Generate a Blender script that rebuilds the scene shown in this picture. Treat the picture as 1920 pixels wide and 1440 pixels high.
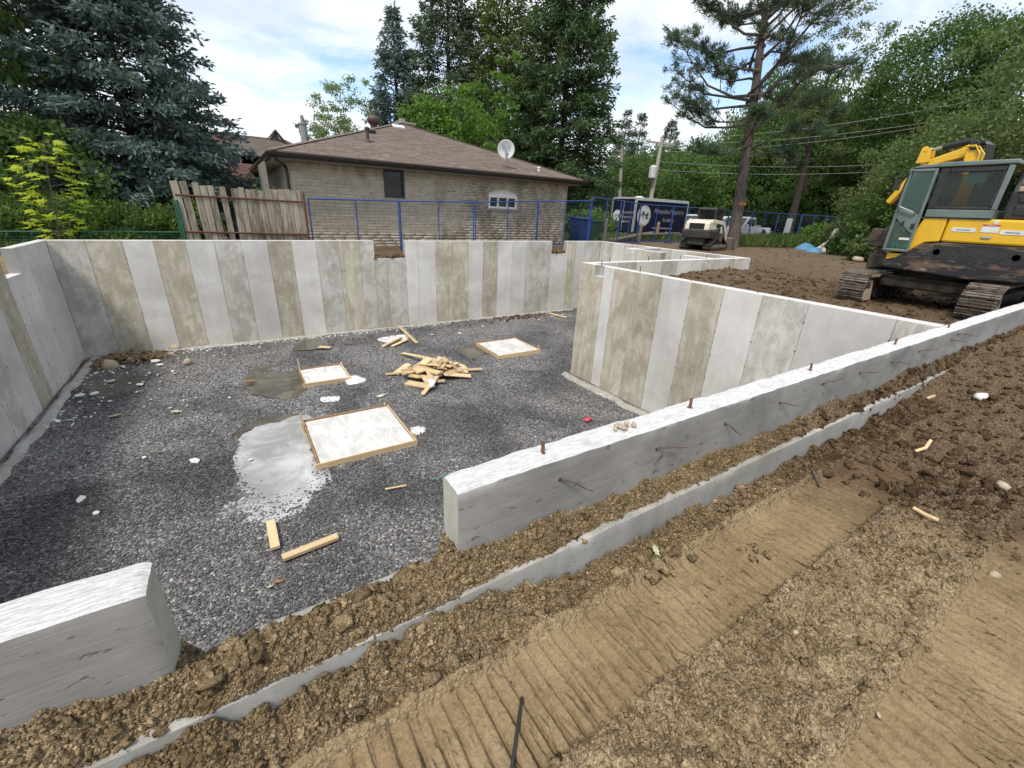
import bpy, bmesh, math, random
import numpy as np
from mathutils import Vector, Matrix, Euler, Quaternion
from mathutils import noise as mnoise
random.seed(7); np.random.seed(7)
PI = math.pi
R_ = math.radians
scene = bpy.context.scene
col = scene.collection
for o in list(bpy.data.objects): bpy.data.objects.remove(o)

# ------------------------------------------------------------------ camera
# the camera is the origin: x runs along the front foundation wall, y away from it, z up; z = -3.65 is the pit floor
F_PX, PITCH, ROLL, YAW = 797.7, R_(22.155), R_(2.568), R_(33.053)
Fh = Vector((math.sin(YAW), math.cos(YAW), 0)); Rh = Vector((math.cos(YAW), -math.sin(YAW), 0)); Uz = Vector((0, 0, 1))
fw = Fh*math.cos(PITCH) - Uz*math.sin(PITCH); up0 = Uz*math.cos(PITCH) + Fh*math.sin(PITCH)
rt = Rh*math.cos(ROLL) + up0*math.sin(ROLL); upv = up0*math.cos(ROLL) - Rh*math.sin(ROLL)
cam_d = bpy.data.cameras.new('camera'); cam = bpy.data.objects.new('camera', cam_d); col.objects.link(cam)
cam_d.sensor_width = 36.0; cam_d.lens = F_PX/1920*36.0; cam_d.clip_start = 0.05; cam_d.clip_end = 3000
m = Matrix.Identity(4)
for i in range(3): m[i][0] = rt[i]; m[i][1] = upv[i]; m[i][2] = -fw[i]
cam.matrix_world = m
scene.camera = cam
def ray(px, py): return rt*((px-960)/F_PX) - upv*((py-720)/F_PX) + fw
def atz(px, py, z): d = ray(px, py); return d*(z/d.z)
def aty(px, py, y): d = ray(px, py); return d*(y/d.y)
def atx(px, py, x): d = ray(px, py); return d*(x/d.x)

# ------------------------------------------------------------------ light
SUN_EL, SUN_AZ = 58, 238      # azimuth measured from +y towards +x
world = bpy.data.worlds.new('World'); scene.world = world; world.use_nodes = True
wn = world.node_tree; wn.nodes.clear()
def N(t, ty, **kw):
    n = t.nodes.new(ty)
    for k, v in kw.items(): setattr(n, k, v)
    return n
wo = N(wn, 'ShaderNodeOutputWorld'); bg = N(wn, 'ShaderNodeBackground'); bg.inputs['Strength'].default_value = 0.15
sky = N(wn, 'ShaderNodeTexSky', sky_type='NISHITA', sun_disc=False)
sky.sun_elevation = R_(SUN_EL); sky.sun_rotation = R_(SUN_AZ); sky.altitude = 150; sky.air_density = 1.0; sky.dust_density = 1.2
tcw = N(wn, 'ShaderNodeTexCoord'); sep = N(wn, 'ShaderNodeSeparateXYZ'); wn.links.new(tcw.outputs['Generated'], sep.inputs[0])
def M(t, op, a, b=None, c=None):
    n = N(t, 'ShaderNodeMath', operation=op)
    for i, v in enumerate((a, b, c)):
        if v is None: continue
        if isinstance(v, (int, float)): n.inputs[i].default_value = v
        else: t.links.new(v, n.inputs[i])
    return n.outputs[0]
zz = M(wn, 'ADD', M(wn, 'MAXIMUM', sep.outputs[2], 0.0), 0.16)
cmb = N(wn, 'ShaderNodeCombineXYZ')
wn.links.new(M(wn, 'DIVIDE', sep.outputs[0], zz), cmb.inputs[0]); wn.links.new(M(wn, 'DIVIDE', sep.outputs[1], zz), cmb.inputs[1])
def wnoise(scale, detail, rough, off, dist=0.0):
    mp = N(wn, 'ShaderNodeMapping'); mp.inputs['Location'].default_value = off; wn.links.new(cmb.outputs[0], mp.inputs[0])
    n = N(wn, 'ShaderNodeTexNoise'); n.inputs['Scale'].default_value = scale; n.inputs['Detail'].default_value = detail
    n.inputs['Roughness'].default_value = rough; n.inputs['Distortion'].default_value = dist
    wn.links.new(mp.outputs[0], n.inputs['Vector']); return n.outputs['Fac']
def ramp(t, fac, stops):
    r = N(t, 'ShaderNodeValToRGB'); e = r.color_ramp.elements
    while len(e) < len(stops): e.new(0.5)
    for q, (p, c) in zip(e, stops): q.position = p; q.color = (*c, 1) if len(c) == 3 else c
    t.links.new(fac, r.inputs[0]); return r.outputs[0]
big = wnoise(0.55, 3, 0.5, (3.1, 1.7, 0)); fine = wnoise(1.5, 7, 0.58, (0.6, 4.2, 0), 0.3)
cov = M(wn, 'ADD', M(wn, 'MULTIPLY', big, 0.75), M(wn, 'MULTIPLY', fine, 0.6))
cfac = ramp(wn, cov, [(0.545, (0, 0, 0)), (0.645, (.70, .70, .70)), (0.78, (1, 1, 1))])
cshade = ramp(wn, wnoise(1.1, 6, 0.6, (8.0, 2.0, 0)), [(0.32, (3.3, 3.55, 3.95)), (0.60, (5.2, 5.2, 5.2))])
mixc = N(wn, 'ShaderNodeMixRGB'); wn.links.new(cfac, mixc.inputs[0]); wn.links.new(sky.outputs[0], mixc.inputs[1]); wn.links.new(cshade, mixc.inputs[2])
wn.links.new(mixc.outputs[0], bg.inputs[0]); wn.links.new(bg.outputs[0], wo.inputs[0])
sd = bpy.data.lights.new('sun', 'SUN'); sd.energy = 2.0; sd.angle = R_(11); sd.color = (1.0, 0.93, 0.83)
sun = bpy.data.objects.new('sun', sd); col.objects.link(sun)
az, el = R_(SUN_AZ), R_(SUN_EL)
sdir = Vector((math.sin(az)*math.cos(el), math.cos(az)*math.cos(el), math.sin(el)))
sun.rotation_euler = sdir.to_track_quat('Z', 'Y').to_euler()
vs = scene.view_settings; vs.view_transform = 'Standard'; vs.look = 'None'; vs.gamma = 1.0; vs.exposure = 0.72; vs.use_curve_mapping = False
scene.cycles.max_bounces = 6; scene.cycles.diffuse_bounces = 3; scene.cycles.glossy_bounces = 3; scene.cycles.transmission_bounces = 4
scene.cycles.transparent_max_bounces = 8; scene.cycles.use_denoising = True; scene.cycles.caustics_reflective = False; scene.cycles.caustics_refractive = False

# ------------------------------------------------------------------ materials
MATS = {}
def sock(t, x, inp):
    if hasattr(x, 'is_linked') or hasattr(x, 'links'): t.links.new(x, inp)
    elif isinstance(x, (tuple, list)): inp.default_value = (*x, 1) if len(x) == 3 else x
    else: inp.default_value = x
class MT:
    def __init__(s, name):
        s.m = bpy.data.materials.new(name); s.m.use_nodes = True; s.t = s.m.node_tree
        s.b = s.t.nodes['Principled BSDF']; s.o = s.t.nodes['Material Output']; MATS[name] = s.m
        s.tc = N(s.t, 'ShaderNodeTexCoord'); s.geo = N(s.t, 'ShaderNodeNewGeometry'); s.oi = N(s.t, 'ShaderNodeObjectInfo')
        s.pos = s.geo.outputs['Position']
    def vec(s, v=None, scale=(1, 1, 1), loc=(0, 0, 0), rot=(0, 0, 0)):
        mp = N(s.t, 'ShaderNodeMapping'); s.t.links.new(v or s.pos, mp.inputs[0])
        mp.inputs['Scale'].default_value = scale; mp.inputs['Location'].default_value = loc; mp.inputs['Rotation'].default_value = rot
        return mp.outputs[0]
    def noise(s, scale, detail=4, rough=0.55, v=None, dist=0, out='Fac'):
        n = N(s.t, 'ShaderNodeTexNoise'); s.t.links.new(v or s.pos, n.inputs['Vector'])
        n.inputs['Scale'].default_value = scale; n.inputs['Detail'].default_value = detail; n.inputs['Roughness'].default_value = rough; n.inputs['Distortion'].default_value = dist
        return n.outputs[out]
    def voro(s, scale, feature='F1', out='Distance', v=None, rand=1.0):
        n = N(s.t, 'ShaderNodeTexVoronoi', feature=feature); s.t.links.new(v or s.pos, n.inputs['Vector'])
        n.inputs['Scale'].default_value = scale; n.inputs['Randomness'].default_value = rand; return n.outputs[out]
    def ramp(s, f, stops): return ramp(s.t, f, stops)
    def math(s, op, a, b=None, c=None): return M(s.t, op, a, b, c)
    def mix(s, f, a, b, blend='MIX'):
        n = N(s.t, 'ShaderNodeMixRGB', blend_type=blend); sock(s.t, f, n.inputs[0]); sock(s.t, a, n.inputs[1]); sock(s.t, b, n.inputs[2]); return n.outputs[0]
    def bump(s, h, strength=0.5, dist=0.01, prev=None):
        n = N(s.t, 'ShaderNodeBump'); n.inputs['Strength'].default_value = strength; n.inputs['Distance'].default_value = dist
        s.t.links.new(h, n.inputs['Height'])
        if prev is not None: s.t.links.new(prev, n.inputs['Normal'])
        return n.outputs[0]
    def hsv(s, c, h=0.5, sat=1.0, v=1.0):
        n = N(s.t, 'ShaderNodeHueSaturation'); sock(s.t, h, n.inputs['Hue']); sock(s.t, sat, n.inputs['Saturation']); sock(s.t, v, n.inputs['Value']); sock(s.t, c, n.inputs['Color']); return n.outputs[0]
    def rnd(s, lo, hi): return s.math('MULTIPLY_ADD', s.oi.outputs['Random'], hi-lo, lo)
    def fin(s, color=None, rough=None, normal=None, metal=None, spec=None, trans=None, ior=None, coat=None):
        I = s.b.inputs
        for v, k in ((color, 'Base Color'), (rough, 'Roughness'), (normal, 'Normal'), (metal, 'Metallic'), (spec, 'Specular IOR Level'), (trans, 'Transmission Weight'), (ior, 'IOR'), (coat, 'Coat Weight')):
            if v is not None: sock(s.t, v, I[k])
        return s.m
def plain(name, a, b=None, scale=6, rough=0.6, bump=0.15, bscale=40, metal=0, spec=None, vary=0.0, coat=None, dist=0.004):
    """paint, metal, plastic: two tones mottled by noise, a little relief and uneven gloss"""
    t = MT(name); b = b or tuple(x*0.8 for x in a)
    c = t.mix(t.ramp(t.noise(scale, 5, .6), [(.35, (0, 0, 0)), (.65, (1, 1, 1))]), a, b)
    if vary: c = t.hsv(c, v=t.rnd(1-vary, 1+vary))
    n = t.bump(t.noise(bscale, 4, .6), bump, dist) if bump else None
    r = t.math('MULTIPLY_ADD', t.noise(scale*2.3, 3), 0.3, rough-0.15)
    return t.fin(c, r, n, metal, spec, coat=coat)

def concrete(name, c0, c1, c2, stain=0.6, streak=0.5, pits=0.5, rough=0.8, rust=0.0, bumpk=0.35, blotch=1.0):
    t = MT(name)
    v = t.vec(t.pos, loc=(0, 0, 0))
    off = t.mix(1.0, v, t.math('MULTIPLY', t.oi.outputs['Random'], 37.0), 'ADD')       # each panel its own cut of the pattern
    sv = t.vec(off, scale=(6, 6, 0.55))
    st = t.ramp(t.noise(1.6, 6, .62, sv), [(.38, (0, 0, 0)), (.62, (1, 1, 1))])
    bl = t.ramp(t.noise(3.0*blotch, 10, .74, t.vec(off, scale=(1, 1, .75)), 0.5), [(.44, (0, 0, 0)), (.57, (1, 1, 1))])
    c = t.mix(t.math('MULTIPLY', bl, stain), c0, c1)
    c = t.mix(t.math('MULTIPLY', st, streak), c, c2)
    sp = t.ramp(t.noise(26, 5, .7, off), [(.60, (0, 0, 0)), (.70, (1, 1, 1))])
    c = t.mix(t.math('MULTIPLY', sp, 0.35*pits), c, tuple(x*0.42 for x in c2))
    pit = t.ramp(t.voro(16, v=off), [(.05, (0, 0, 0)), (.11, (1, 1, 1))])
    c = t.mix(t.math('MULTIPLY', t.math('SUBTRACT', 1.0, pit), 0.35*pits), c, tuple(x*0.4 for x in c2))
    if rust:
        rv = t.vec(off, scale=(9, 9, 1.6))
        ru = t.ramp(t.noise(1.0, 5, .6, rv), [(.66, (0, 0, 0)), (.74, (1, 1, 1))])
        c = t.mix(t.math('MULTIPLY', ru, rust), c, (.32, .15, .06))
    lg = t.ramp(t.noise(.7, 4, .6, t.vec(t.pos, scale=(1, 1, 1.6))), [(.35, (.84, .83, .81)), (.65, (1.06, 1.06, 1.06))])
    c = t.mix(1.0, c, lg, 'MULTIPLY'); c = t.hsv(c, v=t.rnd(.90, 1.08))
    h = t.math('ADD', t.noise(60, 6, .7, off), t.math('MULTIPLY', pit, 0.8))
    return t.fin(c, t.math('MULTIPLY_ADD', bl, -.12, rough), t.bump(h, bumpk, .006), spec=.35)
concrete('concrete_smooth', (.655, .64, .61), (.595, .58, .55), (.54, .525, .49), .8, .3, .35)
concrete('concrete_mottled', (.64, .625, .585), (.44, .42, .37), (.40, .38, .33), .95, .5, 1.2, rust=.3)
concrete('concrete_beige', (.61, .575, .485), (.425, .385, .295), (.37, .33, .25), .95, .6, 1.3, rust=.65)
concrete('concrete_core', (.38, .38, .36), (.31, .31, .285), (.27, .26, .24), .7, .5, .8)
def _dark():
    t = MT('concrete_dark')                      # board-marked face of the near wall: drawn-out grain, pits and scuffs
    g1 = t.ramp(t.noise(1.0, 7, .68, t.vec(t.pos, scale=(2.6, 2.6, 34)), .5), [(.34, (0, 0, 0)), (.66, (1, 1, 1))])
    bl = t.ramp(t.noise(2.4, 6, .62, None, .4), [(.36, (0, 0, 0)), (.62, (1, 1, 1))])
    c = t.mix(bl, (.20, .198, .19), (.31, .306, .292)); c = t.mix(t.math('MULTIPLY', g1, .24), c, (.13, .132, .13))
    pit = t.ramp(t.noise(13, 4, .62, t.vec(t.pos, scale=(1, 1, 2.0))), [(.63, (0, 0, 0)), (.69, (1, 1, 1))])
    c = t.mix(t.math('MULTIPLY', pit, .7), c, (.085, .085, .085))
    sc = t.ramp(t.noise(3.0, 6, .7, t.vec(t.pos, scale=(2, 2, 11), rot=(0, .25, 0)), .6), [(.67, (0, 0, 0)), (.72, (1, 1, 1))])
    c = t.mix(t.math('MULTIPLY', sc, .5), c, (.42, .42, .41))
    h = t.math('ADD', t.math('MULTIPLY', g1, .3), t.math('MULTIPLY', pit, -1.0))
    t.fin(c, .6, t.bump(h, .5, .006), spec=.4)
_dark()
concrete('concrete_end', (.40, .40, .35), (.30, .30, .26), (.36, .36, .30), .7, .6, .7)
concrete('concrete_footing', (.46, .45, .42), (.36, .345, .31), (.25, .235, .2), .9, .6, 1.0, bumpk=.8, blotch=2.2)
def _top():
    t = MT('concrete_top')
    wv = t.vec(t.pos, scale=(.5, 1.6, 1))
    wv = t.vec(t.pos, scale=(.28, 1.7, 1)); n1 = t.noise(62, 6, .72, wv, .5); n2 = t.noise(6, 8, .75)
    c = t.mix(t.ramp(n1, [(.38, (0, 0, 0)), (.56, (1, 1, 1))]), (.50, .495, .48), (.70, .695, .68))
    c = t.mix(t.ramp(n2, [(.54, (0, 0, 0)), (.70, (1, 1, 1))]), c, (.44, .425, .39))
    return t.fin(c, .75, t.bump(n1, .9, .01), spec=.3)
_top()
plain('concrete_white', (.78, .78, .77), (.60, .59, .55), 5, .6, .3, 30)
def _slab():
    t = MT('slab_wet')
    n = t.ramp(t.noise(2.6, 10, .72, t.vec(t.pos, scale=(1.6, .7, 1), rot=(0, 0, .5)), 1.2), [(.40, (0, 0, 0)), (.62, (1, 1, 1))])
    c = t.mix(n, (.72, .715, .70), (.50, .49, .455)); c = t.mix(t.ramp(t.noise(30, 5, .7), [(.62, (0, 0, 0)), (.7, (.6, .6, .6))]), c, (.3, .29, .27))
    return t.fin(c, t.math('MULTIPLY_ADD', n, -.2, .55), t.bump(t.noise(18, 5), .2, .006), spec=.5)
_slab()
def _gravel():
    t = MT('gravel')
    v = t.voro(46, out='Color'); d = t.voro(46)
    g = t.ramp(t.math('ADD', N2(t, v), 0.0), [(0, (.05, .049, .048)), (.5, (.135, .132, .13)), (.88, (.24, .235, .23)), (1, (.5, .49, .47))])
    wet = t.ramp(t.noise(.55, 5, .6, None, .5), [(.42, (1.08, 1.08, 1.08)), (.60, (.50, .50, .51))])
    pale = t.ramp(t.noise(.8, 5, .65, t.vec(t.pos, loc=(5, 3, 0))), [(.58, (0, 0, 0)), (.72, (1, 1, 1))])
    c = t.mix(t.math('MULTIPLY', pale, .35), g, (.26, .245, .22))
    c = t.mix(1.0, c, wet, 'MULTIPLY')
    return t.fin(c, .72, t.bump(t.math('MULTIPLY', d, -1), .8, .02), spec=.4)
def N2(t, c):
    n = N(t.t, 'ShaderNodeSeparateColor'); t.t.links.new(c, n.inputs[0]); return n.outputs[0]
_gravel()
def _stone(name, lo, mid, hi, rough=.7, wetpatch=True, attr=True):
    """loose stones: tone of each stone from a per-face attribute"""
    t = MT(name); a = N(t.t, 'ShaderNodeAttribute', attribute_name='tone')
    c = t.ramp(a.outputs['Fac'], [(0, lo), (.62, mid), (.93, hi), (1, tuple(min(.6, x*1.6) for x in hi))])
    if wetpatch:
        wet = t.ramp(t.noise(.55, 5, .6, None, .5), [(.42, (1.08, 1.08, 1.08)), (.60, (.50, .50, .51))]); c = t.mix(1.0, c, wet, 'MULTIPLY')
    c = t.mix(t.math('MULTIPLY', t.noise(90, 3), .4), c, tuple(x*.6 for x in mid))
    return t.fin(c, rough, t.bump(t.noise(150, 3), .3, .003), spec=.45)
_stone('gravel_stone', (.055, .054, .052), (.175, .172, .167), (.30, .295, .285))
def dirt_color(t):
    """tan trodden soil near the camera, damp dark topsoil towards the excavator; patches follow noise, not light"""
    sx = N(t.t, 'ShaderNodeSeparateXYZ'); t.t.links.new(t.pos, sx.inputs[0])
    w = t.math('ADD', sx.outputs[0], t.math('MULTIPLY', t.math('SUBTRACT', t.noise(.9, 5, .6), .5), 3.4))
    dark = t.ramp(t.math('MULTIPLY', w, .1), [(.26, (0, 0, 0)), (.40, (1, 1, 1))])
    far = t.ramp(t.math('MULTIPLY', w, .01), [(.125, (0, 0, 0)), (.20, (1, 1, 1))])
    n = t.ramp(t.noise(3.2, 6, .65), [(.36, (0, 0, 0)), (.64, (1, 1, 1))])
    tan = t.mix(n, (.25, .182, .098), (.355, .268, .158))
    drk = t.mix(n, (.085, .053, .028), (.145, .096, .053))
    fr = t.mix(n, (.12, .082, .05), (.19, .14, .09))
    c = t.mix(dark, tan, drk); return t.mix(far, c, fr)
def _dirt():
    t = MT('dirt'); c = dirt_color(t); pr = N(t.t, 'ShaderNodeAttribute', attribute_name='press').outputs['Fac']; loose = t.math('SUBTRACT', 1.0, t.math('MULTIPLY', pr, .75)); c0 = t.mix(t.ramp(t.noise(7, 6, .7, None, .5), [(.4, (0, 0, 0)), (.65, (1, 1, 1))]), c, t.mix(.25, c, (.30, .22, .13)))
    c = t.mix(t.ramp(t.noise(55, 4, .7), [(.45, (0, 0, 0)), (.7, (.6, .6, .6))]), c, (.40, .33, .22))
    c = t.mix(t.ramp(t.noise(24, 5, .7), [(.3, (.55, .55, .55)), (.5, (0, 0, 0))]), c, (.07, .048, .028))
    cell = t.ramp(N2(t, t.voro(150, out='Color')), [(0, (.70, .69, .68)), (.6, (1, 1, 1)), (1, (1.45, 1.45, 1.45))]); c = t.mix(1.0, c, cell, 'MULTIPLY'); c = t.mix(loose, t.mix(1.0, c0, (.70, .68, .65), 'MULTIPLY'), c)
    cv = t.vec(t.mix(.035, t.pos, t.noise(9, 4, .6, out='Color')), scale=(17, 5.5, 5)); ck = N(t.t, 'ShaderNodeTexVoronoi', feature='DISTANCE_TO_EDGE'); t.t.links.new(cv, ck.inputs['Vector']); ck.inputs['Scale'].default_value = 1.0
    crack = t.math('MULTIPLY', t.ramp(ck.outputs['Distance'], [(.0, (1, 1, 1)), (.09, (0, 0, 0))]), t.math('MULTIPLY', pr, t.ramp(t.noise(4, 4, .6), [(.40, (0, 0, 0)), (.56, (1, 1, 1))])))
    h = t.math('ADD', t.noise(24, 3, .6), t.math('MULTIPLY', t.voro(60), -.9)); h = t.math('ADD', h, t.math('MULTIPLY', t.voro(190), -.3))
    h = t.math('SUBTRACT', t.math('MULTIPLY', h, loose), t.math('MULTIPLY', crack, .35)); return t.fin(c, .9, t.bump(h, 1.0, .022), spec=.2)
_dirt()
def _clod():
    t = MT('clod'); a = N(t.t, 'ShaderNodeAttribute', attribute_name='tone'); c = dirt_color(t)
    c = t.mix(1.0, c, t.ramp(a.outputs['Fac'], [(0, (.66, .64, .62)), (.6, (1.0, 1.0, 1.0)), (.95, (1.25, 1.25, 1.25)), (1, (1.9, 1.95, 2.0))]), 'MULTIPLY')
    cell = t.ramp(N2(t, t.voro(170, out='Color')), [(0, (.72, .71, .70)), (.6, (1, 1, 1)), (1, (1.4, 1.4, 1.4))]); c = t.mix(1.0, c, cell, 'MULTIPLY')
    h = t.math('ADD', t.noise(80, 6, .75), t.math('MULTIPLY', t.voro(130), -.7)); return t.fin(c, .92, t.bump(h, 1.0, .014), spec=.15)
_clod()
def _wood(name, a, b, scale=1.0, knots=True, grey=0.0, vary=.24, rough=.75):
    t = MT(name); v = t.tc.outputs['Object']
    gv = t.vec(v, scale=(3*scale, 30*scale, 30*scale))
    g = t.ramp(t.noise(1.5, 6, .65, gv, .4), [(.35, (0, 0, 0)), (.65, (1, 1, 1))])
    c = t.mix(g, a, b)
    k = t.ramp(t.noise(5*scale, 3, .5), [(.66, (0, 0, 0)), (.74, (1, 1, 1))])
    c = t.mix(t.math('MULTIPLY', k, .5), c, tuple(x*.45 for x in b))
    c = t.hsv(c, v=t.rnd(1-vary, 1+vary))
    return t.fin(c, rough, t.bump(g, .3, .004), spec=.3)
_wood('lumber', (.64, .50, .31), (.52, .38, .21))
_wood('lumber_wet', (.34, .21, .105), (.25, .14, .065))
def _picket():
    t = MT('fence_wood'); v = t.vec(t.pos, scale=(14, 14, 1.1))
    off = t.mix(1.0, v, t.math('MULTIPLY', t.oi.outputs['Random'], 37.0), 'ADD')
    g = t.ramp(t.noise(1.4, 6, .65, off, .4), [(.35, (0, 0, 0)), (.65, (1, 1, 1))])
    c = t.mix(g, (.37, .335, .27), (.23, .205, .16))
    dk = t.ramp(t.noise(.9, 6, .66, t.vec(t.pos, scale=(6, 6, 1.2))), [(.47, (0, 0, 0)), (.62, (1, 1, 1))])
    c = t.mix(t.math('MULTIPLY', dk, .75), c, (.085, .065, .05)); c = t.hsv(c, v=t.rnd(.85, 1.12))
    return t.fin(c, .85, t.bump(g, .4, .006), spec=.2)
_picket()
plain('rebar', (.20, .085, .04), (.10, .05, .03), 30, .85, .5, 120)
plain('tie_wire', (.16, .11, .085), (.09, .06, .045), 30, .7, .3, 120, .3)
plain('rust_steel', (.16, .055, .03), (.08, .035, .022), 12, .75, .3, 60, .2)
plain('blue_steel', (.022, .075, .30), (.018, .05, .2), 7, .45, .15, 50, vary=.1)
plain('mesh_wire', (.035, .055, .12), (.03, .04, .08), 7, .5, 0)
plain('green_steel', (.015, .11, .06), (.012, .07, .045), 7, .45, .1, 50)
plain('black_steel', (.018, .018, .02), (.03, .03, .032), 9, .45, .1, 50)
plain('plastic_black', (.016, .016, .017), (.03, .03, .03), 9, .5, .1, 80)
plain('red_plastic', (.62, .05, .08), (.5, .1, .1), 9, .4, .1)
plain('white_paint', (.74, .74, .72), (.66, .66, .64), 5, .5, .1, 40)
plain('leaf_litter', (.45, .2, .06), (.3, .12, .05), 20, .7, .3)
plain('pale_leaf', (.5, .52, .36), (.4, .42, .26), 20, .6, .3)
plain('string_green', (.1, .4, .28), None, 9, .6, 0)
plain('pebble_stone', (.46, .38, .27), (.34, .28, .2), 9, .8, .4)

# ------------------------------------------------------------------ mesh helpers
ORG = {}
class MB:
    def __init__(s): s.v = []; s.f = []; s.mi = []; s.cur = 0
    def add(s, vs, fs, mi=None):
        n = len(s.v); s.v += [tuple(p) for p in vs]
        for f in fs: s.f.append(tuple(i+n for i in f)); s.mi.append(s.cur if mi is None else mi)
        return s
    def box(s, c, d, rot=None, mi=None, taper=None):
        x, y, z = d[0]/2, d[1]/2, d[2]/2; k = taper or (1, 1)
        p = [(-x, -y, -z), (x, -y, -z), (x, y, -z), (-x, y, -z), (-x*k[0], -y*k[1], z), (x*k[0], -y*k[1], z), (x*k[0], y*k[1], z), (-x*k[0], y*k[1], z)]
        q = rot if isinstance(rot, Matrix) else (Euler(rot).to_matrix() if rot else None)
        p = [((q @ Vector(a)) if q else Vector(a)) + Vector(c) for a in p]
        return s.add(p, [(0, 3, 2, 1), (4, 5, 6, 7), (0, 1, 5, 4), (1, 2, 6, 5), (2, 3, 7, 6), (3, 0, 4, 7)], mi)
    def bb(s, x0, x1, y0, y1, z0, z1, mi=None): return s.box(((x0+x1)/2, (y0+y1)/2, (z0+z1)/2), (x1-x0, y1-y0, z1-z0), None, mi)
    def beam(s, a, b, w, h, mi=None, upd=(0, 0, 1)):
        a, b = Vector(a), Vector(b); d = (b-a); L = d.length; d.normalize(); u = Vector(upd)
        if abs(d.dot(u)) > .97: u = Vector((0, 1, 0))
        sx = d.cross(u).normalized(); sz = sx.cross(d)
        return s.box((a+b)/2, (L, w, h), Matrix((d, sx, sz)).transposed(), mi)
    def tube(s, pts, r, n=8, mi=None, cap=True):
        pts = [Vector(p) for p in pts]; k = len(pts); rr = r if isinstance(r, (list, tuple)) else [r]*k
        vs = []; prev = None
        for i, p in enumerate(pts):
            d = (pts[min(i+1, k-1)] - pts[max(i-1, 0)]).normalized()
            if prev is None:
                u = Vector((0, 0, 1)) if abs(d.z) < .9 else Vector((1, 0, 0)); sx = d.cross(u).normalized()
            else: sx = (prev - d*prev.dot(d)).normalized()
            prev = sx; sy = d.cross(sx)
            vs += [p + (sx*math.cos(2*PI*j/n) + sy*math.sin(2*PI*j/n))*rr[i] for j in range(n)]
        fs = [(i*n+j, i*n+(j+1) % n, (i+1)*n+(j+1) % n, (i+1)*n+j) for i in range(k-1) for j in range(n)]
        if cap: fs += [tuple(range(n))[::-1], tuple((k-1)*n+j for j in range(n))]
        return s.add(vs, fs, mi)
    def cyl(s, a, b, r0, r1=None, n=16, mi=None): return s.tube([a, b], [r0, r0 if r1 is None else r1], n, mi)
    def lathe(s, c, prof, n=20, axis=(0, 0, 1), mi=None):
        q = Vector(axis).to_track_quat('Z', 'Y').to_matrix(); vs = []
        for r, h in prof: vs += [q @ Vector((r*math.cos(2*PI*j/n), r*math.sin(2*PI*j/n), h)) + Vector(c) for j in range(n)]
        k = len(prof); fs = [(i*n+j, i*n+(j+1) % n, (i+1)*n+(j+1) % n, (i+1)*n+j) for i in range(k-1) for j in range(n)]
        fs += [tuple(range(n))[::-1], tuple((k-1)*n+j for j in range(n))]
        return s.add(vs, fs, mi)
    def prism(s, poly, o, ax, ay, az, h, mi=None):
        """poly in the plane (ax, ay) at o, pushed h along az"""
        ax, ay, az, o = Vector(ax), Vector(ay), Vector(az), Vector(o); n = len(poly)
        vs = [o + ax*p[0] + ay*p[1] for p in poly] + [o + ax*p[0] + ay*p[1] + az*h for p in poly]
        return s.add(vs, [tuple(range(n))[::-1], tuple(range(n, 2*n))] + [(i, (i+1) % n, n+(i+1) % n, n+i) for i in range(n)], mi)
    def quad(s, a, b, c, d, mi=None): return s.add([a, b, c, d], [(0, 1, 2, 3)], mi)
    def build(s, name, mats, parent=None, smooth=False, bevel=0, seg=1, off=None, fixn=True):
        me = bpy.data.meshes.new(name); o3 = Vector(off or (0, 0, 0))
        if parent is not None and off is None: o3 = Vector(ORG.get(parent.name, (0, 0, 0)))
        me.from_pydata([tuple(Vector(p)-o3) for p in s.v], [], s.f)
        if isinstance(mats, str): mats = [mats]
        for mm in mats: me.materials.append(MATS[mm])
        me.polygons.foreach_set('material_index', s.mi)
        if fixn:
            bm = bmesh.new(); bm.from_mesh(me); bmesh.ops.recalc_face_normals(bm, faces=bm.faces)
            if bevel:
                es = [e for e in bm.edges if len(e.link_faces) == 2 and e.calc_face_angle(0) > .5]
                bmesh.ops.bevel(bm, geom=es, offset=bevel, segments=seg, affect='EDGES', clamp_overlap=True, profile=.5)
            bm.to_mesh(me); bm.free()
        if smooth: me.polygons.foreach_set('use_smooth', [True]*len(me.polygons))
        if smooth == 'auto': me.set_sharp_from_angle(angle=R_(40))
        ob = bpy.data.objects.new(name, me); col.objects.link(ob)
        if parent is not None:
            ob.parent = parent
            if parent.name in ORG: ORG[ob.name] = ORG[parent.name]
        else: ob.location = o3
        return ob
def tag(o, label, cat, group=None, kind=None):
    if label: o['label'] = label
    if cat: o['category'] = cat
    if group: o['group'] = group
    if kind: o['kind'] = kind
    return o
def thing(name, label, cat, loc=(0, 0, 0), rz=0.0, group=None, world=False):
    """an Empty at the thing's base; with world=True its parts are given in world coordinates"""
    o = bpy.data.objects.new(name, None); col.objects.link(o); o.location = loc; o.rotation_euler = (0, 0, rz); o.empty_display_size = .2
    if world: ORG[o.name] = tuple(loc)
    return tag(o, label, cat, group)
def copy_tree(o, parent=None):
    c = o.copy(); col.objects.link(c); c.parent = parent
    for ch in o.children: copy_tree(ch, c)
    return c
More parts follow.
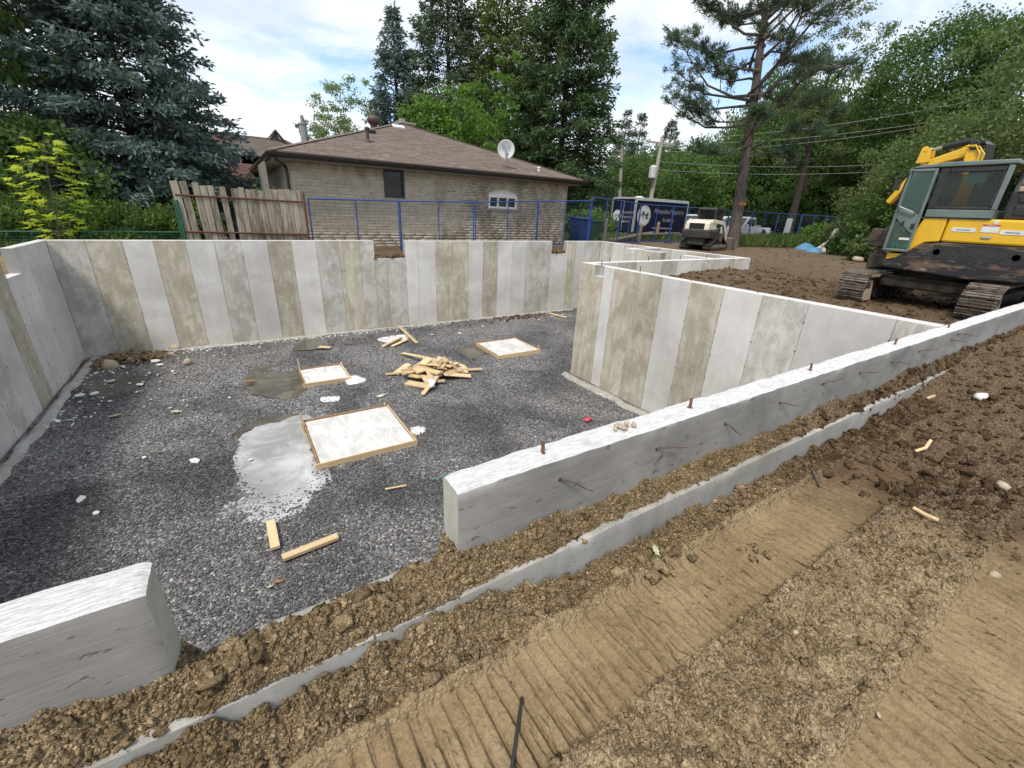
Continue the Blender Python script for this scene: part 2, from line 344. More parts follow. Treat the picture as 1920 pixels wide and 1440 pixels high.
def npmesh(name, V, F, mat, parent=None, smooth=False, tone=None, loc=None):
    """V (n,3), F (m,k) faces of one size, from numpy"""
    V = np.asarray(V, dtype=np.float32); F = np.asarray(F, dtype=np.int32); m_, k = F.shape
    me = bpy.data.meshes.new(name); me.vertices.add(len(V)); me.vertices.foreach_set('co', V.ravel())
    me.loops.add(m_*k); me.loops.foreach_set('vertex_index', F.ravel())
    me.polygons.add(m_); me.polygons.foreach_set('loop_start', np.arange(0, m_*k, k, dtype=np.int32))
    me.polygons.foreach_set('loop_total', np.full(m_, k, dtype=np.int32))
    if smooth: me.polygons.foreach_set('use_smooth', np.ones(m_, dtype=bool))
    if tone is not None:
        at = me.attributes.new('tone', 'FLOAT', 'FACE'); at.data.foreach_set('value', np.asarray(tone, dtype=np.float32))
    me.update(calc_edges=True); me.validate()
    if mat: me.materials.append(MATS[mat])
    ob = bpy.data.objects.new(name, me); col.objects.link(ob)
    if parent is not None: ob.parent = parent
    if loc is not None: ob.location = loc
    return ob
def text_part(name, body, size, mat, parent, loc, rot, extrude=.002, align='CENTER', shear=0.0, sx=1.0):
    c = bpy.data.curves.new(name, 'FONT'); c.body = body; c.size = size; c.extrude = extrude; c.align_x = align; c.align_y = 'CENTER'; c.shear = shear; c.resolution_u = 3
    t = bpy.data.objects.new(name, c); col.objects.link(t); dg = bpy.context.evaluated_depsgraph_get()
    me = bpy.data.meshes.new_from_object(t.evaluated_get(dg)); bpy.data.objects.remove(t); bpy.data.curves.remove(c)
    me.materials.clear(); me.materials.append(MATS[mat]); o = bpy.data.objects.new(name, me); col.objects.link(o)
    o.location = loc; o.rotation_euler = rot; o.scale = (sx, 1, 1); o.parent = parent
    return o

# ---- numpy noise
_perm = np.random.RandomState(3).permutation(4096)
def _h2(ix, iy, s=0): return _perm[(_perm[(ix+s*131) & 4095] + iy) & 4095]/4095.0
def vnoise(x, y, s=0):
    ix = np.floor(x).astype(int); iy = np.floor(y).astype(int); fx = x-ix; fy = y-iy
    fx = fx*fx*(3-2*fx); fy = fy*fy*(3-2*fy)
    a = _h2(ix, iy, s); b = _h2(ix+1, iy, s); c = _h2(ix, iy+1, s); d = _h2(ix+1, iy+1, s)
    return (a*(1-fx)+b*fx)*(1-fy) + (c*(1-fx)+d*fx)*fy
def fbm(x, y, o=4, s=0, g=.5):
    r = 0; a = 1; t = 0
    for i in range(o): r = r + a*vnoise(x*2**i, y*2**i, s+i); t += a; a *= g
    return r/t
def billow(x, y, o=3, s=0):
    r = 0; a = 1; t = 0
    for i in range(o): r = r + a*(1-np.abs(2*vnoise(x*2**i, y*2**i, s+i)-1)**.8); t += a; a *= .5
    return r/t
def sstep(a, b, x): t = np.clip((x-a)/(b-a), 0, 1); return t*t*(3-2*t)
# a unit lump: icosahedron with knocked-about corners
_ph = (1+5**.5)/2
ICO_V = np.array([(-1, _ph, 0), (1, _ph, 0), (-1, -_ph, 0), (1, -_ph, 0), (0, -1, _ph), (0, 1, _ph), (0, -1, -_ph), (0, 1, -_ph), (_ph, 0, -1), (_ph, 0, 1), (-_ph, 0, -1), (-_ph, 0, 1)])/1.9
ICO_F = np.array([(0, 11, 5), (0, 5, 1), (0, 1, 7), (0, 7, 10), (0, 10, 11), (1, 5, 9), (5, 11, 4), (11, 10, 2), (10, 7, 6), (7, 1, 8), (3, 9, 4), (3, 4, 2), (3, 2, 6), (3, 6, 8), (3, 8, 9), (4, 9, 5), (2, 4, 11), (6, 2, 10), (8, 6, 7), (9, 8, 1)])
OCT_V = np.array([(1, 0, 0), (-1, 0, 0), (0, 1, 0), (0, -1, 0), (0, 0, 1), (0, 0, -1)], float); OCT_F = np.array([(0, 2, 4), (2, 1, 4), (1, 3, 4), (3, 0, 4), (2, 0, 5), (1, 2, 5), (3, 1, 5), (0, 3, 5)])
def _sub(V, F):
    V = [tuple(v) for v in V]; c = {}; G = []
    def mid(a, b):
        k = (min(a, b), max(a, b))
        if k not in c: m_ = (np.array(V[a])+np.array(V[b]))/2; m_ = m_/np.linalg.norm(m_); V.append(tuple(m_)); c[k] = len(V)-1
        return c[k]
    for a, b, d in F: x, y, z = mid(a, b), mid(b, d), mid(d, a); G += [(a, x, z), (b, y, x), (d, z, y), (x, y, z)]
    return np.array(V), np.array(G)
ICO2_V, ICO2_F = _sub(ICO_V/np.linalg.norm(ICO_V[0]), ICO_F)
def lumps(name, P, S, mat, base='ico', flat=.7, rs=0, parent=None, jit=.22, smooth=False):
    """P (n,3) places, S (n,) sizes: one mesh of small uneven lumps"""
    r = np.random.RandomState(rs); n = len(P); BV, BF = {'ico': (ICO_V, ICO_F), 'oct': (OCT_V, OCT_F), 'rough': (ICO2_V, ICO2_F)}[base]; k = len(BV)
    V = BV[None]*(1 + r.uniform(-jit, jit, (n, k, 1))) + r.uniform(-jit, jit, (n, k, 3))*.5
    V = V*r.uniform(.6, 1.25, (n, 1, 3))*np.array([1, 1, flat])
    tx = r.normal(0, .5, n); a = r.uniform(0, 2*PI, n); ca, sa = np.cos(a), np.sin(a); ct, st = np.cos(tx), np.sin(tx)
    y = V[:, :, 1]*ct[:, None]-V[:, :, 2]*st[:, None]; z = V[:, :, 1]*st[:, None]+V[:, :, 2]*ct[:, None]; x = V[:, :, 0]
    X = x*ca[:, None]-y*sa[:, None]; Y = x*sa[:, None]+y*ca[:, None]
    V = np.stack([X, Y, z], 2)*S[:, None, None] + P[:, None, :]
    F = BF[None] + (np.arange(n)*k)[:, None, None]
    tone = np.repeat(r.uniform(0, 1, n), len(BF))
    return npmesh(name, V.reshape(-1, 3), F.reshape(-1, 3), mat, parent, smooth, tone)
# ================================================================== ground
ZT, ZP = -1.0, -3.65                     # wall tops, pit floor
WX0, WX1, DX, EX = -3.5, 6.75, 6.55, 12.9  # outer left face, D wall right face, D wall pit face, far right outer face
YF, YFI, YLEDGE = 1.22, 1.375, 1.12      # front wall outer face, pit face, ledge face
EY, FY = 7.25, 13.4                      # return wall outer face, far wall pit face
NX0, NX1 = -.355, .575                    # window notch in the front wall
def ground_z(x, y, press=False):
    x = np.asarray(x, float); y = np.asarray(y, float)
    z = np.full(np.broadcast(x, y).shape, -1.60)
    front = 1-sstep(1.0, 3.0, y)
    bank = sstep(.975, 1.11, y)*front
    z = z + bank*(.125 + .06*np.exp(-((x-.42)/.16)**2) - .11*sstep(.5, 1.2, x) + .05*sstep(4.0, 6.0, x))
    # lumps: fine near the wall and between the prints, coarse in the dug soil to the right
    n1 = billow(x*5.5, y*5.5, 4, 1); n2 = billow(x*2.1, y*2.1, 4, 5); n3 = fbm(x*.8, y*.8, 3, 9)
    n0 = billow(x*17, y*17, 3, 3); lump = .115*(n1-.55) + .03*(n3-.5) + .060*(n0-.5) + bank*.06*(billow(x*8, y*8, 3, 6)-.55)
    right = sstep(3.0, 5.0, x + .8*(n3-.5))
    lump = lump*(1-right) + right*(.17*(n2-.55) + .07*(n1-.5) + .02*(n0-.5))
    # caterpillar print beside the wall and a second one lower right
    rag = .02*(fbm(x*7, y*3, 3, 21)-.5)
    p1 = sstep(.545, .575, y+rag)*(1-sstep(.92, .945, y+rag))*(1-sstep(3.6, 4.6, x))*front
    p2 = sstep(-.62, -.58, y+rag)*(1-sstep(.085, .12, y+rag))*(1-sstep(4.4, 5.0, x))
    pr = np.maximum(p1, p2)
    if press: return np.maximum(pr, .8*np.exp(-((y-.955)/.022)**2)*front*(x < 4))
    wob = .12*(fbm(x*3, y*3, 3, 31)-.5) + .05*y
    ph = (x + wob*.10)/.062
    saw = np.abs((ph % 1.0)-.5)*2
    brk = .7+.3*sstep(.36, .55, fbm(x*9, y*3.5, 3, 41))
    tap = np.where(y > .4, 1.0-.75*sstep(.58, .92, y), .8)
    gro = -.046*sstep(.52, .95, saw)*brk*tap + .016*sstep(.25, .5, saw)*(1-sstep(.5, .75, saw))*brk*(ph % 1.0 > .5) - .010*sstep(.55, .7, fbm(x*4, y*6, 4, 44)) + .006*np.abs(fbm(x*14, y*5, 3, 47)-.5)*2
    flat = -.030 + gro + .006*(fbm(x*30, y*30, 3, 51)-.5) + .018*(n3-.5)
    rim = .018*np.exp(-((y-.96)/.018)**2)*front*(1-sstep(3.6, 4.4, x)) + .02*np.exp(-((y-.135)/.022)**2) + .02*np.exp(-((y-.535)/.03)**2)
    z = z + lump*(1-.93*pr)*(1-.6*np.exp(-((y-.955)/.03)**2)) + pr*flat + rim*(.5+fbm(x*6, y*2, 2, 61))
    # dug soil heaped against the wall to the right
    z = z + .22*sstep(4.2, 7.5, x)*sstep(-1.2, .9, y)*front - .10*sstep(3.5, 6.5, x)*(1-sstep(-2.5, -.3, y))
    yard = sstep(1.15, 1.4, y)*sstep(6.0, 6.6, x)
    z = z*(1-yard) + yard*(-1.40 + .10*(n2-.5) + .03*(n1-.5) - .10*np.exp(-((x-6.75)/.5)**2) + .04*(n3-.5))
    # heap against the return wall
    z = z + .16*np.exp(-((x-11.0)/1.5)**2 - ((y-6.75)/.55)**2)*yard*(.4+n2)
    away = np.maximum(np.maximum(sstep(13.2, 17, x), sstep(13.3, 13.9, y)), 1-sstep(-4.6, -3.5, x))
    back = -1.36 + .10*(fbm(x*.25, y*.25, 3, 71)-.5) + .03*(n2-.5)*sstep(60, 20, x)
    z = z*(1-away) + away*back
    return z
def gz(x, y): return float(ground_z(np.array([x]), np.array([y]))[0])
def axis(pts):
    """pts: (position, step) knots; the step is interpolated between knots"""
    out = [pts[0][0]]; k = 0
    while out[-1] < pts[-1][0]-1e-9:
        x = out[-1]
        while k+1 < len(pts)-1 and x >= pts[k+1][0]-1e-9: k += 1
        a, b = pts[k], pts[k+1]; u = (x-a[0])/(b[0]-a[0]); st = a[1]*(1-u)+b[1]*u
        nx = x+st
        if nx > b[0]-st*.4: nx = b[0]; k = min(k+1, len(pts)-2)
        out.append(nx)
    return np.array(out)
gx = axis([(-900, 250), (-60, 20), (-12, 2), (WX0, .3), (-1.25, .05), (-1.0, .018), (.2, .008), (2.4, .0075), (3.8, .018), (6.75, .05), (9, .08), (EX, .15), (18, .5), (34, .8), (80, 8), (1200, 300)])
gy = axis([(-900, 250), (-60, 12), (-8, .9), (-1.4, .12), (-.6, .018), (1.115, .016), (1.13, .015), (1.4, .06), (EY, .07), (13.55, .25), (16, .35), (32, .9), (80, 8), (1200, 300)])
gx2 = axis([(-900, 250), (-60, 20), (-12, 2), (WX0, .4), (3, .4), (6.0, .3), (6.75, .055), (9, .065), (EX, .1), (18, .3), (34, .8), (80, 8), (1200, 300)])
def sheet(gx, gy):
    GX, GY = np.meshgrid(gx, gy, indexing='ij'); GZ = ground_z(GX, GY); PR = ground_z(GX, GY, True)
    idx = np.arange(GX.size).reshape(GX.shape); cx = (GX[:-1, :-1]+GX[1:, 1:])/2; cy = (GY[:-1, :-1]+GY[1:, 1:])/2
    hole = ((cx > WX0) & (cx < WX1) & (cy > 1.122) & (cy < 13.55)) | ((cx > 6) & (cx < EX) & (cy > EY) & (cy < 13.55)) | ((cx > WX0) & (cx < 14) & (cy > 1.122) & (cy < 1.3))
    return np.stack([GX, GY, GZ], -1).reshape(-1, 3), np.stack([idx[:-1, :-1], idx[1:, :-1], idx[1:, 1:], idx[:-1, 1:]], -1)[~hole], PR.ravel()
ks = int(np.argmin(np.abs(gy-1.13)))            # the finely pressed strip in front of the wall, and the rest
V1, F1, P1 = sheet(gx, gy[:ks+1]); V2, F2, P2_ = sheet(gx2, gy[ks:])
g = npmesh('ground', np.concatenate([V1, V2]), np.concatenate([F1, F2+len(V1)]), 'dirt', smooth=True); at_ = g.data.attributes.new('press', 'FLOAT', 'POINT'); at_.data.foreach_set('value', np.concatenate([P1, P2_]).astype(np.float32)); tag(g, 'bare brown soil with caterpillar prints around the foundation', 'soil', kind='structure')
# soil lying on the ledge and in the window notch
def ledge_z(x, y):
    x = np.asarray(x, float); y = np.asarray(y, float)
    n = billow(x*6, y*6, 4, 81); k = fbm(x*1.3, y*0+3, 3, 85); inn = sstep(NX0-.02, NX0+.08, x)*(1-sstep(NX1-.08, NX1+.02, x))
    t = (y-1.125)/.095
    a = -1.455 + np.clip(t*1.15-.1, -.2, 1)*(.135+.06*(k-.5)) + .075*(n-.5)*np.clip(t*2-.1, 0, 1) + .02*sstep(.45, .7, k)
    ti = np.clip((y-1.12)/(YFI-1.12), 0, 1)
    b = -1.445 - .03*ti + .115*np.sin(PI*np.clip(ti*1.02+.02, 0, 1))**.7*(.55+.75*k) + .085*(n-.5)*np.sin(PI*ti)**.4
    return a*(1-inn) + b*inn
lx = axis([(-3.4, .06), (-1.4, .012), (3.0, .014), (6.9, .03), (13.9, .08)]); ly = axis([(1.127, .0103), (1.219, .0103)]); ly2 = axis([(1.127, .0103), (1.372, .0103)])
def strip(name, lx, ly, fn):
    A, B = np.meshgrid(lx, ly, indexing='ij'); Z = fn(A, B); i = np.arange(A.size).reshape(A.shape)
    q = np.stack([i[:-1, :-1], i[1:, :-1], i[1:, 1:], i[:-1, 1:]], -1).reshape(-1, 4)
    return npmesh(name, np.stack([A, B, Z], -1).reshape(-1, 3), q, 'dirt', smooth=True)
for xs, ys, lb in ((lx[lx > NX1], ly, 'loose brown soil lying on the ledge of the front wall'), (lx[lx < NX0], ly, 'loose tan soil lying on the ledge of the short wall stub'), (lx[(lx > NX0-.01) & (lx < NX1+.01)], ly2, 'crumbly tan soil heaped on the sill of the near window opening')):
    tag(strip('soil', xs, ys, ledge_z), lb, 'soil', kind='stuff')
# clods
rng = np.random.RandomState(11)
def scat(n, x0, x1, y0, y1, s0, s1, fn, pw=2.5, sink=.25, keepf=None):
    x = rng.uniform(x0, x1, n); y = rng.uniform(y0, y1, n)
    if keepf is not None: k = keepf(x, y) > rng.uniform(0, 1, n); x, y = x[k], y[k]
    s = s0+(s1-s0)*rng.uniform(0, 1, len(x))**pw
    return np.stack([x, y, fn(x, y)+s*sink], 1), s
def many(name, mat, parts, base, flat, label, cat, rs=0, jit=.3):
    P = np.concatenate([p for p, s in parts]); S = np.concatenate([s for p, s in parts])
    return tag(lumps(name, P, S, mat, base, flat, rs, jit=jit), label, cat, kind='stuff')
den = lambda f, lo, hi, s: (lambda x, y: sstep(lo, hi, fbm(x*f, y*f, 3, s)))
noprint = lambda x, y: np.where(((y > .56) & (y < .935) & (x < 3.8)) | ((y < .11) & (y > -.6) & (x < 4.6)), .02, 1.0)
many('soil_crumbs', 'clod', [
    scat(25000, -.9, 3.6, .97, 1.118, .0028, .012, ground_z, 2.8), scat(1500, 3.6, 5.5, .9, 1.118, .006, .016, ground_z),
    scat(30000, .4, 4.2, -.6, .97, .0032, .015, ground_z, 2.6, .25, lambda x, y: noprint(x, y)*(.25+.75*sstep(.35, .6, fbm(x*2.5, y*2.5, 3, 91)))),
    scat(9500, NX1, 3.2, 1.13, 1.215, .0028, .012, ledge_z, 2.8), scat(9000, NX0, NX1, 1.125, 1.36, .0028, .012, ledge_z, 2.8), scat(2200, -.9, NX0, 1.13, 1.215, .003, .012, ledge_z, 2.8),
], 'oct', .8, 'small crumbs of tan soil strewn over the bank beside the wall', 'soil', 1)
many('soil_clods', 'clod', [
    scat(850, -.9, 3.8, .985, 1.118, .006, .020, ground_z, 3), scat(950, .4, 4.2, -.6, .95, .005, .018, ground_z, 3, .05, noprint),
    scat(300, NX1, 3.6, 1.135, 1.212, .006, .020, ledge_z, 3), scat(330, NX0, NX1, 1.135, 1.35, .006, .022, ledge_z, 3), scat(120, -1.1, NX0, 1.135, 1.212, .007, .022, ledge_z, 3),
    scat(45, -1.0, 4.5, .99, 1.10, .022, .042, ground_z, 2, .05), scat(25, NX0, NX1, 1.17, 1.32, .02, .04, ledge_z, 2, .05), scat(20, NX1, 4, 1.16, 1.205, .02, .034, ledge_z, 2, .05), scat(16, 1.42, 1.75, .90, 1.02, .015, .038, ground_z, 1, .3), scat(5, 2.0, 2.2, .70, .85, .015, .03, ground_z, 1, .3), scat(380, 3.2, 6.5, -1.5, 1.118, .012, .05, ground_z, 3.0, .1),
], 'rough', .75, 'craggy lumps of soil on the bank and between the caterpillar prints', 'soil', 2, .55)
many('dug_soil', 'clod', [
    scat(500, 4.0, 12, 1.13, 1.212, .015, .035, ledge_z), scat(3200, 3.2, 8.5, -2.0, 1.118, .008, .030, ground_z, 2.5), scat(3200, 6.8, 13.5, 1.3, 7.2, .010, .055, ground_z, 3.2, .1), scat(1000, 12.9, 26, 1, 14, .012, .07, ground_z, 3.5, .1),
    scat(60, 3.62, 4.52, 13.42, 13.7, .03, .09, lambda x, y: 0*x-1.50, 1), scat(50, 10.26, 10.93, 13.42, 13.7, .03, .09, lambda x, y: 0*x-1.44, 1),
], 'ico', .8, 'crumbly dark soil dug up round the excavator and along the right bank', 'soil', 4, .5)

# ================================================================== pit floor
PUD = [(.05, 6.75, .50, 1.15), (.25, 9.6, .62, .75), (1.35, 12.2, .75, .5), (5.0, 10.0, .5, .40), (-2.2, 11.6, .75, .85), (.35, 7.75, .5, .35)]
def hollow(x, y):
    return sum(.035*np.exp(-(((x-u)/w)**2+((y-v)/h_)**2)**1.5) for u, v, w, h_ in PUD)
def pit_z(x, y): return -hollow(np.asarray(x), np.asarray(y)) + ZP + .03*(fbm(np.asarray(x)*.9, np.asarray(y)*.9, 3, 101)-.5) + .012*(fbm(np.asarray(x)*5, np.asarray(y)*5, 2, 105)-.5)
def pz(x, y): return float(pit_z(np.array([x]), np.array([y]))[0])
px_ = axis([(WX0+.1, .1), (7, .1), (EX-.1, .4)]); py_ = axis([(1.3, .1), (13.5, .1)])
A, B = np.meshgrid(px_, py_, indexing='ij'); i = np.arange(A.size).reshape(A.shape)
q = np.stack([i[:-1, :-1], i[1:, :-1], i[1:, 1:], i[:-1, 1:]], -1).reshape(-1, 4)
tag(npmesh('gravel_bed', np.stack([A, B, pit_z(A, B)], -1).reshape(-1, 3), q, 'gravel', smooth=True), 'dark grey crushed gravel bed inside the foundation', 'gravel', kind='structure')
PADS = [(.56, 2.04, 5.96, 7.50), (.84, 1.76, 9.30, 10.28), (5.50, 6.40, 9.12, 10.44)]
def nopad(x, y):
    k = np.ones_like(x)
    for a, b, c, d in ((.54, 2.06, 5.94, 7.52), (.82, 1.78, 9.28, 10.30), (5.48, 6.80, 9.10, 10.46)): k = np.where((x > a) & (x < b) & (y > c) & (y < d), 0, k)
    for u, v, w, h_ in PUD: k = np.where(((x-u)/w)**2+((y-v)/h_)**2 < 1.0, .03, np.where(((x-u)/w)**2+((y-v)/h_)**2 < 1.8, np.minimum(k, .6), k))
    return k
many('gravel_stones', 'gravel_stone', [
    scat(36000, -3.4, 3.6, 3.2, 7.0, .008, .021, pit_z, 1.6, .35, nopad), scat(13000, -3.3, 6.4, 6.6, 13.3, .010, .025, pit_z, 1.6, .35, nopad), scat(4000, 3.2, 6.4, 3.0, 7.0, .009, .022, pit_z, 1.6, .35),
    scat(600, 6.5, 11.0, 7.6, 13.3, .012, .028, pit_z, 1.6, .35)], 'oct', .75, 'loose crushed stones covering the foundation floor', 'gravel', 3)

# ================================================================== foundation walls
def wall_mesh(name, segs, mats, parent, bev=.006):
    b = MB()
    for (x0, x1, y0, y1, z0, z1) in segs: b.bb(x0, x1, y0, y1, z0, z1)
    o = b.build(name, mats, parent, bevel=bev)
    me = o.data
    for p in me.polygons:                     # top faces carry the rough trowelled white concrete
        if p.normal.z > .5: p.material_index = 1
    return o
def panels(parent, org, axis_, cuts, tones, face, nrm, zbot, ztopf, th=.008, label=None):
    """form-panel casts side by side on a wall face: each a slab of its own with a fine joint to the next"""
    for k in range(len(cuts)-1):
        a, b = cuts[k]+.0035, cuts[k+1]-.0035
        if b-a < .02: continue
        zt = ztopf((a+b)/2); d = th + random.uniform(-.0025, .0025)
        pts = []
        mb = MB()
        f0, f1 = (face, face+nrm*d)
        if axis_ == 'x': mb.bb(a, b, min(f0, f1), max(f0, f1), zbot, zt)
        else: mb.bb(min(f0, f1), max(f0, f1), a, b, zbot, zt)
        mb.build('panel', {'s': 'concrete_smooth', 'm': 'concrete_mottled', 'b': 'concrete_beige', 'd': 'concrete_dark'}[tones[k % len(tones)]], parent, bevel=.002)
        # form-tie stubs along the joint
        if k < len(cuts)-2 and (b-a) > .3:
            tb = MB()
            for q in range(6):
                zz_ = zbot+.25+q*.42+random.uniform(-.02, .02)
                if zz_ > zt-.1: break
                c = cuts[k+1]; s = .008
                if axis_ == 'x': tb.box((c, f1, zz_), (.018, .014, .010))
                else: tb.box((f1, c, zz_), (.014, .018, .010))
            if tb.v: tb.build('form_tie', 'tie_wire', parent)
def rebar(parent, x, y, z, h=.09, lean=0.0):
    b = MB(); b.tube([(x, y, z-.02), (x+lean*h*.5, y, z+h*.5), (x+lean*h, y+.003, z+h)], .0085, 8); b.build('rebar', 'rebar', parent)
# far wall, facing the camera
NOT1 = (3.60, 4.55, -1.50); NOT2 = (10.24, 10.95, -1.45)
fw_ = thing('foundation_wall', 'long far foundation wall with two notches below the brick bungalow', 'wall', (4.7, FY+.1, ZP), world=True)
wall_mesh('wall_core', [(WX0, NOT1[0], FY, FY+.2, ZP-.2, ZT), (NOT1[0], NOT1[1], FY, FY+.2, ZP-.2, NOT1[2]), (NOT1[1], NOT2[0], FY, FY+.2, ZP-.2, ZT), (NOT2[0], NOT2[1], FY, FY+.2, ZP-.2, NOT2[2]), (NOT2[1], EX, FY, FY+.2, ZP-.2, ZT)], ['concrete_core', 'concrete_top'], fw_, .003)
cuts_px = [96, 159, 229, 287, 347, 401, 452, 501, 546, 592, 634, 673, 697, 724, 751, 782, 816, 848, 878, 906, 934, 961.5, 988, 1018, 1035, 1053, 1066, 1081, 1097, 1115]
cuts = [aty(p, 456, FY).x for p in cuts_px]; cuts[0] = -3.34; cuts[12] = NOT1[0]; cuts[14] = NOT1[1]; cuts[23] = NOT2[0]; cuts[25] = NOT2[1]; cuts[-1] = 12.68
panels(fw_, None, 'x', cuts, 'mbsbsmsbsmbmmmssbbsbssmsssbsm', FY, -1, ZP-.1, lambda c: (NOT1[2] if NOT1[0] < c < NOT1[1] else NOT2[2] if NOT2[0] < c < NOT2[1] else ZT)-.003)
# left wall
LX = -3.35
lw = thing('foundation_wall', 'left foundation wall in pale concrete with a notch near the corner', 'wall', (LX-.08, 8, ZP), world=True)
LN = (10.85, 11.55, -1.44)
wall_mesh('wall_core', [(WX0, LX, YFI, LN[0], ZP-.2, ZT), (WX0, LX, LN[0], LN[1], ZP-.2, LN[2]), (WX0, LX, LN[1], FY-.001, ZP-.2, ZT)], ['concrete_core', 'concrete_top'], lw, .003)
lc = [LN[0]-.61*k for k in range(8, 0, -1)] + [LN[0], 11.2, LN[1], 12.1, 12.55, 12.75, 13.2, FY-.012]
panels(lw, None, 'y', lc, 'smsssmsbsssssss', LX, 1, ZP-.1, lambda c: (LN[2] if LN[0] < c < LN[1] else ZT)-.003)
# D wall: cross wall standing in the pit in front of the excavator, with a beam pocket near its free corner
PK = (6.72, 6.98)
dw = thing('foundation_wall', 'beige stained cross wall running from the pit corner to the front wall', 'wall', (DX+.1, 4.3, ZP), world=True)
wall_mesh('wall_core', [(DX, WX1, YFI+.001, PK[0], ZP-.2, ZT), (DX+.1, WX1, PK[0], PK[1], -1.22, ZT-.001), (DX, WX1, PK[0], PK[1], ZP-.2, -1.22), (DX, WX1, PK[1], EY+.2, ZP-.2, ZT)], ['concrete_core', 'concrete_top'], dw, .003)
dpx = [(1513, 585), (1430, 557), (1357, 550), (1296, 535), (1242, 527), (1192, 521), (1150, 525), (1138, 525)]
dc = [YFI+.003, 1.75] + [atx(a, b, DX-.008).y for a, b in dpx] + [PK[1]+.02, EY+.2]
dc[9] = PK[0]-.01
panels(dw, None, 'y', dc, 'msmsbsbbsbbs', DX, -1, ZP+.02, lambda c: (-1.222 if PK[0]-.02 < c < PK[1]+.02 else ZT)-.003)
for p_, zz_ in (((1198, 510), 0), ((1292, 527), 0), ((1410, 550), 0), ((1131, 497), 0)):
    w = atz(*p_, ZT); rebar(dw, 6.65, w.y, ZT, .11, random.uniform(-.2, .2))
# return wall along the yard
ew = thing('foundation_wall', 'low looking return wall beside the heaped soil behind the cross wall', 'wall', (9.8, EY+.1, ZP), world=True)
wall_mesh('wall_core', [(WX1+.001, EX, EY, EY+.2, ZP-.2, ZT)], ['concrete_core', 'concrete_top'], ew, .003)
ec = [WX1+.01, 7.5, 8.1, 8.7, 9.0, 9.6, 10.2, 10.6, 11.2, 11.8, 12.1, 12.5, EX-.003]
panels(ew, None, 'x', ec, 'smssmssmsbms', EY, -1, -2.4, lambda c: ZT-.003)
for xx in (7.3, 8.6, 9.8, 10.9): rebar(ew, xx, EY+.1, ZT, .11, random.uniform(-.2, .2))
# far right wall and the cold-room partitions
rw = thing('foundation_wall', 'far right foundation wall running back towards the dark trailer', 'wall', (EX-.1, 10.4, ZP), world=True)
wall_mesh('wall_core', [(12.7, EX, EY+.201, FY-.001, ZP-.2, ZT)], ['concrete_core', 'concrete_top'], rw, .003)
panels(rw, None, 'y', [7.47, 8.1, 8.7, 9.3, 9.9, 10.5, 11.1, 11.5, 12.1, 12.7, 13.38], 'smbsmsbmsm', 12.7, -1, ZP, lambda c: ZT-.003)
cw = thing('partition_wall', 'inner concrete partition forming a small room by the far right wall', 'wall', (11.3, 9.5, ZP), world=True)
wall_mesh('wall_core', [(11.2, 11.4, 9.1, 10.6, ZP-.2, ZT), (11.401, 12.69, 10.4, 10.6, ZP-.2, ZT)], ['concrete_core', 'concrete_top'], cw, .003)
panels(cw, None, 'y', [9.103, 9.55, 10.1, 10.597], 'mbm', 11.2, -1, ZP, lambda c: ZT-.003)
cw2 = thing('partition_wall', 'short concrete wall stub joined to the return wall', 'wall', (11.3, 7.9, ZP), world=True)
wall_mesh('wall_core', [(11.2, 11.4, EY+.201, 8.35, ZP-.2, ZT)], ['concrete_core', 'concrete_top'], cw2, .003)
panels(cw2, None, 'y', [7.46, 7.9, 8.347], 'ms', 11.2, -1, ZP, lambda c: ZT-.003)

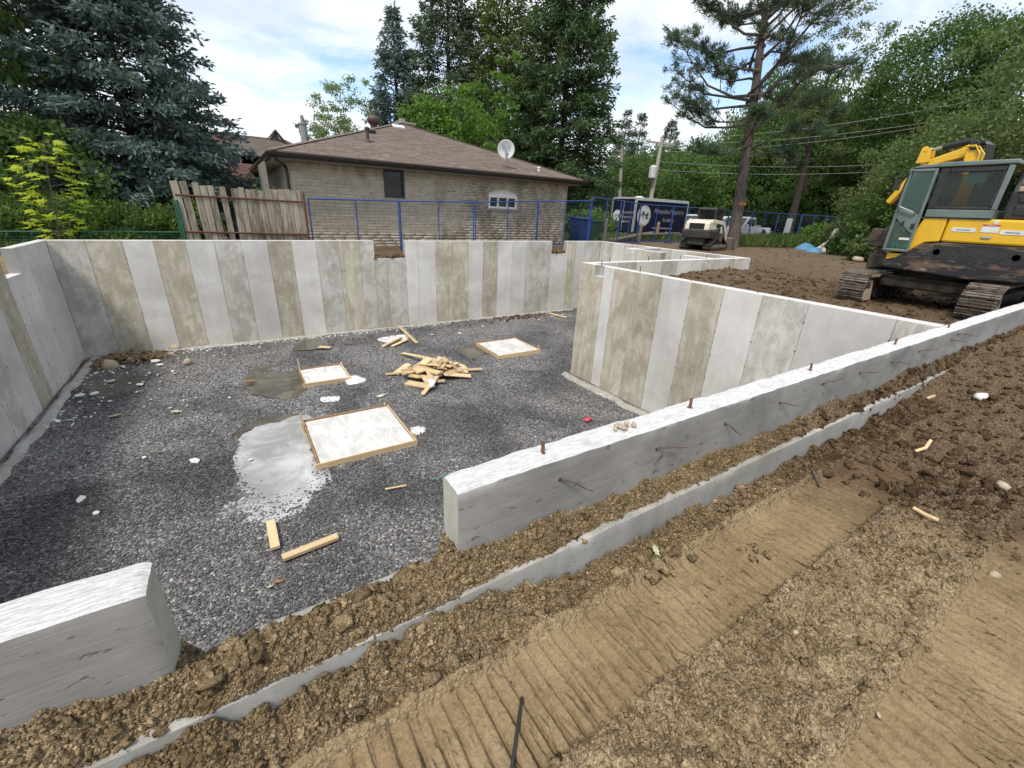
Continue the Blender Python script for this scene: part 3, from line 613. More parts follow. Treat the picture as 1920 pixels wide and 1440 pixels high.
def rough_wall(name, x0, x1, y0, y1, z0, z1, mats, parent, step=.02, amp=.006, seed=0, ends=(True, True), bevel=.012):
    """a cast wall near the camera: fine grid skin, uneven arrises, chipped corners"""
    xs = axis([(x0, step), (x1, step if x1-x0 < 6 else step*2.5)]); loop = []
    ny = max(2, int((y1-y0)/.016)); nz = max(2, int((z1-z0)/.03))
    # outline of the section, clockwise from bottom outer
    for k in range(nz): loop.append((y0, z0+(z1-z0)*k/nz, 0))
    for k in range(ny): loop.append((y0+(y1-y0)*k/ny, z1, 1))
    for k in range(nz+1): loop.append((y1, z1-(z1-z0)*k/nz, 2))
    L = len(loop); V = []
    ch = np.array(loop)
    for i_, x in enumerate(xs):
        yy = ch[:, 0].copy(); zz2 = ch[:, 1].copy()
        e = np.full(L, float(x))
        n_a = fbm(e*9, yy*40+zz2*6, 3, seed+200)-.5
        dz = np.where(zz2 > z1-.03, 1.0, 0.0)
        edge_o = np.exp(-((yy-y0)**2+(zz2-z1)**2)/(.014**2)); edge_i = np.exp(-((yy-y1)**2+(zz2-z1)**2)/(.014**2))
        chip = .003+.006*sstep(.45, .8, fbm(e*4.3, e*0+seed, 4, seed+220))
        zz2 = zz2 + dz*(amp*1.6*n_a) - (edge_o+edge_i)*chip*(.5+fbm(e*25, yy*0, 2, seed+230))
        yy = yy + edge_o*chip*.8 - edge_i*chip*.8 + (1-dz)*amp*.35*n_a*np.where(ch[:, 2] == 0, 1, -1)
        en = min(x-x0, x1-x)
        if en < .02:                                       # eased vertical arris at the ends
            k = 1-en/.02; yc = (y0+y1)/2; yy = yc+(yy-yc)*(1-.10*k); zz2 = np.where(dz > 0, zz2-.008*k, zz2)
        V.append(np.stack([e, yy, zz2], 1))
    V = np.concatenate(V); i_ = np.arange(len(xs)*L).reshape(len(xs), L)
    F = np.stack([i_[:-1, :-1], i_[:-1, 1:], i_[1:, 1:], i_[1:, :-1]], -1).reshape(-1, 4).tolist()
    kind = [2 if k >= nz+ny else 1 if k >= nz else 0 for k in range(L-1)]*(len(xs)-1) + [3, 3]
    me = bpy.data.meshes.new(name); F += [tuple(i_[0][::-1]), tuple(i_[-1])]
    o3 = np.array(ORG.get(parent.name, (0, 0, 0)))
    me.from_pydata((V-o3).tolist(), [], F)
    for mm in mats: me.materials.append(MATS[mm])
    for p, kd in zip(me.polygons, kind): p.material_index = (0, 1, 0, 2)[kd]
    me.polygons.foreach_set('use_smooth', [True]*len(me.polygons)); me.set_sharp_from_angle(angle=R_(38))
    bm = bmesh.new(); bm.from_mesh(me); bmesh.ops.recalc_face_normals(bm, faces=bm.faces); bm.to_mesh(me); bm.free()
    ob = bpy.data.objects.new(name, me); col.objects.link(ob); ob.parent = parent; ORG[ob.name] = tuple(o3); return ob
CM = ['concrete_dark', 'concrete_top', 'concrete_end']
nw = thing('foundation_wall', 'near front foundation wall with rusty dowels and bent wire ties', 'wall', (4, 1.3, -1.45), world=True)
rough_wall('wall_top_section', NX1, 14.0, YF, YFI, -1.55, ZT, CM, nw, .026, .006, 1)
rough_wall('ledge', WX0, 14.0, YLEDGE, YFI-.002, -2.1, -1.418, ['concrete_core', 'concrete_footing', 'concrete_end'], nw, .03, .006, 5)
b = MB(); b.bb(WX0, 14.0, 1.17, YFI-.006, ZP-.2, -2.05); b.build('lower_section', 'concrete_core', nw)
sw = thing('wall_stub', 'short thick concrete wall stub at the lower left with a white top', 'wall', (-1.2, 1.3, -1.45), world=True)
rough_wall('wall_top_section', -3.34, NX0, YF, YFI, -1.55, ZT, CM, sw, .022, .006, 9)
for px1, py1 in ((1016, 848), (1296, 765), (1515, 693), (1667, 643), (1763, 612)):
    w = atz(px1, py1, ZT); rebar(nw, w.x, 1.305, ZT, .055, random.uniform(-.1, .1))
    b = MB(); b.lathe((w.x, 1.305, ZT-.004), [(.022, 0), (.017, .004), (.010, .0055)], 10); b.build('rust_ring', 'rebar', nw)
def tie(px0, py0, px1, py1, mid=.0, out=.05, r=.0035):
    a = aty(px0, py0, YF); e = aty(px1, py1, YF-out)
    mm = (a+e)/2 + Vector((0, 0, mid)); q = a*.7+e*.3+Vector((0, -.006, mid*.3+.006))
    b = MB(); b.tube([a+Vector((0, .03, 0)), a, q, mm, (mm+e)/2+Vector((0, 0, -.006)), e], [r*1.3, r*1.3, r, r*1.2, r, r*.8], 6)
    b.build('wire_tie', 'tie_wire', nw)
    d = MB(); d.lathe((a.x, YF-.003, a.z), [(.010, 0), (.006, .002), (.003, .004)], 8, (0, 1, 0)); d.build('tie_hole', 'plastic_black', nw)
for a in ((1050, 899, 1112, 921, .01), (1231, 842, 1290, 838, .006), (1240, 855, 1225, 872, 0), (1359, 794, 1390, 815, .004), (1461, 755, 1498, 760, 0), (1542, 720, 1581, 709, -.004), (1612, 699, 1650, 697, 0), (1671, 679, 1708, 681, .003), (1722, 659, 1762, 653, 0), (1783, 637, 1812, 641, 0), (1795, 626, 1835, 630, .004)):
    tie(*a)
# footings showing at the foot of the walls
def footing(x0, x1, y0, y1, label, h=.05):
    xs = axis([(x0, .1), (x1, .1)]); ys = axis([(y0, .1), (y1, .1)]); A, B = np.meshgrid(xs, ys, indexing='ij')
    ed = np.minimum(np.minimum(A-x0, x1-A), np.minimum(B-y0, y1-B)); Z = ZP + h*np.where(ed < 1e-6, -1.2, 1) + .02*(fbm(A*5, B*5, 3, 120)-.5)
    A = A + .14*(fbm(A*2, B*4, 4, 131)-.5)*(ed < .12); B = B + .14*(fbm(A*4, B*2, 4, 133)-.5)*(ed < .12)
    i = np.arange(A.size).reshape(A.shape); q = np.stack([i[:-1, :-1], i[1:, :-1], i[1:, 1:], i[:-1, 1:]], -1).reshape(-1, 4)
    tag(npmesh('footing', np.stack([A, B, Z], -1).reshape(-1, 3), q, 'concrete_footing', smooth=True), label, 'footing')
footing(6.22, DX-.015, 1.4, 7.62, 'rough concrete footing along the foot of the beige cross wall', .06)
footing(DX-.01, 11, EY+.21, 7.62, 'concrete footing strip behind the return wall', .05)
footing(LX+.015, -3.06, 1.5, FY-.05, 'pale concrete footing along the foot of the left wall', .05)
footing(-2.9, 11.5, FY-.26, FY-.012, 'thin pale footing strip along the foot of the far wall', .03)
# ================================================================== things on the pit floor
def board(name, label, a, b, w, h, mat='lumber', group=None, cat='board', roll=0.0):
    """a sawn board from a to b (centre line), own origin, grain along its length"""
    a, b = Vector(a), Vector(b); d = b-a; L = d.length
    mb = MB(); mb.box((0, 0, 0), (L, w, h)); o = mb.build(name, mat, bevel=.0025)
    q = d.to_track_quat('X', 'Z'); o.rotation_mode = 'QUATERNION'; o.rotation_quaternion = q @ Quaternion((1, 0, 0), roll); o.location = (a+b)/2
    return tag(o, label, cat, group)
def floor_board(px0, py0, px1, py1, w, h, name, label, mat='lumber', lift0=0, lift1=0, z=ZP+.03, **k):
    a = atz(px0, py0, z); b = atz(px1, py1, z); a.z += h/2+lift0; b.z += h/2+lift1
    return board(name, label, a, b, w, h, mat, **k)
# formwork boxes filled with concrete
def pad(x0, x1, y0, y1, label, top=.075, stakes=(), fallen=False):
    t = thing('formed_pad', label, 'concrete pad', ((x0+x1)/2, (y0+y1)/2, ZP), world=True)
    n = 26; xs = np.linspace(x0+.022, x1-.022, n); ys = np.linspace(y0+.022, y1-.022, n); A, B = np.meshgrid(xs, ys, indexing='ij')
    Z = ZP+top-.012+.010*(fbm(A*3, B*3, 4, 150)-.5)
    i = np.arange(A.size).reshape(A.shape); q = np.stack([i[:-1, :-1], i[1:, :-1], i[1:, 1:], i[:-1, 1:]], -1).reshape(-1, 4)
    V = np.stack([A, B, Z], -1).reshape(-1, 3)-np.array(t.location); npmesh('concrete_fill', V, q, 'slab_wet', t, True)
    h = .13; zc = ZP+top-h/2+.012
    for a, b_ in (((x0-.05, y0), (x1+.03, y0)), ((x1, y0-.01), (x1, y1+.02)), ((x0-.02, y1), (x1+.05, y1)), ((x0, y0+.012), (x0, y1-.012))):
        m_ = MB(); m_.beam((*a, zc+random.uniform(-.008, .008)), (*b_, zc+random.uniform(-.008, .008)), .022, h); o = m_.build('form_board', random.choice(['lumber', 'lumber_wet', 'lumber']), t, bevel=.002)
    for sx, sy, sh in stakes:
        m_ = MB(); m_.box((sx, sy, ZP+sh/2-.05), (.022, .045, sh+.1), (random.uniform(-.05, .05), random.uniform(-.05, .05), 0), taper=(.9, .9)); m_.build('stake', 'lumber', t)
    return t
pad(.56, 2.04, 5.96, 7.50, 'largest formed concrete pad in a thin wooden frame, beside the milky puddle', .085, ((.53, 7.47, .26), (.53, 7.25, .2), (2.07, 6.05, .17), (2.0, 7.53, .13)))
pad(.84, 1.76, 9.30, 10.28, 'small formed concrete pad with a tall corner stake, left of the lumber pile', .075, ((.86, 10.26, .34), (1.78, 10.3, .12)))
pad(5.50, 6.80, 9.12, 10.44, 'formed concrete pad in a wooden frame, right of the lumber pile near the cross wall', .09, ((6.83, 9.2, .2), (6.3, 10.47, .16)))
# puddles
def _water():
    t = MT('puddle_water'); n = t.ramp(t.noise(1.6, 5, .6, None, .6), [(.40, (0, 0, 0)), (.62, (1, 1, 1))])
    t.fin(t.mix(n, (.05, .047, .038), (.10, .09, .062)), .03, None, spec=.5, ior=1.33, coat=.6)
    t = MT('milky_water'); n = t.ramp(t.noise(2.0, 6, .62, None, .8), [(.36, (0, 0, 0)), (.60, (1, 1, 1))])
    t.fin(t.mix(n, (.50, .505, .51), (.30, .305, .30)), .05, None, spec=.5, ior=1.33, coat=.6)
    t = MT('silt_water'); n = t.ramp(t.noise(2.4, 6, .62, None, .8), [(.4, (0, 0, 0)), (.6, (1, 1, 1))])
    t.fin(t.mix(n, (.13, .117, .085), (.06, .056, .046)), .04, None, spec=.5, ior=1.33, coat=.6)
_water()
def flat_patch(name, pts, z, mat, label, cat, kind=None, wob=.12, dome=0.0, seed=0):
    """an irregular sheet with a wandering edge"""
    c = Vector((sum(p[0] for p in pts)/len(pts), sum(p[1] for p in pts)/len(pts)))
    if name == 'puddle': pts = [(c.x+(p[0]-c.x)*1.28, c.y+(p[1]-c.y)*1.28) for p in pts]
    P2 = [Vector((p[0], p[1])) for p in pts]; out = []
    per = []
    for i in range(len(P2)):
        a, b_ = P2[i], P2[(i+1) % len(P2)]
        for k in range(12): per.append(a.lerp(b_, k/12))
    sm = [sum((per[(i+j) % len(per)] for j in range(-4, 5)), Vector((0, 0)))/9 for i in range(len(per))]
    V = [(c.x, c.y, z+dome)]; rings = (.35, .7, .9, 1.0); L = len(sm)
    for r in rings:
        for i, p in enumerate(sm):
            d = p-c; k = 1+wob*(mnoise.noise(Vector((p.x*3.1, p.y*3.1, seed)))*1.0+mnoise.noise(Vector((p.x*9, p.y*9, seed+5)))*.5)
            q = c+d*(r*k); V.append((q.x, q.y, z+dome*(1-r*r) + (dome*.6*mnoise.noise(Vector((q.x*6, q.y*6, seed+9))) if dome and r < 1 else 0) - (.012 if dome and r == 1 else 0)))
    F = [(0, 1+i, 1+(i+1) % L) for i in range(L)]
    for ri in range(3): F += [(1+ri*L+i, 1+(ri+1)*L+i, 1+(ri+1)*L+(i+1) % L, 1+ri*L+(i+1) % L) for i in range(L)]
    mb = MB(); mb.add(V, F); o = mb.build(name, mat, smooth=True)
    return tag(o, label, cat, kind=kind)
def wpt(*pp): return [tuple(atz(a, b_, ZP).xy) for a, b_ in pp]
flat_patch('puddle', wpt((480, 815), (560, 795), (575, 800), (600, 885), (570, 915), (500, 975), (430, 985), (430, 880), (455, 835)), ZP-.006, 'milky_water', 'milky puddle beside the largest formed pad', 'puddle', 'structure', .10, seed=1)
flat_patch('puddle', wpt((480, 690), (540, 680), (568, 690), (566, 735), (520, 740), (470, 725)), ZP-.006, 'silt_water', 'murky puddle beside the small staked pad', 'puddle', 'structure', .14, seed=2)
flat_patch('puddle', wpt((470, 790), (560, 780), (575, 800), (578, 815), (520, 815), (450, 860), (430, 840)), ZP-.009, 'puddle_water', 'dark clear puddle edge behind the milky puddle', 'puddle', 'structure', .10, seed=7)
flat_patch('puddle', wpt((560, 642), (622, 632), (628, 640), (600, 652), (560, 655)), ZP-.006, 'puddle_water', 'dark shallow puddle near the far wall', 'puddle', 'structure', .14, seed=3)
flat_patch('puddle', wpt((862, 650), (895, 648), (905, 660), (925, 676), (900, 674), (865, 662)), ZP-.006, 'silt_water', 'small muddy puddle beside the pad near the cross wall', 'puddle', 'structure', .12, seed=4)
flat_patch('puddle', wpt((150, 720), (240, 700), (270, 715), (200, 745), (150, 740)), ZP-.006, 'puddle_water', 'dark wet puddle in the left corner of the pit', 'puddle', 'structure', .14, seed=5)
# spilled concrete
for k, (pp, lb) in enumerate((([(640, 708), (668, 703), (690, 712), (668, 722), (645, 722)], 'white lump of spilled concrete beside the small staked pad'), ([(765, 800), (798, 800), (800, 812), (775, 818)], 'thin white spill of concrete right of the largest pad'), ([(700, 634), (760, 626), (775, 634), (720, 644)], 'pale smear of concrete near the far wall'), ([(600, 745), (640, 742), (640, 752), (600, 756)], 'grey smear of cement on the gravel'))):
    flat_patch('concrete_spill', wpt(*pp), ZP+.008, 'concrete_white', lb, 'concrete spill', None, .22, (.05, .012, .01, .008)[k], seed=20+k)
# loose boards
floor_board(508, 980, 517, 1030, .095, .04, 'board', 'short board lying nearest the front opening, end pointing at the camera')
floor_board(530, 1049, 634, 1008, .09, .042, 'board', 'longer yellow board lying beside a short board on the gravel')
floor_board(598, 651, 620, 652, .14, .02, 'board', 'small square wooden offcut near the far wall')
floor_board(722, 918, 762, 911, .025, .015, 'wood_stick', 'thin wooden stick on the gravel in front of the largest pad', cat='stick')
floor_board(718, 651, 752, 634, .1, .045, 'board', 'left board of the three crossed offcuts behind the lumber pile', group=None)
floor_board(735, 650, 764, 638, .1, .022, 'board', 'bottom board of the three crossed offcuts behind the lumber pile', lift0=.0, lift1=.02)
floor_board(748, 617, 782, 644, .1, .022, 'board', 'right leaning board of the three crossed offcuts behind the lumber pile', lift0=.09, lift1=0)
floor_board(1030, 588, 1062, 596, .09, .03, 'board', 'brown board among rubble at the far right end of the pit')
# lumber pile
rp = random.Random(5); pc = Vector((3.55, 8.75))
for i in range(56):
    lay = i/56; a = rp.uniform(0, 2*PI); r = (1-lay*.75)*rp.uniform(.1, 1)**.6
    c = pc + Vector((math.cos(a)*.98, math.sin(a)*.78))*r
    L = rp.choice([.28, .34, .4, .45, .5, .62]); w = rp.choice([.089, .089, .14, .14, .19]); h = rp.choice([.038, .038, .02, .02])
    o_ = rp.uniform(0, 2*PI); d = Vector((math.cos(o_), math.sin(o_)))
    zc = ZP+.04+(.34*max(0, 1-r*1.02))*(.25+.75*lay)+.07*lay*max(0, 1-r); sl = -.30*(d.dot(c-pc))/.9 + rp.uniform(-.16, .16)
    h0 = Vector((c.x-d.x*L/2, c.y-d.y*L/2, zc-sl*L/2)); h1 = Vector((c.x+d.x*L/2, c.y+d.y*L/2, zc+sl*L/2))
    lo = min(h0.z, h1.z)
    if lo < ZP+.03: dz = ZP+.03-lo; h0.z += dz; h1.z += dz
    board('offcut', 'sawn board offcut in the heap of scrap lumber', h0, h1, w, h, 'lumber', 'offcuts in the scrap lumber heap', roll=rp.gauss(0, .18) if rp.random() < .85 else 1.3)
for p0, p1, lb in (((723, 702), (790, 697), 'long board sticking out left of the scrap lumber heap'), ((792, 740), (842, 695), 'long board leaning down the front of the scrap lumber heap'), ((862, 694), (904, 694), 'board sticking out right of the scrap lumber heap'), ((755, 662), (815, 690), 'whitish board at the back left of the scrap lumber heap')):
    a = atz(*p0, ZP+.05); b_ = atz(*p1, ZP+.05); b_.z += .22 if 'front' in lb or 'back' in lb else .03; board('board', lb, a, b_, .09, .03, 'lumber')
mb = MB(); c = atz(833, 712, ZP+.25)
bag = tag(lumps('plastic_bag', np.array([[0, 0, 0.]]), np.array([.10]), 'concrete_white', 'rough', .55, 5, jit=.5), 'white plastic bag caught on the scrap lumber heap', 'bag'); bag.location = (3.15, 7.98, ZP+.16)
# broken concrete flakes in the left corner
rk = random.Random(9)
fl_ = [(470, 862, .07), (455, 935, .045), (208, 715, .12), (180, 700, .1), (150, 742, .16), (178, 738, .14), (108, 790, .1), (130, 788, .08), (140, 784, .06), (230, 688, .1), (292, 678, .22), (300, 684, .12), (262, 722, .16), (280, 700, .1), (365, 865, .16), (152, 936, .11), (180, 962, .07), (40, 742, .1), (270, 858, .07), (70, 700, .1), (1010, 600, .12), (1035, 594, .14), (1055, 590, .12), (810, 628, .12), (862, 625, .1), (905, 612, .1), (715, 743, .14), (1128, 740, .1)]
for (a, b_, s) in fl_:
    s *= .72
    w = atz(a, b_, ZP+.015); n = rk.randint(5, 7); an = sorted(rk.uniform(0, 2*PI) for _ in range(n)); poly = [(math.cos(q)*s*rk.uniform(.6, 1), math.sin(q)*s*.7*rk.uniform(.6, 1)) for q in np.linspace(0, 2*PI, n, endpoint=False)]
    m_ = MB(); m_.prism(poly, (0, 0, 0), (1, 0, .0), (0, 1, 0), (0, 0, 1), s*.22); o = m_.build('concrete_flake', 'concrete_white', bevel=.004); o.location = w; o.rotation_euler = (rk.uniform(-.2, .2), rk.uniform(-.2, .2), rk.uniform(0, 6))
    tag(o, 'broken white concrete flake lying on the gravel', 'concrete flake', 'broken concrete flakes on the pit floor')
rs_ = np.random.RandomState(21)
P = np.stack([rs_.normal(-2.55, .45, 500), rs_.normal(12.85, .22, 500), np.full(500, ZP+.01)], 1); P[:, 1] = np.minimum(P[:, 1], 13.35); P[:, 2] += .12*np.exp(-((P[:, 0]+2.55)/.5)**2)*rs_.uniform(0, 1, 500)
P2 = np.stack([rs_.normal(8.7, 1.0, 260), 13.25-np.abs(rs_.normal(0, .3, 260)), np.full(260, ZP+.015)], 1)
tag(lumps('soil_heap', np.concatenate([P, P2]), np.concatenate([.014+.05*rs_.uniform(0, 1, 500)**2, rs_.uniform(.012, .04, 260)]), 'clod', 'ico', .7, 6, jit=.5), 'tan clods and stones fallen along the foot of the far wall', 'soil', kind='stuff')
for a, b_, s, lb in ((330, 655, .12, 'round tan stone against the far wall near the left corner'), (352, 683, .13, 'round brown stone on the gravel in the left corner'), (208, 692, .22, 'wide flat brown stone in the soil of the left corner'), (133, 705, .09, 'small dark round stone by the left wall footing')):
    o = lumps('stone', np.array([[0, 0, 0.]]), np.array([s]), 'pebble_stone', 'ico', .65, int(a), jit=.1, smooth=True); w = atz(a, b_, ZP); o.location = (w.x, w.y, ZP+s*.35); tag(o, lb, 'stone')
chips = np.stack([rs_.uniform(-3.2, -.5, 420), rs_.uniform(9.2, 13.2, 420), np.full(420, ZP+.012)], 1); kk = rs_.uniform(0, 1, 420) < np.exp(-(chips[:, 0]+3.1)/.9); chips = chips[kk]
chips2 = np.stack([rs_.uniform(-2.9, 6, 260), 13.1-np.abs(rs_.normal(0, .12, 260)), np.full(260, ZP+.012)], 1)
chips = np.concatenate([chips, chips2]); tag(lumps('concrete_crumbs', chips, rs_.uniform(.012, .045, len(chips)), 'concrete_white', 'oct', .35, 8), 'pale concrete crumbs along the left and far walls', 'concrete crumbs', kind='stuff')
# litter
def leaf(name, label, w, s, mat, seed, cat='leaf', lobes=5, rot=0.0):
    r = random.Random(seed); n = 26; pts = []
    for k in range(n):
        a = 2*PI*k/n; q = s*(.55+.45*abs(math.cos(a*lobes/2)))*(1.25 if abs(math.cos(a)) > .8 else 1)*r.uniform(.9, 1.1); pts.append((math.cos(a)*q*1.3, math.sin(a)*q*.8))
    V = [(0, 0, .012)]+[(x, y, .002+.25*abs(y)+r.uniform(0, .006)) for x, y in pts]; V += [(x, y, z-.0015) for x, y, z in V]
    m_ = MB(); k = n+1; m_.add(V, [(0, 1+i, 1+(i+1) % n) for i in range(n)]+[(k, k+1+(i+1) % n, k+1+i) for i in range(n)]+[(1+i, k+1+i, k+1+(i+1) % n, 1+(i+1) % n) for i in range(n)])
    m_.tube([(-s*.6, 0, .012), (-s*1.7, .01, .016)], .0012, 5); o = m_.build(name, mat); o.location = w; o.rotation_euler = (r.uniform(-.15, .15), r.uniform(-.15, .15), rot)
    return tag(o, label, cat)
w = atz(1102, 789, ZP+.02); m_ = MB(); m_.lathe((0, 0, 0), [(.02, -.09), (.045, -.08), (.05, 0), (.04, .07), (.015, .09)], 9, (1, .3, .1)); o = m_.build('wrapper', 'red_plastic', smooth=True); o.location = w+Vector((0, 0, .035)); o.scale = (1, 1, .55); tag(o, 'crumpled red plastic wrapper on the gravel near the cross wall', 'litter')
for a, b_, s, mat, lb in ((468, 715, .08, 'leaf_litter', 'orange leaf lying by the murky puddle'), (520, 1091, .03, 'leaf_litter', 'reddish leaf on the gravel near the front sill'), (506, 1100, .022, 'pale_leaf', 'pale leaf on the gravel near the front sill'), (330, 772, .06, 'pale_leaf', 'pale straw-coloured leaf scrap on the gravel at the left'), (715, 742, .07, 'pale_leaf', 'pale scrap in front of the lumber pile'), (215, 780, .07, 'pale_leaf', 'tiny yellow leaf scrap at the left of the gravel')):
    w = atz(a, b_, ZP+.03); leaf('leaf', lb, w, s, mat, int(a))
a = atz(805, 897, ZP+.06); b_ = atz(838, 890, ZP+.14); m_ = MB(); m_.tube([a, (a+b_)/2+Vector((0, 0, -.03)), b_], .006, 6); tag(m_.build('string', 'string_green'), 'pale green string lying on the gravel behind the near wall', 'string')
# ---------------- litter on the soil
w = atz(1228, 1040, -1.55); leaf('leaf', 'pale lobed leaf lying on a dark clod beside the wall', Vector((w.x, w.y, gz(w.x, w.y)+.06)), .022, 'pale_leaf', 77, lobes=7, rot=1.0)
def stick(name, label, px, r, mat, cat, hs):
    pts = []
    for (a, b_), h in zip(px, hs): w = atz(a, b_, -1.6); w = atz(a, b_, gz(w.x, w.y)+h); pts.append(w)
    m_ = MB(); m_.tube(pts, r, 8); return tag(m_.build(name, mat), label, cat)
stick('black_rod', 'thin black plastic rod lying across the caterpillar print at the bottom edge', ((979, 1308), (968, 1380), (958, 1450)), .006, 'plastic_black', 'rod', (.012, .016, .016))
stick('black_rod', 'short black rod stuck in the caterpillar print beside the ledge', ((1522, 882), (1530, 900), (1537, 913)), .005, 'plastic_black', 'rod', (.05, .03, .0))
stick('wood_stick', 'bleached stick lying on the brown soil at the right', ((1712, 952), (1735, 965), (1758, 975)), .012, 'lumber', 'stick', (.02, .03, .02))
stick('wood_stick', 'orange splinter of wood on dark soil near the ledge end', ((1728, 752), (1740, 746), (1752, 742)), .012, 'lumber', 'stick', (.02, .03, .03))
stick('wood_stick', 'pale bent stick at the edge of the caterpillar print', ((1716, 846), (1735, 840), (1745, 826)), .012, 'lumber', 'stick', (.02, .03, .06))
for a, b_, s, mat, lb in ((1862, 1082, .035, 'pebble_stone', 'pale square stone at the right edge above the lower print'), (1877, 915, .04, 'pebble_stone', 'yellowish stone on the soil at the right edge'), (1230, 1194, .014, 'pebble_stone', 'small round cream pebble in the caterpillar print'), (1840, 740, .07, 'concrete_white', 'whitish flat stone on the dark soil'), (1490, 1188, .018, 'pebble_stone', 'rounded tan pebble in the middle of the loose soil'), (1650, 1336, .012, 'pebble_stone', 'pale pebble near the lower caterpillar print')):
    w = atz(a, b_, -1.58); zz_ = gz(w.x, w.y); w = atz(a, b_, zz_); o = lumps('stone', np.array([[0, 0, 0.]]), np.array([s]), mat, 'ico', .7, int(a+b_)); o.location = (w.x, w.y, gz(w.x, w.y)+s*.35); tag(o, lb, 'stone')
w = atz(1178, 806, ZT); P = np.array([[w.x+random.gauss(0, .035), 1.30+random.gauss(0, .02), ZT+.012] for _ in range(9)]); tag(lumps('soil_crumb_heap', P, np.array([.017]*9), 'pebble_stone', 'ico', .8, 4), 'little heap of tan clods on top of the near wall', 'soil', kind='stuff')
# ================================================================== brick bungalow
def _brick():
    t = MT('brick'); n = t.noise(40, 4, .6)
    st = t.ramp(t.noise(.75, 5, .62, t.vec(t.pos, scale=(.9, 1, .55), loc=(2.2, 0, 1.1))), [(.54, (0, 0, 0)), (.62, (1, 1, 1))])
    c = t.mix(t.ramp(t.noise(6, 4), [(.35, (0, 0, 0)), (.65, (1, 1, 1))]), (.45, .405, .325), (.35, .31, .24))
    c = t.hsv(c, v=t.rnd(.88, 1.1)); c = t.mix(t.math('MULTIPLY', st, .75), c, (.19, .155, .115))
    t.fin(c, .9, t.bump(n, .3, .004), spec=.2)
    t = MT('brick_rest'); a = N(t.t, 'ShaderNodeAttribute', attribute_name='tone')
    c = t.mix(a.outputs['Fac'], (.46, .415, .335), (.34, .30, .235))
    st = t.ramp(t.noise(.75, 5, .62, t.vec(t.pos, scale=(.9, 1, .55), loc=(2.2, 0, 1.1))), [(.50, (0, 0, 0)), (.60, (1, 1, 1))])
    c = t.mix(t.math('MULTIPLY', st, .75), c, (.19, .155, .115)); t.fin(c, .9, t.bump(t.noise(40, 4), .3, .004), spec=.2)
_brick()
plain('mortar', (.62, .585, .51), (.55, .51, .44), 9, .95, .3)
def _shingle(name, a, b):
    t = MT(name); at = N(t.t, 'ShaderNodeAttribute', attribute_name='tone')
    c = t.mix(at.outputs['Fac'], a, b); c = t.mix(t.math('MULTIPLY', t.noise(1.2, 4), .5), c, tuple(x*.75 for x in a))
    t.fin(c, .92, t.bump(t.noise(160, 3), .4, .004), spec=.2)
_shingle('shingle_brown', (.17, .135, .115), (.275, .228, .20)); _shingle('shingle_grey', (.13, .115, .10), (.19, .17, .15)); _shingle('shingle_red', (.13, .075, .06), (.18, .11, .09))
plain('gutter_brown', (.022, .016, .014), (.03, .022, .02), 5, .3, .05); plain('soffit', (.50, .45, .36), (.44, .40, .32), 4, .6, .05)
plain('siding_grey', (.30, .28, .25), (.25, .23, .21), 6, .7, .2); plain('metal_grey', (.35, .36, .37), (.28, .29, .3), 8, .4, .1, 40, .6); plain('vent_brown', (.07, .045, .038), None, 8, .5, .1)
plain('dish_grey', (.55, .57, .58), (.48, .5, .51), 4, .45, .05); plain('dish_text', (.22, .24, .26), None, 4, .5, 0)
plain('curtain', (.30, .30, .29), (.22, .22, .21), 3, .9, .1)
def _glass():
    t = MT('window_glass'); t.fin((.012, .014, .015), .05, t.bump(t.noise(1.4, 2), .04, .02), spec=.35)
    t = MT('cab_glass'); t.b.inputs['Base Color'].default_value = (.05, .11, .095, 1); t.b.inputs['Roughness'].default_value = .03; t.b.inputs['Alpha'].default_value = .5
    t = MT('cab_glass_side'); t.b.inputs['Base Color'].default_value = (.012, .02, .018, 1); t.b.inputs['Roughness'].default_value = .03; t.b.inputs['Alpha'].default_value = .45
_glass()
HY, HX0, HX1, ZG, ZS = 16.0, 1.95, 12.85, -1.42, 1.13
house = thing('bungalow', 'beige brick bungalow with a brown shingle hip roof behind the blue fence', 'house', (7.4, 20, ZG), world=True)
def cut(a, b_): return aty(*a, HY), aty(*b_, HY)
wb = (aty(718, 316, HY).x, aty(757, 316, HY).x, aty(740, 371, HY).z, aty(720, 316, HY).z); ww = (aty(916, 375, HY).x, aty(969, 375, HY).x, aty(940, 391, HY).z, aty(918, 366, HY).z)
m_ = MB()
for x0, x1, z0, z1 in ((HX0, wb[0], ZG, ZS), (wb[0], wb[1], ZG, wb[2]), (wb[0], wb[1], wb[3], ZS), (wb[1], ww[0], ZG, ZS), (ww[0], ww[1], ZG, ww[2]), (ww[0], ww[1], ww[3]-.04, ZS), (ww[1], HX1, ZG, ZS)): m_.bb(x0, x1, HY+.012, HY+.25, z0, z1)
m_.bb(HX0, HX0+.2, HY+.26, HY+14, ZG, ZS); m_.bb(HX1-.2, HX1, HY+.26, HY+14, ZG, ZS); m_.bb(HX0, HX1, HY+13.8, HY+14.0, ZG, ZS)
wallp = m_.build('wall', 'mortar', house)
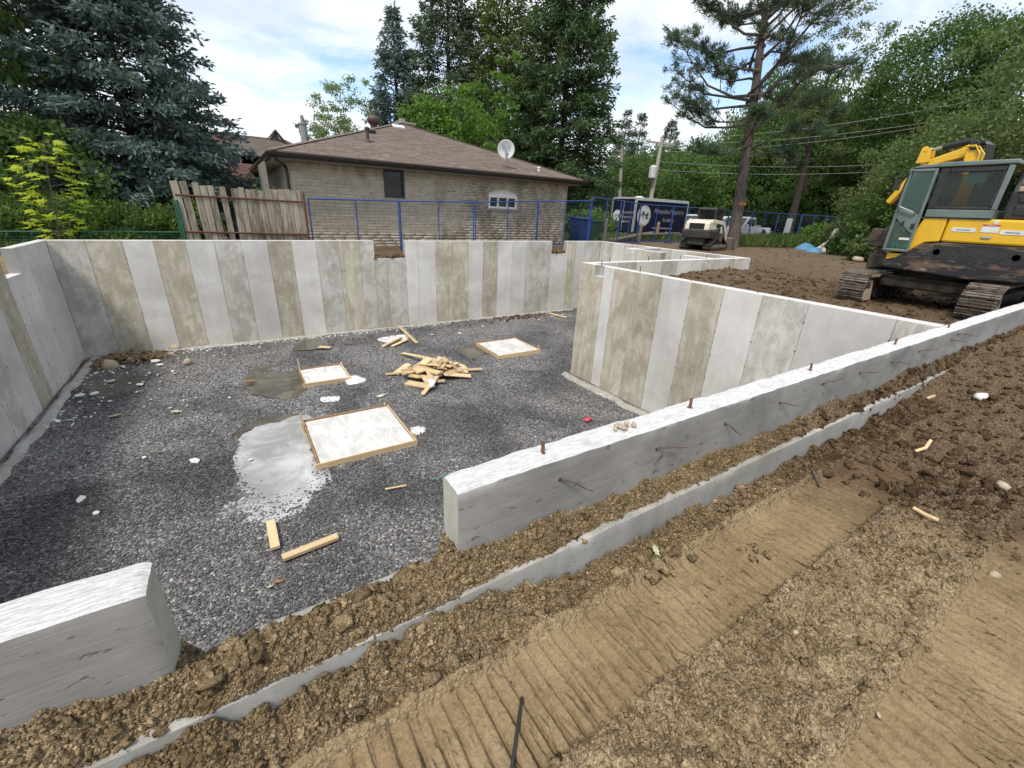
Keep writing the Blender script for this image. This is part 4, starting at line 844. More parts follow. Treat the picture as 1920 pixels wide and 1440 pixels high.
# long thin bricks laid in courses
rb = random.Random(3); bricks = []; ch = .082; z = ZG+.02; row = 0
while z+ch < ZS+.01:
    x = HX0 - (rb.uniform(0, .3))
    while x < HX1-.02:
        L = rb.choice([.30, .40, .40, .50]); a, b_ = max(x, HX0), min(x+L, HX1); x += L+.014
        if b_-a < .06: continue
        zc = z+ch/2
        segs = [(a, b_)]
        for (w0, w1, z0, z1) in ((*wb[:2], wb[2]-.02, wb[3]+.03), (ww[0], ww[1], ww[2]-.07, ww[3]+.30)):
            if z0-ch*.4 < zc < z1+ch*.4:
                ns = []
                for s0, s1 in segs:
                    if s1 <= w0 or s0 >= w1: ns.append((s0, s1))
                    else:
                        if s0 < w0-.04: ns.append((s0, w0-.006))
                        if s1 > w1+.04: ns.append((w1+.006, s1))
                segs = ns
        bricks += [(s0, s1, zc) for s0, s1 in segs]
    z += ch+.016; row += 1
vis = sorted([q for q in bricks if q[2] > -.95], key=lambda q: ((q[0]+q[1])/2)**2 + 256 - (q[1]-q[0])*60)
pick = set(vis[:300]); cache = {}
for (s0, s1, zc) in vis[:300]:
    k = round((s1-s0), 2)
    if k not in cache:
        mm = MB(); mm.box((0, 0, 0), (s1-s0, .03, ch)); o = mm.build('brick', 'brick', None, bevel=.004); cache[k] = o.data
    else: o = bpy.data.objects.new('brick', cache[k]); col.objects.link(o)
    o.parent = wallp; o.location = Vector(((s0+s1)/2, HY+.006+rb.uniform(-.003, .003), zc))-Vector(house.location)
V = []; F = []; T = []
for q in bricks:
    if q in pick: continue
    s0, s1, zc = q; y0 = HY-.009+rb.uniform(-.003, .003); n = len(V); tn = rb.random()
    V += [(s0, y0, zc-ch/2), (s1, y0, zc-ch/2), (s1, y0, zc+ch/2), (s0, y0, zc+ch/2), (s0, HY+.02, zc-ch/2), (s1, HY+.02, zc-ch/2), (s1, HY+.02, zc+ch/2), (s0, HY+.02, zc+ch/2)]
    F += [(n, n+1, n+2, n+3), (n, n+4, n+5, n+1), (n+3, n+2, n+6, n+7), (n, n+3, n+7, n+4), (n+1, n+5, n+6, n+2)]; T += [tn]*5
o = npmesh('bricks', np.array(V)-np.array(house.location), F, 'brick_rest', wallp, tone=T); o['kind'] = 'stuff'
# soldier arch over the white window
wc = (ww[0]+ww[1])/2; hw = (ww[1]-ww[0])/2; ra = 1.5
for k in range(17):
    a = (k-8)/8*.50; x = wc+math.sin(a)*ra*hw/.72; zc = ww[3]+.02+(math.cos(a)-math.cos(.5))*ra*.8+.17
    mm = MB(); mm.box((x, HY+.003, zc), (.07, .034, .22), (0, a*.8, 0)); mm.build('arch_brick', 'brick', wallp, bevel=.004)
mm = MB(); mm.bb(ww[0]-.12, ww[1]+.12, HY-.06, HY+.06, ww[2]-.085, ww[2]-.012); mm.build('window_sill', 'siding_grey', house, bevel=.006)
mm = MB(); mm.bb(wb[0]-.1, wb[1]+.1, HY-.05, HY+.05, wb[2]-.09, wb[2]-.025); mm.build('window_sill', 'siding_grey', house, bevel=.006)
def window(par, x0, x1, z0, z1, y, fmat, cols, rails=(), fw_=.06, depth=.05, arch=0.0, gmat='window_glass', cur=False):
    f = MB()
    f.bb(x0, x0+fw_, y, y+depth, z0, z1); f.bb(x1-fw_, x1, y, y+depth, z0, z1); f.bb(x0+fw_, x1-fw_, y, y+depth, z0, z0+fw_)
    if arch:
        n = 12; top = [(x0+(x1-x0)*k/n, z1+arch*math.sin(PI*k/n)) for k in range(n+1)]
        f.prism([(x0+fw_, z1-fw_)]+[(x1-fw_, z1-fw_)]+[(min(max(a, x0+fw_), x1-fw_), b_) for a, b_ in top[::-1]], (0, y, 0), (1, 0, 0), (0, 0, 1), (0, 1, 0), depth)
    else: f.bb(x0+fw_, x1-fw_, y, y+depth, z1-fw_, z1)
    for k in range(1, cols): c = x0+(x1-x0)*k/cols; f.bb(c-fw_*.45, c+fw_*.45, y+.004, y+depth, z0+fw_, z1-fw_)
    for r in rails: f.bb(x0+fw_, x1-fw_, y+.006, y+depth, r-.025, r+.025)
    fo = f.build('window', fmat, par)
    for k in range(cols):
        a = x0+(x1-x0)*k/cols+fw_*.5; b_ = x0+(x1-x0)*(k+1)/cols-fw_*.5
        g_ = MB(); g_.bb(a, b_, y+depth-.02, y+depth-.008, z0+fw_*.5, z1-fw_*.5); g_.build('pane', gmat, fo)
    return fo
window(house, wb[0], wb[1], wb[2], wb[3], HY-.02, 'black_steel', 1, ((wb[2]+wb[3])/2+.02,), .075, .1)
m_ = MB(); m_.bb(wb[0]+.09, wb[1]-.09, HY+.062, HY+.066, wb[2]+.08, (wb[2]+wb[3])/2); m_.build('curtain', 'curtain', house)
window(house, ww[0], ww[1], ww[2], ww[3], HY-.015, 'white_paint', 3, (), .07, .1, .10)
# roof
ex0, ex1, ey0, ze = HX0-.52, HX1+.52, 15.48, 1.33; apx, apy, zr = (HX0+HX1)/2, 15.48+5.97, 3.42; yb = 15.48+5.97*2+6
E0, E1, E2, E3 = Vector((ex0, ey0, ze)), Vector((ex1, ey0, ze)), Vector((ex1, yb, ze)), Vector((ex0, yb, ze)); A0, A1 = Vector((apx, apy, zr)), Vector((apx, yb-5.97, zr))
m_ = MB(); dn = Vector((0, 0, -.06))
m_.add([E0, E1, E2, E3, A0, A1, E0+dn, E1+dn, E2+dn, E3+dn], [(0, 1, 4), (1, 2, 5, 4), (2, 3, 5), (3, 0, 4, 5), (9, 8, 7, 6), (0, 6, 7, 1), (1, 7, 8, 2), (2, 8, 9, 3), (3, 9, 6, 0)]); roof = m_.build('roof', 'shingle_brown', house)
def shingles(name, P0, P1, A, B, par, mat, expo=.14, tab=.30, seed=0, org=None):
    """courses of tabs over a roof face: P0-P1 the eave, A-B the ridge above them"""
    r = random.Random(seed); P0, P1, A, B = map(Vector, (P0, P1, A, B)); nrm = (P1-P0).cross(A-P0).normalized()
    if nrm.z < 0: nrm = -nrm
    H = ((A+B)/2-(P0+P1)/2).length; n = int(((A-P0).cross((P1-P0).normalized())).length/expo); V = []; F = []; T = []
    for k in range(n):
        u0, u1 = k/n, min(1, (k+1.12)/n); l0, l1 = P0.lerp(A, u0), P1.lerp(B, u0); t0, t1 = P0.lerp(A, u1), P1.lerp(B, u1); W = (l1-l0).length
        if W < tab: continue
        x = -r.uniform(0, tab); d = (l1-l0)/W; upd = None
        slope = (t0-l0) - d*((t0-l0).dot(d))
        while x < W:
            a, b_ = max(0, x), min(W, x+tab-.008); x += tab
            if b_-a < .05: continue
            lo = nrm*(.016+r.uniform(0, .006)); hi = nrm*.004
            a2 = min(max(a, (t0-l0).dot(d)), W); b2 = max(min(b_, (t1-l0).dot(d)), 0)
            if b2-a2 < .02: continue
            q = len(V); V += [l0+d*a+lo, l0+d*b_+lo, l0+d*b2+slope+hi, l0+d*a2+slope+hi, l0+d*a, l0+d*b_]; F += [(q, q+1, q+2, q+3), (q+4, q+5, q+1, q)]; tn = r.random(); T += [tn, tn*.4]
    o = npmesh(name, np.array([tuple(v) for v in V])-np.array(org), F, mat, par, tone=T); o['kind'] = 'stuff'; return o
shingles('shingles', E0, E1, A0, A0, roof, 'shingle_brown', org=house.location)
shingles('shingles', E3, E0, A1, A0, roof, 'shingle_brown', seed=2, org=house.location)
m_ = MB()
for k in range(22):
    for P_, Q_ in ((E0, A0), (E1, A0)):
        a, b_ = P_.lerp(Q_, k/22), P_.lerp(Q_, (k+1.05)/22); m_.beam(a+Vector((0, 0, .014)), b_+Vector((0, 0, .022)), .26, .012)
m_.build('hip_caps', 'shingle_brown', roof)
m_ = MB(); m_.bb(ex0+.03, ex1-.03, ey0+.02, HY+.004, 1.135, 1.155); m_.bb(ex0+.03, HX0-.004, HY+.01, yb-.1, 1.137, 1.157); m_.bb(HX1+.004, ex1-.03, HY+.01, yb-.1, 1.137, 1.157); m_.build('soffit', 'soffit', house)
m_ = MB(); m_.bb(ex0, ex1, ey0, ey0+.019, 1.13, 1.272); m_.bb(ex0, ex0+.019, ey0+.02, yb, 1.13, 1.272); m_.bb(ex1-.019, ex1, ey0+.02, yb, 1.13, 1.272); m_.build('fascia', 'gutter_brown', house)
def gutter(a, b_, out):
    a, b_, out = Vector(a), Vector(b_), Vector(out); prof = [(0, 0), (.05, 0), (.10, .045), (.115, .12), (.105, .125), (.09, .05), (.045, .014), (.008, .014), (.008, .12), (0, .12)]
    m_ = MB(); m_.prism(prof, a, out, (0, 0, 1), (b_-a).normalized(), (b_-a).length); m_.build('gutter', 'gutter_brown', house)
gutter((ex0-.11, ey0-.002, 1.175), (ex1+.11, ey0-.002, 1.175), (0, -1, 0)); gutter((ex0-.002, ey0, 1.177), (ex0-.002, yb, 1.177), (-1, 0, 0))
m_ = MB(); m_.tube([(ex0+.1, ey0-.05, 1.2), (ex0+.12, ey0-.02, 1.08), (HX0-.12, HY+.14, .98), (HX0-.09, HY+.18, .85), (HX0-.09, HY+.18, ZG+.05)], .045, 8); m_.build('downspout', 'gutter_brown', house)
m_ = MB()
for k in range(5): m_.bb(HX0-.62-.04, HX0-.62+.04, HY+1.0+k*.55, HY+1.1+k*.55, ZG, 1.12)
m_.build('porch_post', 'siding_grey', house)
def rpt(px, py, lift=0):
    d = ray(px, py); k = (zr-ze)/(apy-ey0); s = (ze-k*ey0)/(d.z-k*d.y); return d*s+Vector((0, 0, lift))
p_ = rpt(690, 267); m_ = MB(); m_.lathe(p_-Vector((0, 0, .1)), [(.14, 0), (.09, .14), (.06, .2), (.06, .5)], 12); m_.lathe(p_+Vector((0, 0, .40)), [(.09, 0), (.10, .05), (.04, .09)], 12); m_.build('stack_pipe', 'vent_brown', house)
p_ = rpt(697, 250); m_ = MB(); m_.box(p_+Vector((0, 0, .06)), (.26, .26, .16), (.33, 0, 0)); m_.build('box_vent', 'black_steel', house, bevel=.02)
p_ = Vector((apx-.9, apy+1.2, zr-.35)); m_ = MB(); m_.lathe(p_, [(.14, 0), (.15, .3), (.19, .33), (.27, .45), (.27, .55), (.19, .66), (.05, .7)], 18); m_.build('turbine_vent', 'vent_brown', house)
p_ = rpt(748, 240); m_ = MB(); m_.box(p_+Vector((0, .05, .05)), (.5, .35, .09), (.34, 0, 0)); m_.build('skylight', 'white_paint', house, bevel=.02)
m_ = MB(); m_.bb(apx+.35, apx+1.15, apy+1.4, apy+2.0, zr-.4, zr+.22); m_.bb(apx+.29, apx+1.21, apy+1.34, apy+2.06, zr+.22, zr+.30); m_.bb(apx+.5, apx+.75, apy+1.55, apy+1.8, zr+.30, zr+.46); m_.build('chimney', 'siding_grey', roof, bevel=.01)
p_ = rpt(1010, 321); m_ = MB(); m_.lathe(p_-Vector((0, 0, .05)), [(.05, 0), (.05, .15), (.08, .16), (.08, .2), (.02, .22)], 10); m_.build('roof_vent', 'white_paint', house)
# satellite dish on the roof
b0 = rpt(945, 318); dc_ = aty(949, 280, b0.y+.1)
dish = thing('satellite_dish', 'round grey satellite dish on the roof edge of the bungalow', 'satellite dish', b0, world=True)
face = (Vector((0, 0, 0))-dc_); face.z += 2.6; face.x += 3; face.normalize()
q = face.to_track_quat('Z', 'Y').to_matrix(); V = []; n = 28
m_ = MB(); prof = [(.02, -.07), (.15, -.055), (.27, -.02), (.33, .015), (.335, .01), (.27, -.035), (.15, -.07), (.02, -.085)]
m_.lathe(dc_, prof, n, face); m_.build('reflector', 'dish_grey', dish, smooth=True)
m_ = MB(); m_.tube([b0, b0+Vector((-.02, -.03, .28)), b0+Vector((.1, .0, .5)), dc_-face*.1], .024, 8); m_.tube([b0+Vector((.03, -.06, .02)), b0+Vector((0, -.02, .3))], .012, 6); m_.box(b0, (.16, .2, .012), (.34, 0, 0)); m_.build('mast', 'metal_grey', dish)
up_ = (Vector((0, 0, 1))-face*face.z).normalized(); sd_ = up_.cross(face)
m_ = MB(); e_ = dc_+face*.3-up_*.22; m_.tube([dc_-up_*.33, e_], .013, 6); m_.box(e_, (.1, .08, .1)); m_.build('feed_arm', 'metal_grey', dish)
tx = text_part('lettering', 'Bell', .21, 'dish_text', dish, dc_+face*.004+up_*.09-b0, Matrix((sd_, up_, face)).transposed().to_euler(), .004)

# ================================================================== second house, behind to the left
h2 = thing('neighbour_house', 'distant two-storey house with grey and red-brown roofs behind the wooden fence', 'house', (2.0, 29, ZG), world=True)
def P2(px, py, y): return aty(px, py, y)
def hip(name, x0, x1, y0, y1, z0, z1, rx0, rx1, mat, par, sh=True):
    ym = (y0+y1)/2; a, b_, c, d = (x0, y0, z0), (x1, y0, z0), (x1, y1, z0), (x0, y1, z0); e, f = (rx0, ym, z1), (rx1, ym, z1)
    m_ = MB(); m_.add([a, b_, c, d, e, f], [(0, 1, 5, 4), (1, 2, 5), (2, 3, 4, 5), (3, 0, 4), (3, 2, 1, 0)]); r = m_.build(name, mat, par)
    if sh: shingles('shingles', a, b_, e, f, r, mat, .2, .4, 5, org=Vector(ORG[par.name]))
    return r
m_ = MB(); m_.bb(-1.2, 6.0, 27.5, 34, ZG, 1.55); m_.build('wall', 'siding_grey', h2)
z_e = P2(470, 292, 27).z; hip('roof', -1.6, 6.4, 27, 34.4, z_e, P2(500, 262, 30.5).z, 1.8, 3.2, 'shingle_grey', h2)
hip('roof', -2.2, 2.7, 24.6, 27.4, P2(430, 333, 24.6).z, P2(430, 308, 25.5).z+.1, -1.6, 2.4, 'shingle_red', h2)
m_ = MB(); m_.bb(-2.0, 2.4, 24.9, 27.4, ZG, P2(430, 333, 24.6).z-.02); m_.build('porch', 'gutter_brown', h2)
hip('roof', -3, 5.2, 32, 42, P2(470, 275, 32).z, P2(470, 255, 37).z, -1, 4.4, 'shingle_red', h2)
m_ = MB(); m_.bb(-2.6, 4.8, 32.5, 41.5, ZG, P2(470, 275, 32).z-.02); m_.build('wall', 'siding_grey', h2)
g0, g1, gp = P2(490, 268, 33), P2(530, 262, 33), P2(514, 249, 33)
m_ = MB(); m_.prism([(g0.x, g0.z-.3), (g1.x, g1.z-.3), (gp.x, gp.z)], (0, 32.6, 0), (1, 0, 0), (0, 0, 1), (0, 1, 0), 4); m_.build('gable', 'siding_grey', h2)
m_ = MB(); m_.beam((g0.x-.15, 32.4, g0.z-.35), (gp.x, 32.4, gp.z+.06), .5, .08); m_.beam((g1.x+.15, 32.4, g1.z-.35), (gp.x, 32.4, gp.z+.06), .5, .08); m_.build('gable_trim', 'shingle_red', h2)
for a in ((459, 257), (470, 258)):
    s_ = P2(a[0]+4, a[1]+5, 34.2); m_ = MB(); m_.box(s_, (.42, .5, .06), (.35, 0, 0)); m_.build('skylight', 'white_paint', h2)
c_ = P2(571, 262, 30); m_ = MB(); m_.cyl((c_.x, 30, c_.z-2), (c_.x, 30, c_.z+.75), .19, .19, 12); m_.cyl((c_.x, 30, c_.z+.75), (c_.x, 30, c_.z+.82), .25, .25, 12); m_.cyl((c_.x, 30, c_.z+.82), (c_.x, 30, c_.z+1.2), .10, .10, 10); m_.build('chimney', 'metal_grey', h2)
for a, b_ in ((423, 302), (441, 302)): q = P2(a, b_, 27.4); window(h2, q.x-.28, q.x+.28, q.z-.35, q.z+.3, 27.42, 'white_paint', 1)

# ================================================================== fences
ZF = -1.40
wf = thing('wooden_fence', 'leaning weathered wooden picket fence on rusty rails left of the bungalow', 'fence', (.5, 14.2, ZF), world=True)
x = -.93; rf = random.Random(2); k = 0
tops = [.36, .33, .30, .29, .27, .26, .22, .24, .23, .22, .24, .24, .25, .27, .27, .28, .28, .3]
while x < 1.86:
    w = rf.uniform(.13, .165); tl = (.12 if x < -.3 else .06 if x < .1 else .02)*rf.uniform(.5, 1.2); tz = tops[min(k, len(tops)-1)]+rf.uniform(-.03, .03)
    m_ = MB(); m_.box((0, 0, 0), (w-.006, .02, tz-ZF), None); o = m_.build('picket', 'fence_wood', None, bevel=.003); o.parent = wf
    o.location = Vector((x+w/2-tl*.3, 14.2+rf.uniform(-.012, .012), (tz+ZF)/2))-Vector(wf.location); o.rotation_euler = (rf.uniform(-.02, .02), -tl*.35+rf.uniform(-.01, .01), 0)
    x += w+(.09 if k in (1, 4, 5) else .005); k += 1
for zz_, a, b_ in ((aty(450, 372, 14.17).z, -.95, 1.93), (aty(450, 437, 14.17).z, -.9, 1.96)):
    m_ = MB(); m_.tube([(a, 14.165, zz_+.02), ((a+b_)/2, 14.165, zz_), (b_, 14.165, zz_-.02)], .022, 8); m_.build('rail', 'rust_steel', wf)
for xx in (-.95, 1.96): m_ = MB(); m_.cyl((xx, 14.15, ZF), (xx, 14.15, .22 if xx > 0 else -.1), .03, .03, 10); m_.build('post', 'rust_steel' if xx > 0 else 'green_steel', wf)
gf = thing('wire_fence', 'low green wire fence with a top rail in front of the hedge', 'fence', (-3, 14.2, ZF), world=True)
zt_ = aty(200, 434, 14.2).z
m_ = MB(); m_.tube([(-9, 14.2, zt_-.05), (-1.0, 14.2, zt_)], .018, 8); m_.build('top_rail', 'green_steel', gf)
for xx in (-8.5, -6.2, -4.6, -2.75, -1.0): m_ = MB(); m_.cyl((xx, 14.2, ZF), (xx, 14.2, zt_+.04 if xx < -1.1 else -.05), .025, .025, 8); m_.build('post', 'green_steel', gf)
m_ = MB()
for k in range(9): m_.tube([(-9, 14.2, ZF+.06*k), (-1.0, 14.2, ZF+.06*k)], .0022, 4, cap=False)
for k in range(160): xx = -9+k*.05; m_.tube([(xx, 14.2, ZF), (xx, 14.2, zt_)], .0022, 4, cap=False)
m_.build('wire_mesh', 'green_steel', gf, fixn=False)
def blue_panel(p0, p1, label, h=1.72, mid=1, zb=None, lean=0.0):
    p0, p1 = Vector(p0), Vector(p1); d = (p1-p0); L = d.length; d.normalize(); c = (p0+p1)/2
    t = thing('fence_panel', label, 'fence panel', p0, math.atan2(d.y, d.x), 'blue construction fence panels'); s = (p1.z-p0.z)/L
    def Z(u, z): return z+s*u
    m_ = MB(); r = .021; e = .02
    m_.tube([(e, 0, Z(e, 0)), (e+lean, 0, Z(e, h))], r, 8); m_.tube([(L-e, 0, Z(L-e, 0)), (L-e+lean, 0, Z(L-e, h))], r, 8); m_.tube([(e, 0, Z(e, h)), (L-e, 0, Z(L-e, h))], r, 8); m_.tube([(e, 0, Z(e, .1)), (L-e, 0, Z(L-e, .1))], r, 8)
    m_.build('frame', 'blue_steel', t)
    for k in range(mid): u = L*(k+1)/(mid+1); m_ = MB(); m_.tube([(u, 0, Z(u, .1)), (u, 0, Z(u, h))], .018, 8); m_.build('upright', 'blue_steel', t)
    m_ = MB(); w = .0028; step = .075
    n = int(L/step)
    for k in range(1, n): u = L*k/n; m_.box((u, .022, Z(u, (h+.1)/2)), (w, w, h-.1))
    for k in range(1, 16): zz_ = .1+(h-.1)*k/16; m_.beam((e, .025, Z(e, zz_)), (L-e, .025, Z(L-e, zz_)), w, w)
    m_.build('wire_mesh', 'mesh_wire', t, fixn=False)
    for u in (0, L):
        m_ = MB(); m_.box((u, 0, Z(u, .02)), (.12, .5, .04)); m_.build('foot', 'black_steel', t)
    return t
FP = [(575, 372), (748, 377), (890, 379), (1010, 377), (1110, 377)]; fx = [aty(a, b_, 14.3).x for a, b_ in FP]; ft = [aty(a, b_, 14.3).z for a, b_ in FP]
labs = ['blue wire fence panel next to the wooden fence', 'blue wire fence panel below the small black window', 'blue wire fence panel in front of the white three-pane window', 'blue wire fence panel at the right corner of the bungalow']
for k in range(4): blue_panel((fx[k]+.01, 14.3+.03*(k % 2), ft[k]-1.72), (fx[k+1]-.01, 14.3+.03*(k % 2), ft[k+1]-1.72), labs[k])
pts = [Vector((fx[4], 14.3, -1.3)), Vector((15.2, 15.0, -1.34)), Vector((18.55, 16.9, -1.36)), Vector((21.2, 16.9, -1.36)), Vector((24.0, 17.0, -1.36)), Vector((26.8, 17.1, -1.36)), Vector((29.6, 17.2, -1.36)), Vector((32.4, 17.0, -1.36)), Vector((35.2, 16.8, -1.36)), Vector((38, 16.4, -1.36)), Vector((40.8, 16.0, -1.36))]
lab2 = ['first panel right of the bungalow, before the blue bin', 'panel before the end of the dark trailer', 'panel before the round logo of the trailer side', 'panel before the lettering of the dark trailer', 'panel behind the track loader', 'panel just left of the big pine trunk', 'panel in front of the white pickup', 'panel right of the white pickup', 'panel behind the weeds', 'farthest right panel behind the blue tarp']
for k in range(10): blue_panel(pts[k]+(pts[k+1]-pts[k])*.004, pts[k+1]-(pts[k+1]-pts[k])*.004, 'blue wire fence '+lab2[k], 1.95)
# ================================================================== excavator
def _yellow():
    t = MT('machine_yellow'); d = t.ramp(t.noise(3.0, 7, .7, t.vec(t.pos, scale=(1, 1, .5)), .4), [(.50, (0, 0, 0)), (.74, (1, 1, 1))])
    sp_ = t.ramp(t.noise(38, 5, .7), [(.60, (0, 0, 0)), (.68, (1, 1, 1))])
    c = t.mix(t.math('MULTIPLY', d, .45), (.72, .43, .018), (.40, .26, .06)); c = t.mix(t.math('MULTIPLY', sp_, .5), c, (.22, .15, .07))
    t.fin(c, t.math('MULTIPLY_ADD', d, .35, .3), t.bump(t.noise(60, 3), .04, .004), spec=.5)
_yellow()
plain('cab_grey', (.15, .195, .185), (.11, .145, .138), 3, .45, .05, 60)
def _skirt():
    t = MT('skirt_black'); n = t.ramp(t.noise(2.2, 7, .68, t.vec(t.pos, scale=(1, .8, 3.2)), .5), [(.50, (0, 0, 0)), (.60, (1, 1, 1))])
    sc = t.ramp(t.noise(9, 6, .7, t.vec(t.pos, scale=(1, .5, 3))), [(.60, (0, 0, 0)), (.68, (1, 1, 1))])
    c = t.mix(t.math('MULTIPLY', n, .85), (.016, .017, .02), (.15, .095, .058)); c = t.mix(t.math('MULTIPLY', sc, .8), c, (.34, .27, .20))
    t.fin(c, t.math('MULTIPLY_ADD', n, .4, .3), t.bump(t.noise(40, 4), .2, .004))
    t = MT('track_steel'); n = t.ramp(t.noise(9, 6, .68), [(.42, (0, 0, 0)), (.60, (1, 1, 1))])
    t.fin(t.hsv(t.mix(n, (.20, .175, .15), (.09, .062, .042)), v=t.rnd(.8, 1.2)), .62, t.bump(t.noise(60, 5), .5, .005), metal=.25)
    t = MT('muddy_frame'); n = t.ramp(t.noise(6, 6, .68), [(.40, (0, 0, 0)), (.60, (1, 1, 1))])
    t.fin(t.mix(n, (.035, .03, .027), (.12, .085, .055)), .85, t.bump(t.noise(40, 5), .5, .006))
_skirt()
plain('hose_black', (.014, .014, .015), None, 8, .5, .1); plain('chrome', (.62, .63, .64), (.5, .5, .5), 8, .2, 0, metal=.9); plain('decal_white', (.70, .70, .68), None, 5, .5, 0); plain('decal_red', (.55, .04, .06), None, 5, .5, 0); plain('decal_teal', (.02, .22, .20), None, 5, .5, 0)
plain('seat_black', (.018, .018, .02), None, 8, .8, .2); plain('paper_green', (.16, .42, .34), (.14, .38, .31), 5, .7, 0); plain('red_hood', (.30, .06, .045), (.2, .05, .04), 5, .5, .05); plain('tan_panel', (.45, .36, .28), None, 5, .6, .05); plain('dark_letter', (.045, .045, .05), None, 8, .35, 0)
ex = thing('excavator', 'yellow tracked excavator with grey cab and dirty black skirt at the right edge', 'excavator', (11.65, 2.75, -1.42), world=True)
XO = Vector(ex.location)
def part(name, mat, fn, parent=None, **k):
    mb = MB(); fn(mb); return mb.build(name, mat, parent or ex, **k)
def rprism(mb, poly, x0, x1): mb.prism(poly, (x0, 0, 0), (0, 1, 0), (0, 0, 1), (1, 0, 0), x1-x0)   # poly in (y, z)
# tracks run along x
def track(yc, w, xf=10.2, xr=13.05, zb=-1.415, zt=-.82):
    r = (zt-zb)/2-.03; za = (zt+zb)/2; xa, xb = xf+r+.03, xr-r-.03; per = 2*(xb-xa)+2*PI*r; n = 46; pts = []
    for k in range(n):
        s = per*k/n
        if s < xb-xa: p, d = (xa+s, za+r), 0.0
        elif s < xb-xa+PI*r: a = (s-(xb-xa))/r; p, d = (xb+math.sin(a)*r, za+math.cos(a)*r), a
        elif s < 2*(xb-xa)+PI*r: q = s-(xb-xa)-PI*r; p, d = (xb-q, za-r), PI
        else: a = (s-2*(xb-xa)-PI*r)/r; p, d = (xa-math.sin(a)*r, za-math.cos(a)*r), PI+a
        pts.append((p, d))
    belt = part('track', 'muddy_frame', lambda m: [m.box((p[0], yc, p[1]), (per/n*1.06, w*.42, .05), (0, d, 0)) for p, d in pts])
    sh = MB(); L = per/n*.93
    sh.box((0, 0, .022), (L, w, .016)); sh.box((-L*.38, 0, .040), (.014, w, .028), taper=(.5, 1)); sh.box((0, 0, .036), (.012, w, .018), taper=(.5, 1)); sh.box((L*.38, 0, .036), (.012, w, .018), taper=(.5, 1))
    me = None
    for p, d in pts:
        if me is None: o = sh.build('track_shoe', 'track_steel', None); me = o.data
        else: o = bpy.data.objects.new('track_shoe', me); col.objects.link(o)
        o.parent = belt; o.location = Vector((p[0], yc, p[1]))-XO; o.rotation_euler = (0, d, 0)
    part('track_frame', 'muddy_frame', lambda m: (m.bb(xa-.02, xb+.02, yc-w*.30, yc+w*.30, za-.10, za+.12), m.bb(xa+.3, xb-.3, yc-w*.33, yc+w*.33, za-.17, za-.02)), bevel=.02)
    for xc in (xa, xb):
        part('idler', 'muddy_frame', lambda m: (m.cyl((xc, yc-w*.34, za), (xc, yc+w*.34, za), r-.05, r-.05, 20), m.cyl((xc, yc-w*.40, za), (xc, yc+w*.40, za), .12, .10, 14)))
    for k in range(6): xc = xa+.25+(xb-xa-.5)*k/5; part('roller', 'muddy_frame', lambda m: m.cyl((xc, yc-w*.36, zb+.14), (xc, yc+w*.36, zb+.14), .085, .085, 12))
    # cover plate leaning from the frame over the idler
    part('idler_guard', 'tan_panel', lambda m: rprism(m, [(yc-w*.46, za-.24), (yc-w*.36, za+.13), (yc-w*.32, za+.13), (yc-w*.42, za-.24)], xa-.1, xa+.22))
track(3.62, .46); track(1.82, .46)
part('lower_frame', 'muddy_frame', lambda m: (m.bb(10.95, 12.4, 2.0, 3.45, -1.08, -.86), m.lathe((11.65, 2.72, -.88), [(.52, 0), (.52, .16)], 28), m.bb(10.75, 11.0, 2.1, 3.35, -1.05, -.92)), bevel=.02)
part('dozer_blade', 'muddy_frame', lambda m: m.prism([(0, 0), (.06, .02), (.10, .25), (.06, .45), (0, .47), (.04, .25)], (13.35, 1.6, -1.38), (1, 0, 0), (0, 0, 1), (0, 1, 0), 2.3))
# upper structure: skirt, hood, counterweight
sk = part('skirt', 'skirt_black', lambda m: (rprism(m, [(3.40, -.58), (3.32, -.70), (2.12, -.77), (.8, -.70), (.72, -.20), (2.62, -.20), (2.88, -.24), (2.98, -.33), (3.25, -.57)], 10.5, 12.75)), bevel=.025, seg=2)
for yy, ww_ in ((2.64, .10), (1.67, .10)): part('lifting_slot', 'plastic_black', lambda m: m.lathe((10.492, yy, -.365), [(.065, 0), (.055, .006), (.05, -.0)], 16, (1, 0, 0)), sk)
part('recess', 'plastic_black', lambda m: rprism(m, [(2.72, -.46), (1.56, -.49), (1.55, -.27), (2.70, -.25)], 10.496, 10.51), sk)
for cy, cz, cw_, cl, rz_ in ((2.25, -.22, .5, .012, 0), (2.3, -.505, .55, .03, .02), (1.9, -.56, .7, .04, .03), (2.75, -.60, .35, .05, .05)): pass
def side_text(txt, size, y, z, mat, parent, x=10.49, sx=1.0, shear=0, extrude=.003):
    return text_part('lettering', txt, size, mat, parent, Vector((x, y, z))-XO, Matrix(((0, 0, -1), (-1, 0, 0), (0, 1, 0))).to_euler(), extrude, sx=sx, shear=shear)
side_text('YANMAR', .135, 2.11, -.375, 'dark_letter', sk, 10.492, 1.25)
hd = part('hood', 'machine_yellow', lambda m: (rprism(m, [(2.66, .195), (2.66, -.195), (.76, -.195), (.78, .05), (.9, .17), (1.2, .19)], 10.53, 12.72)), bevel=.035, seg=2)
part('front_cowl', 'machine_yellow', lambda m: rprism(m, [(2.99, .195), (2.672, .195), (2.672, -.195), (2.86, -.22), (2.96, -.31), (3.18, -.52), (3.34, -.57), (3.34, -.45), (3.10, -.2)], 10.53, 12.3), bevel=.02, seg=2)
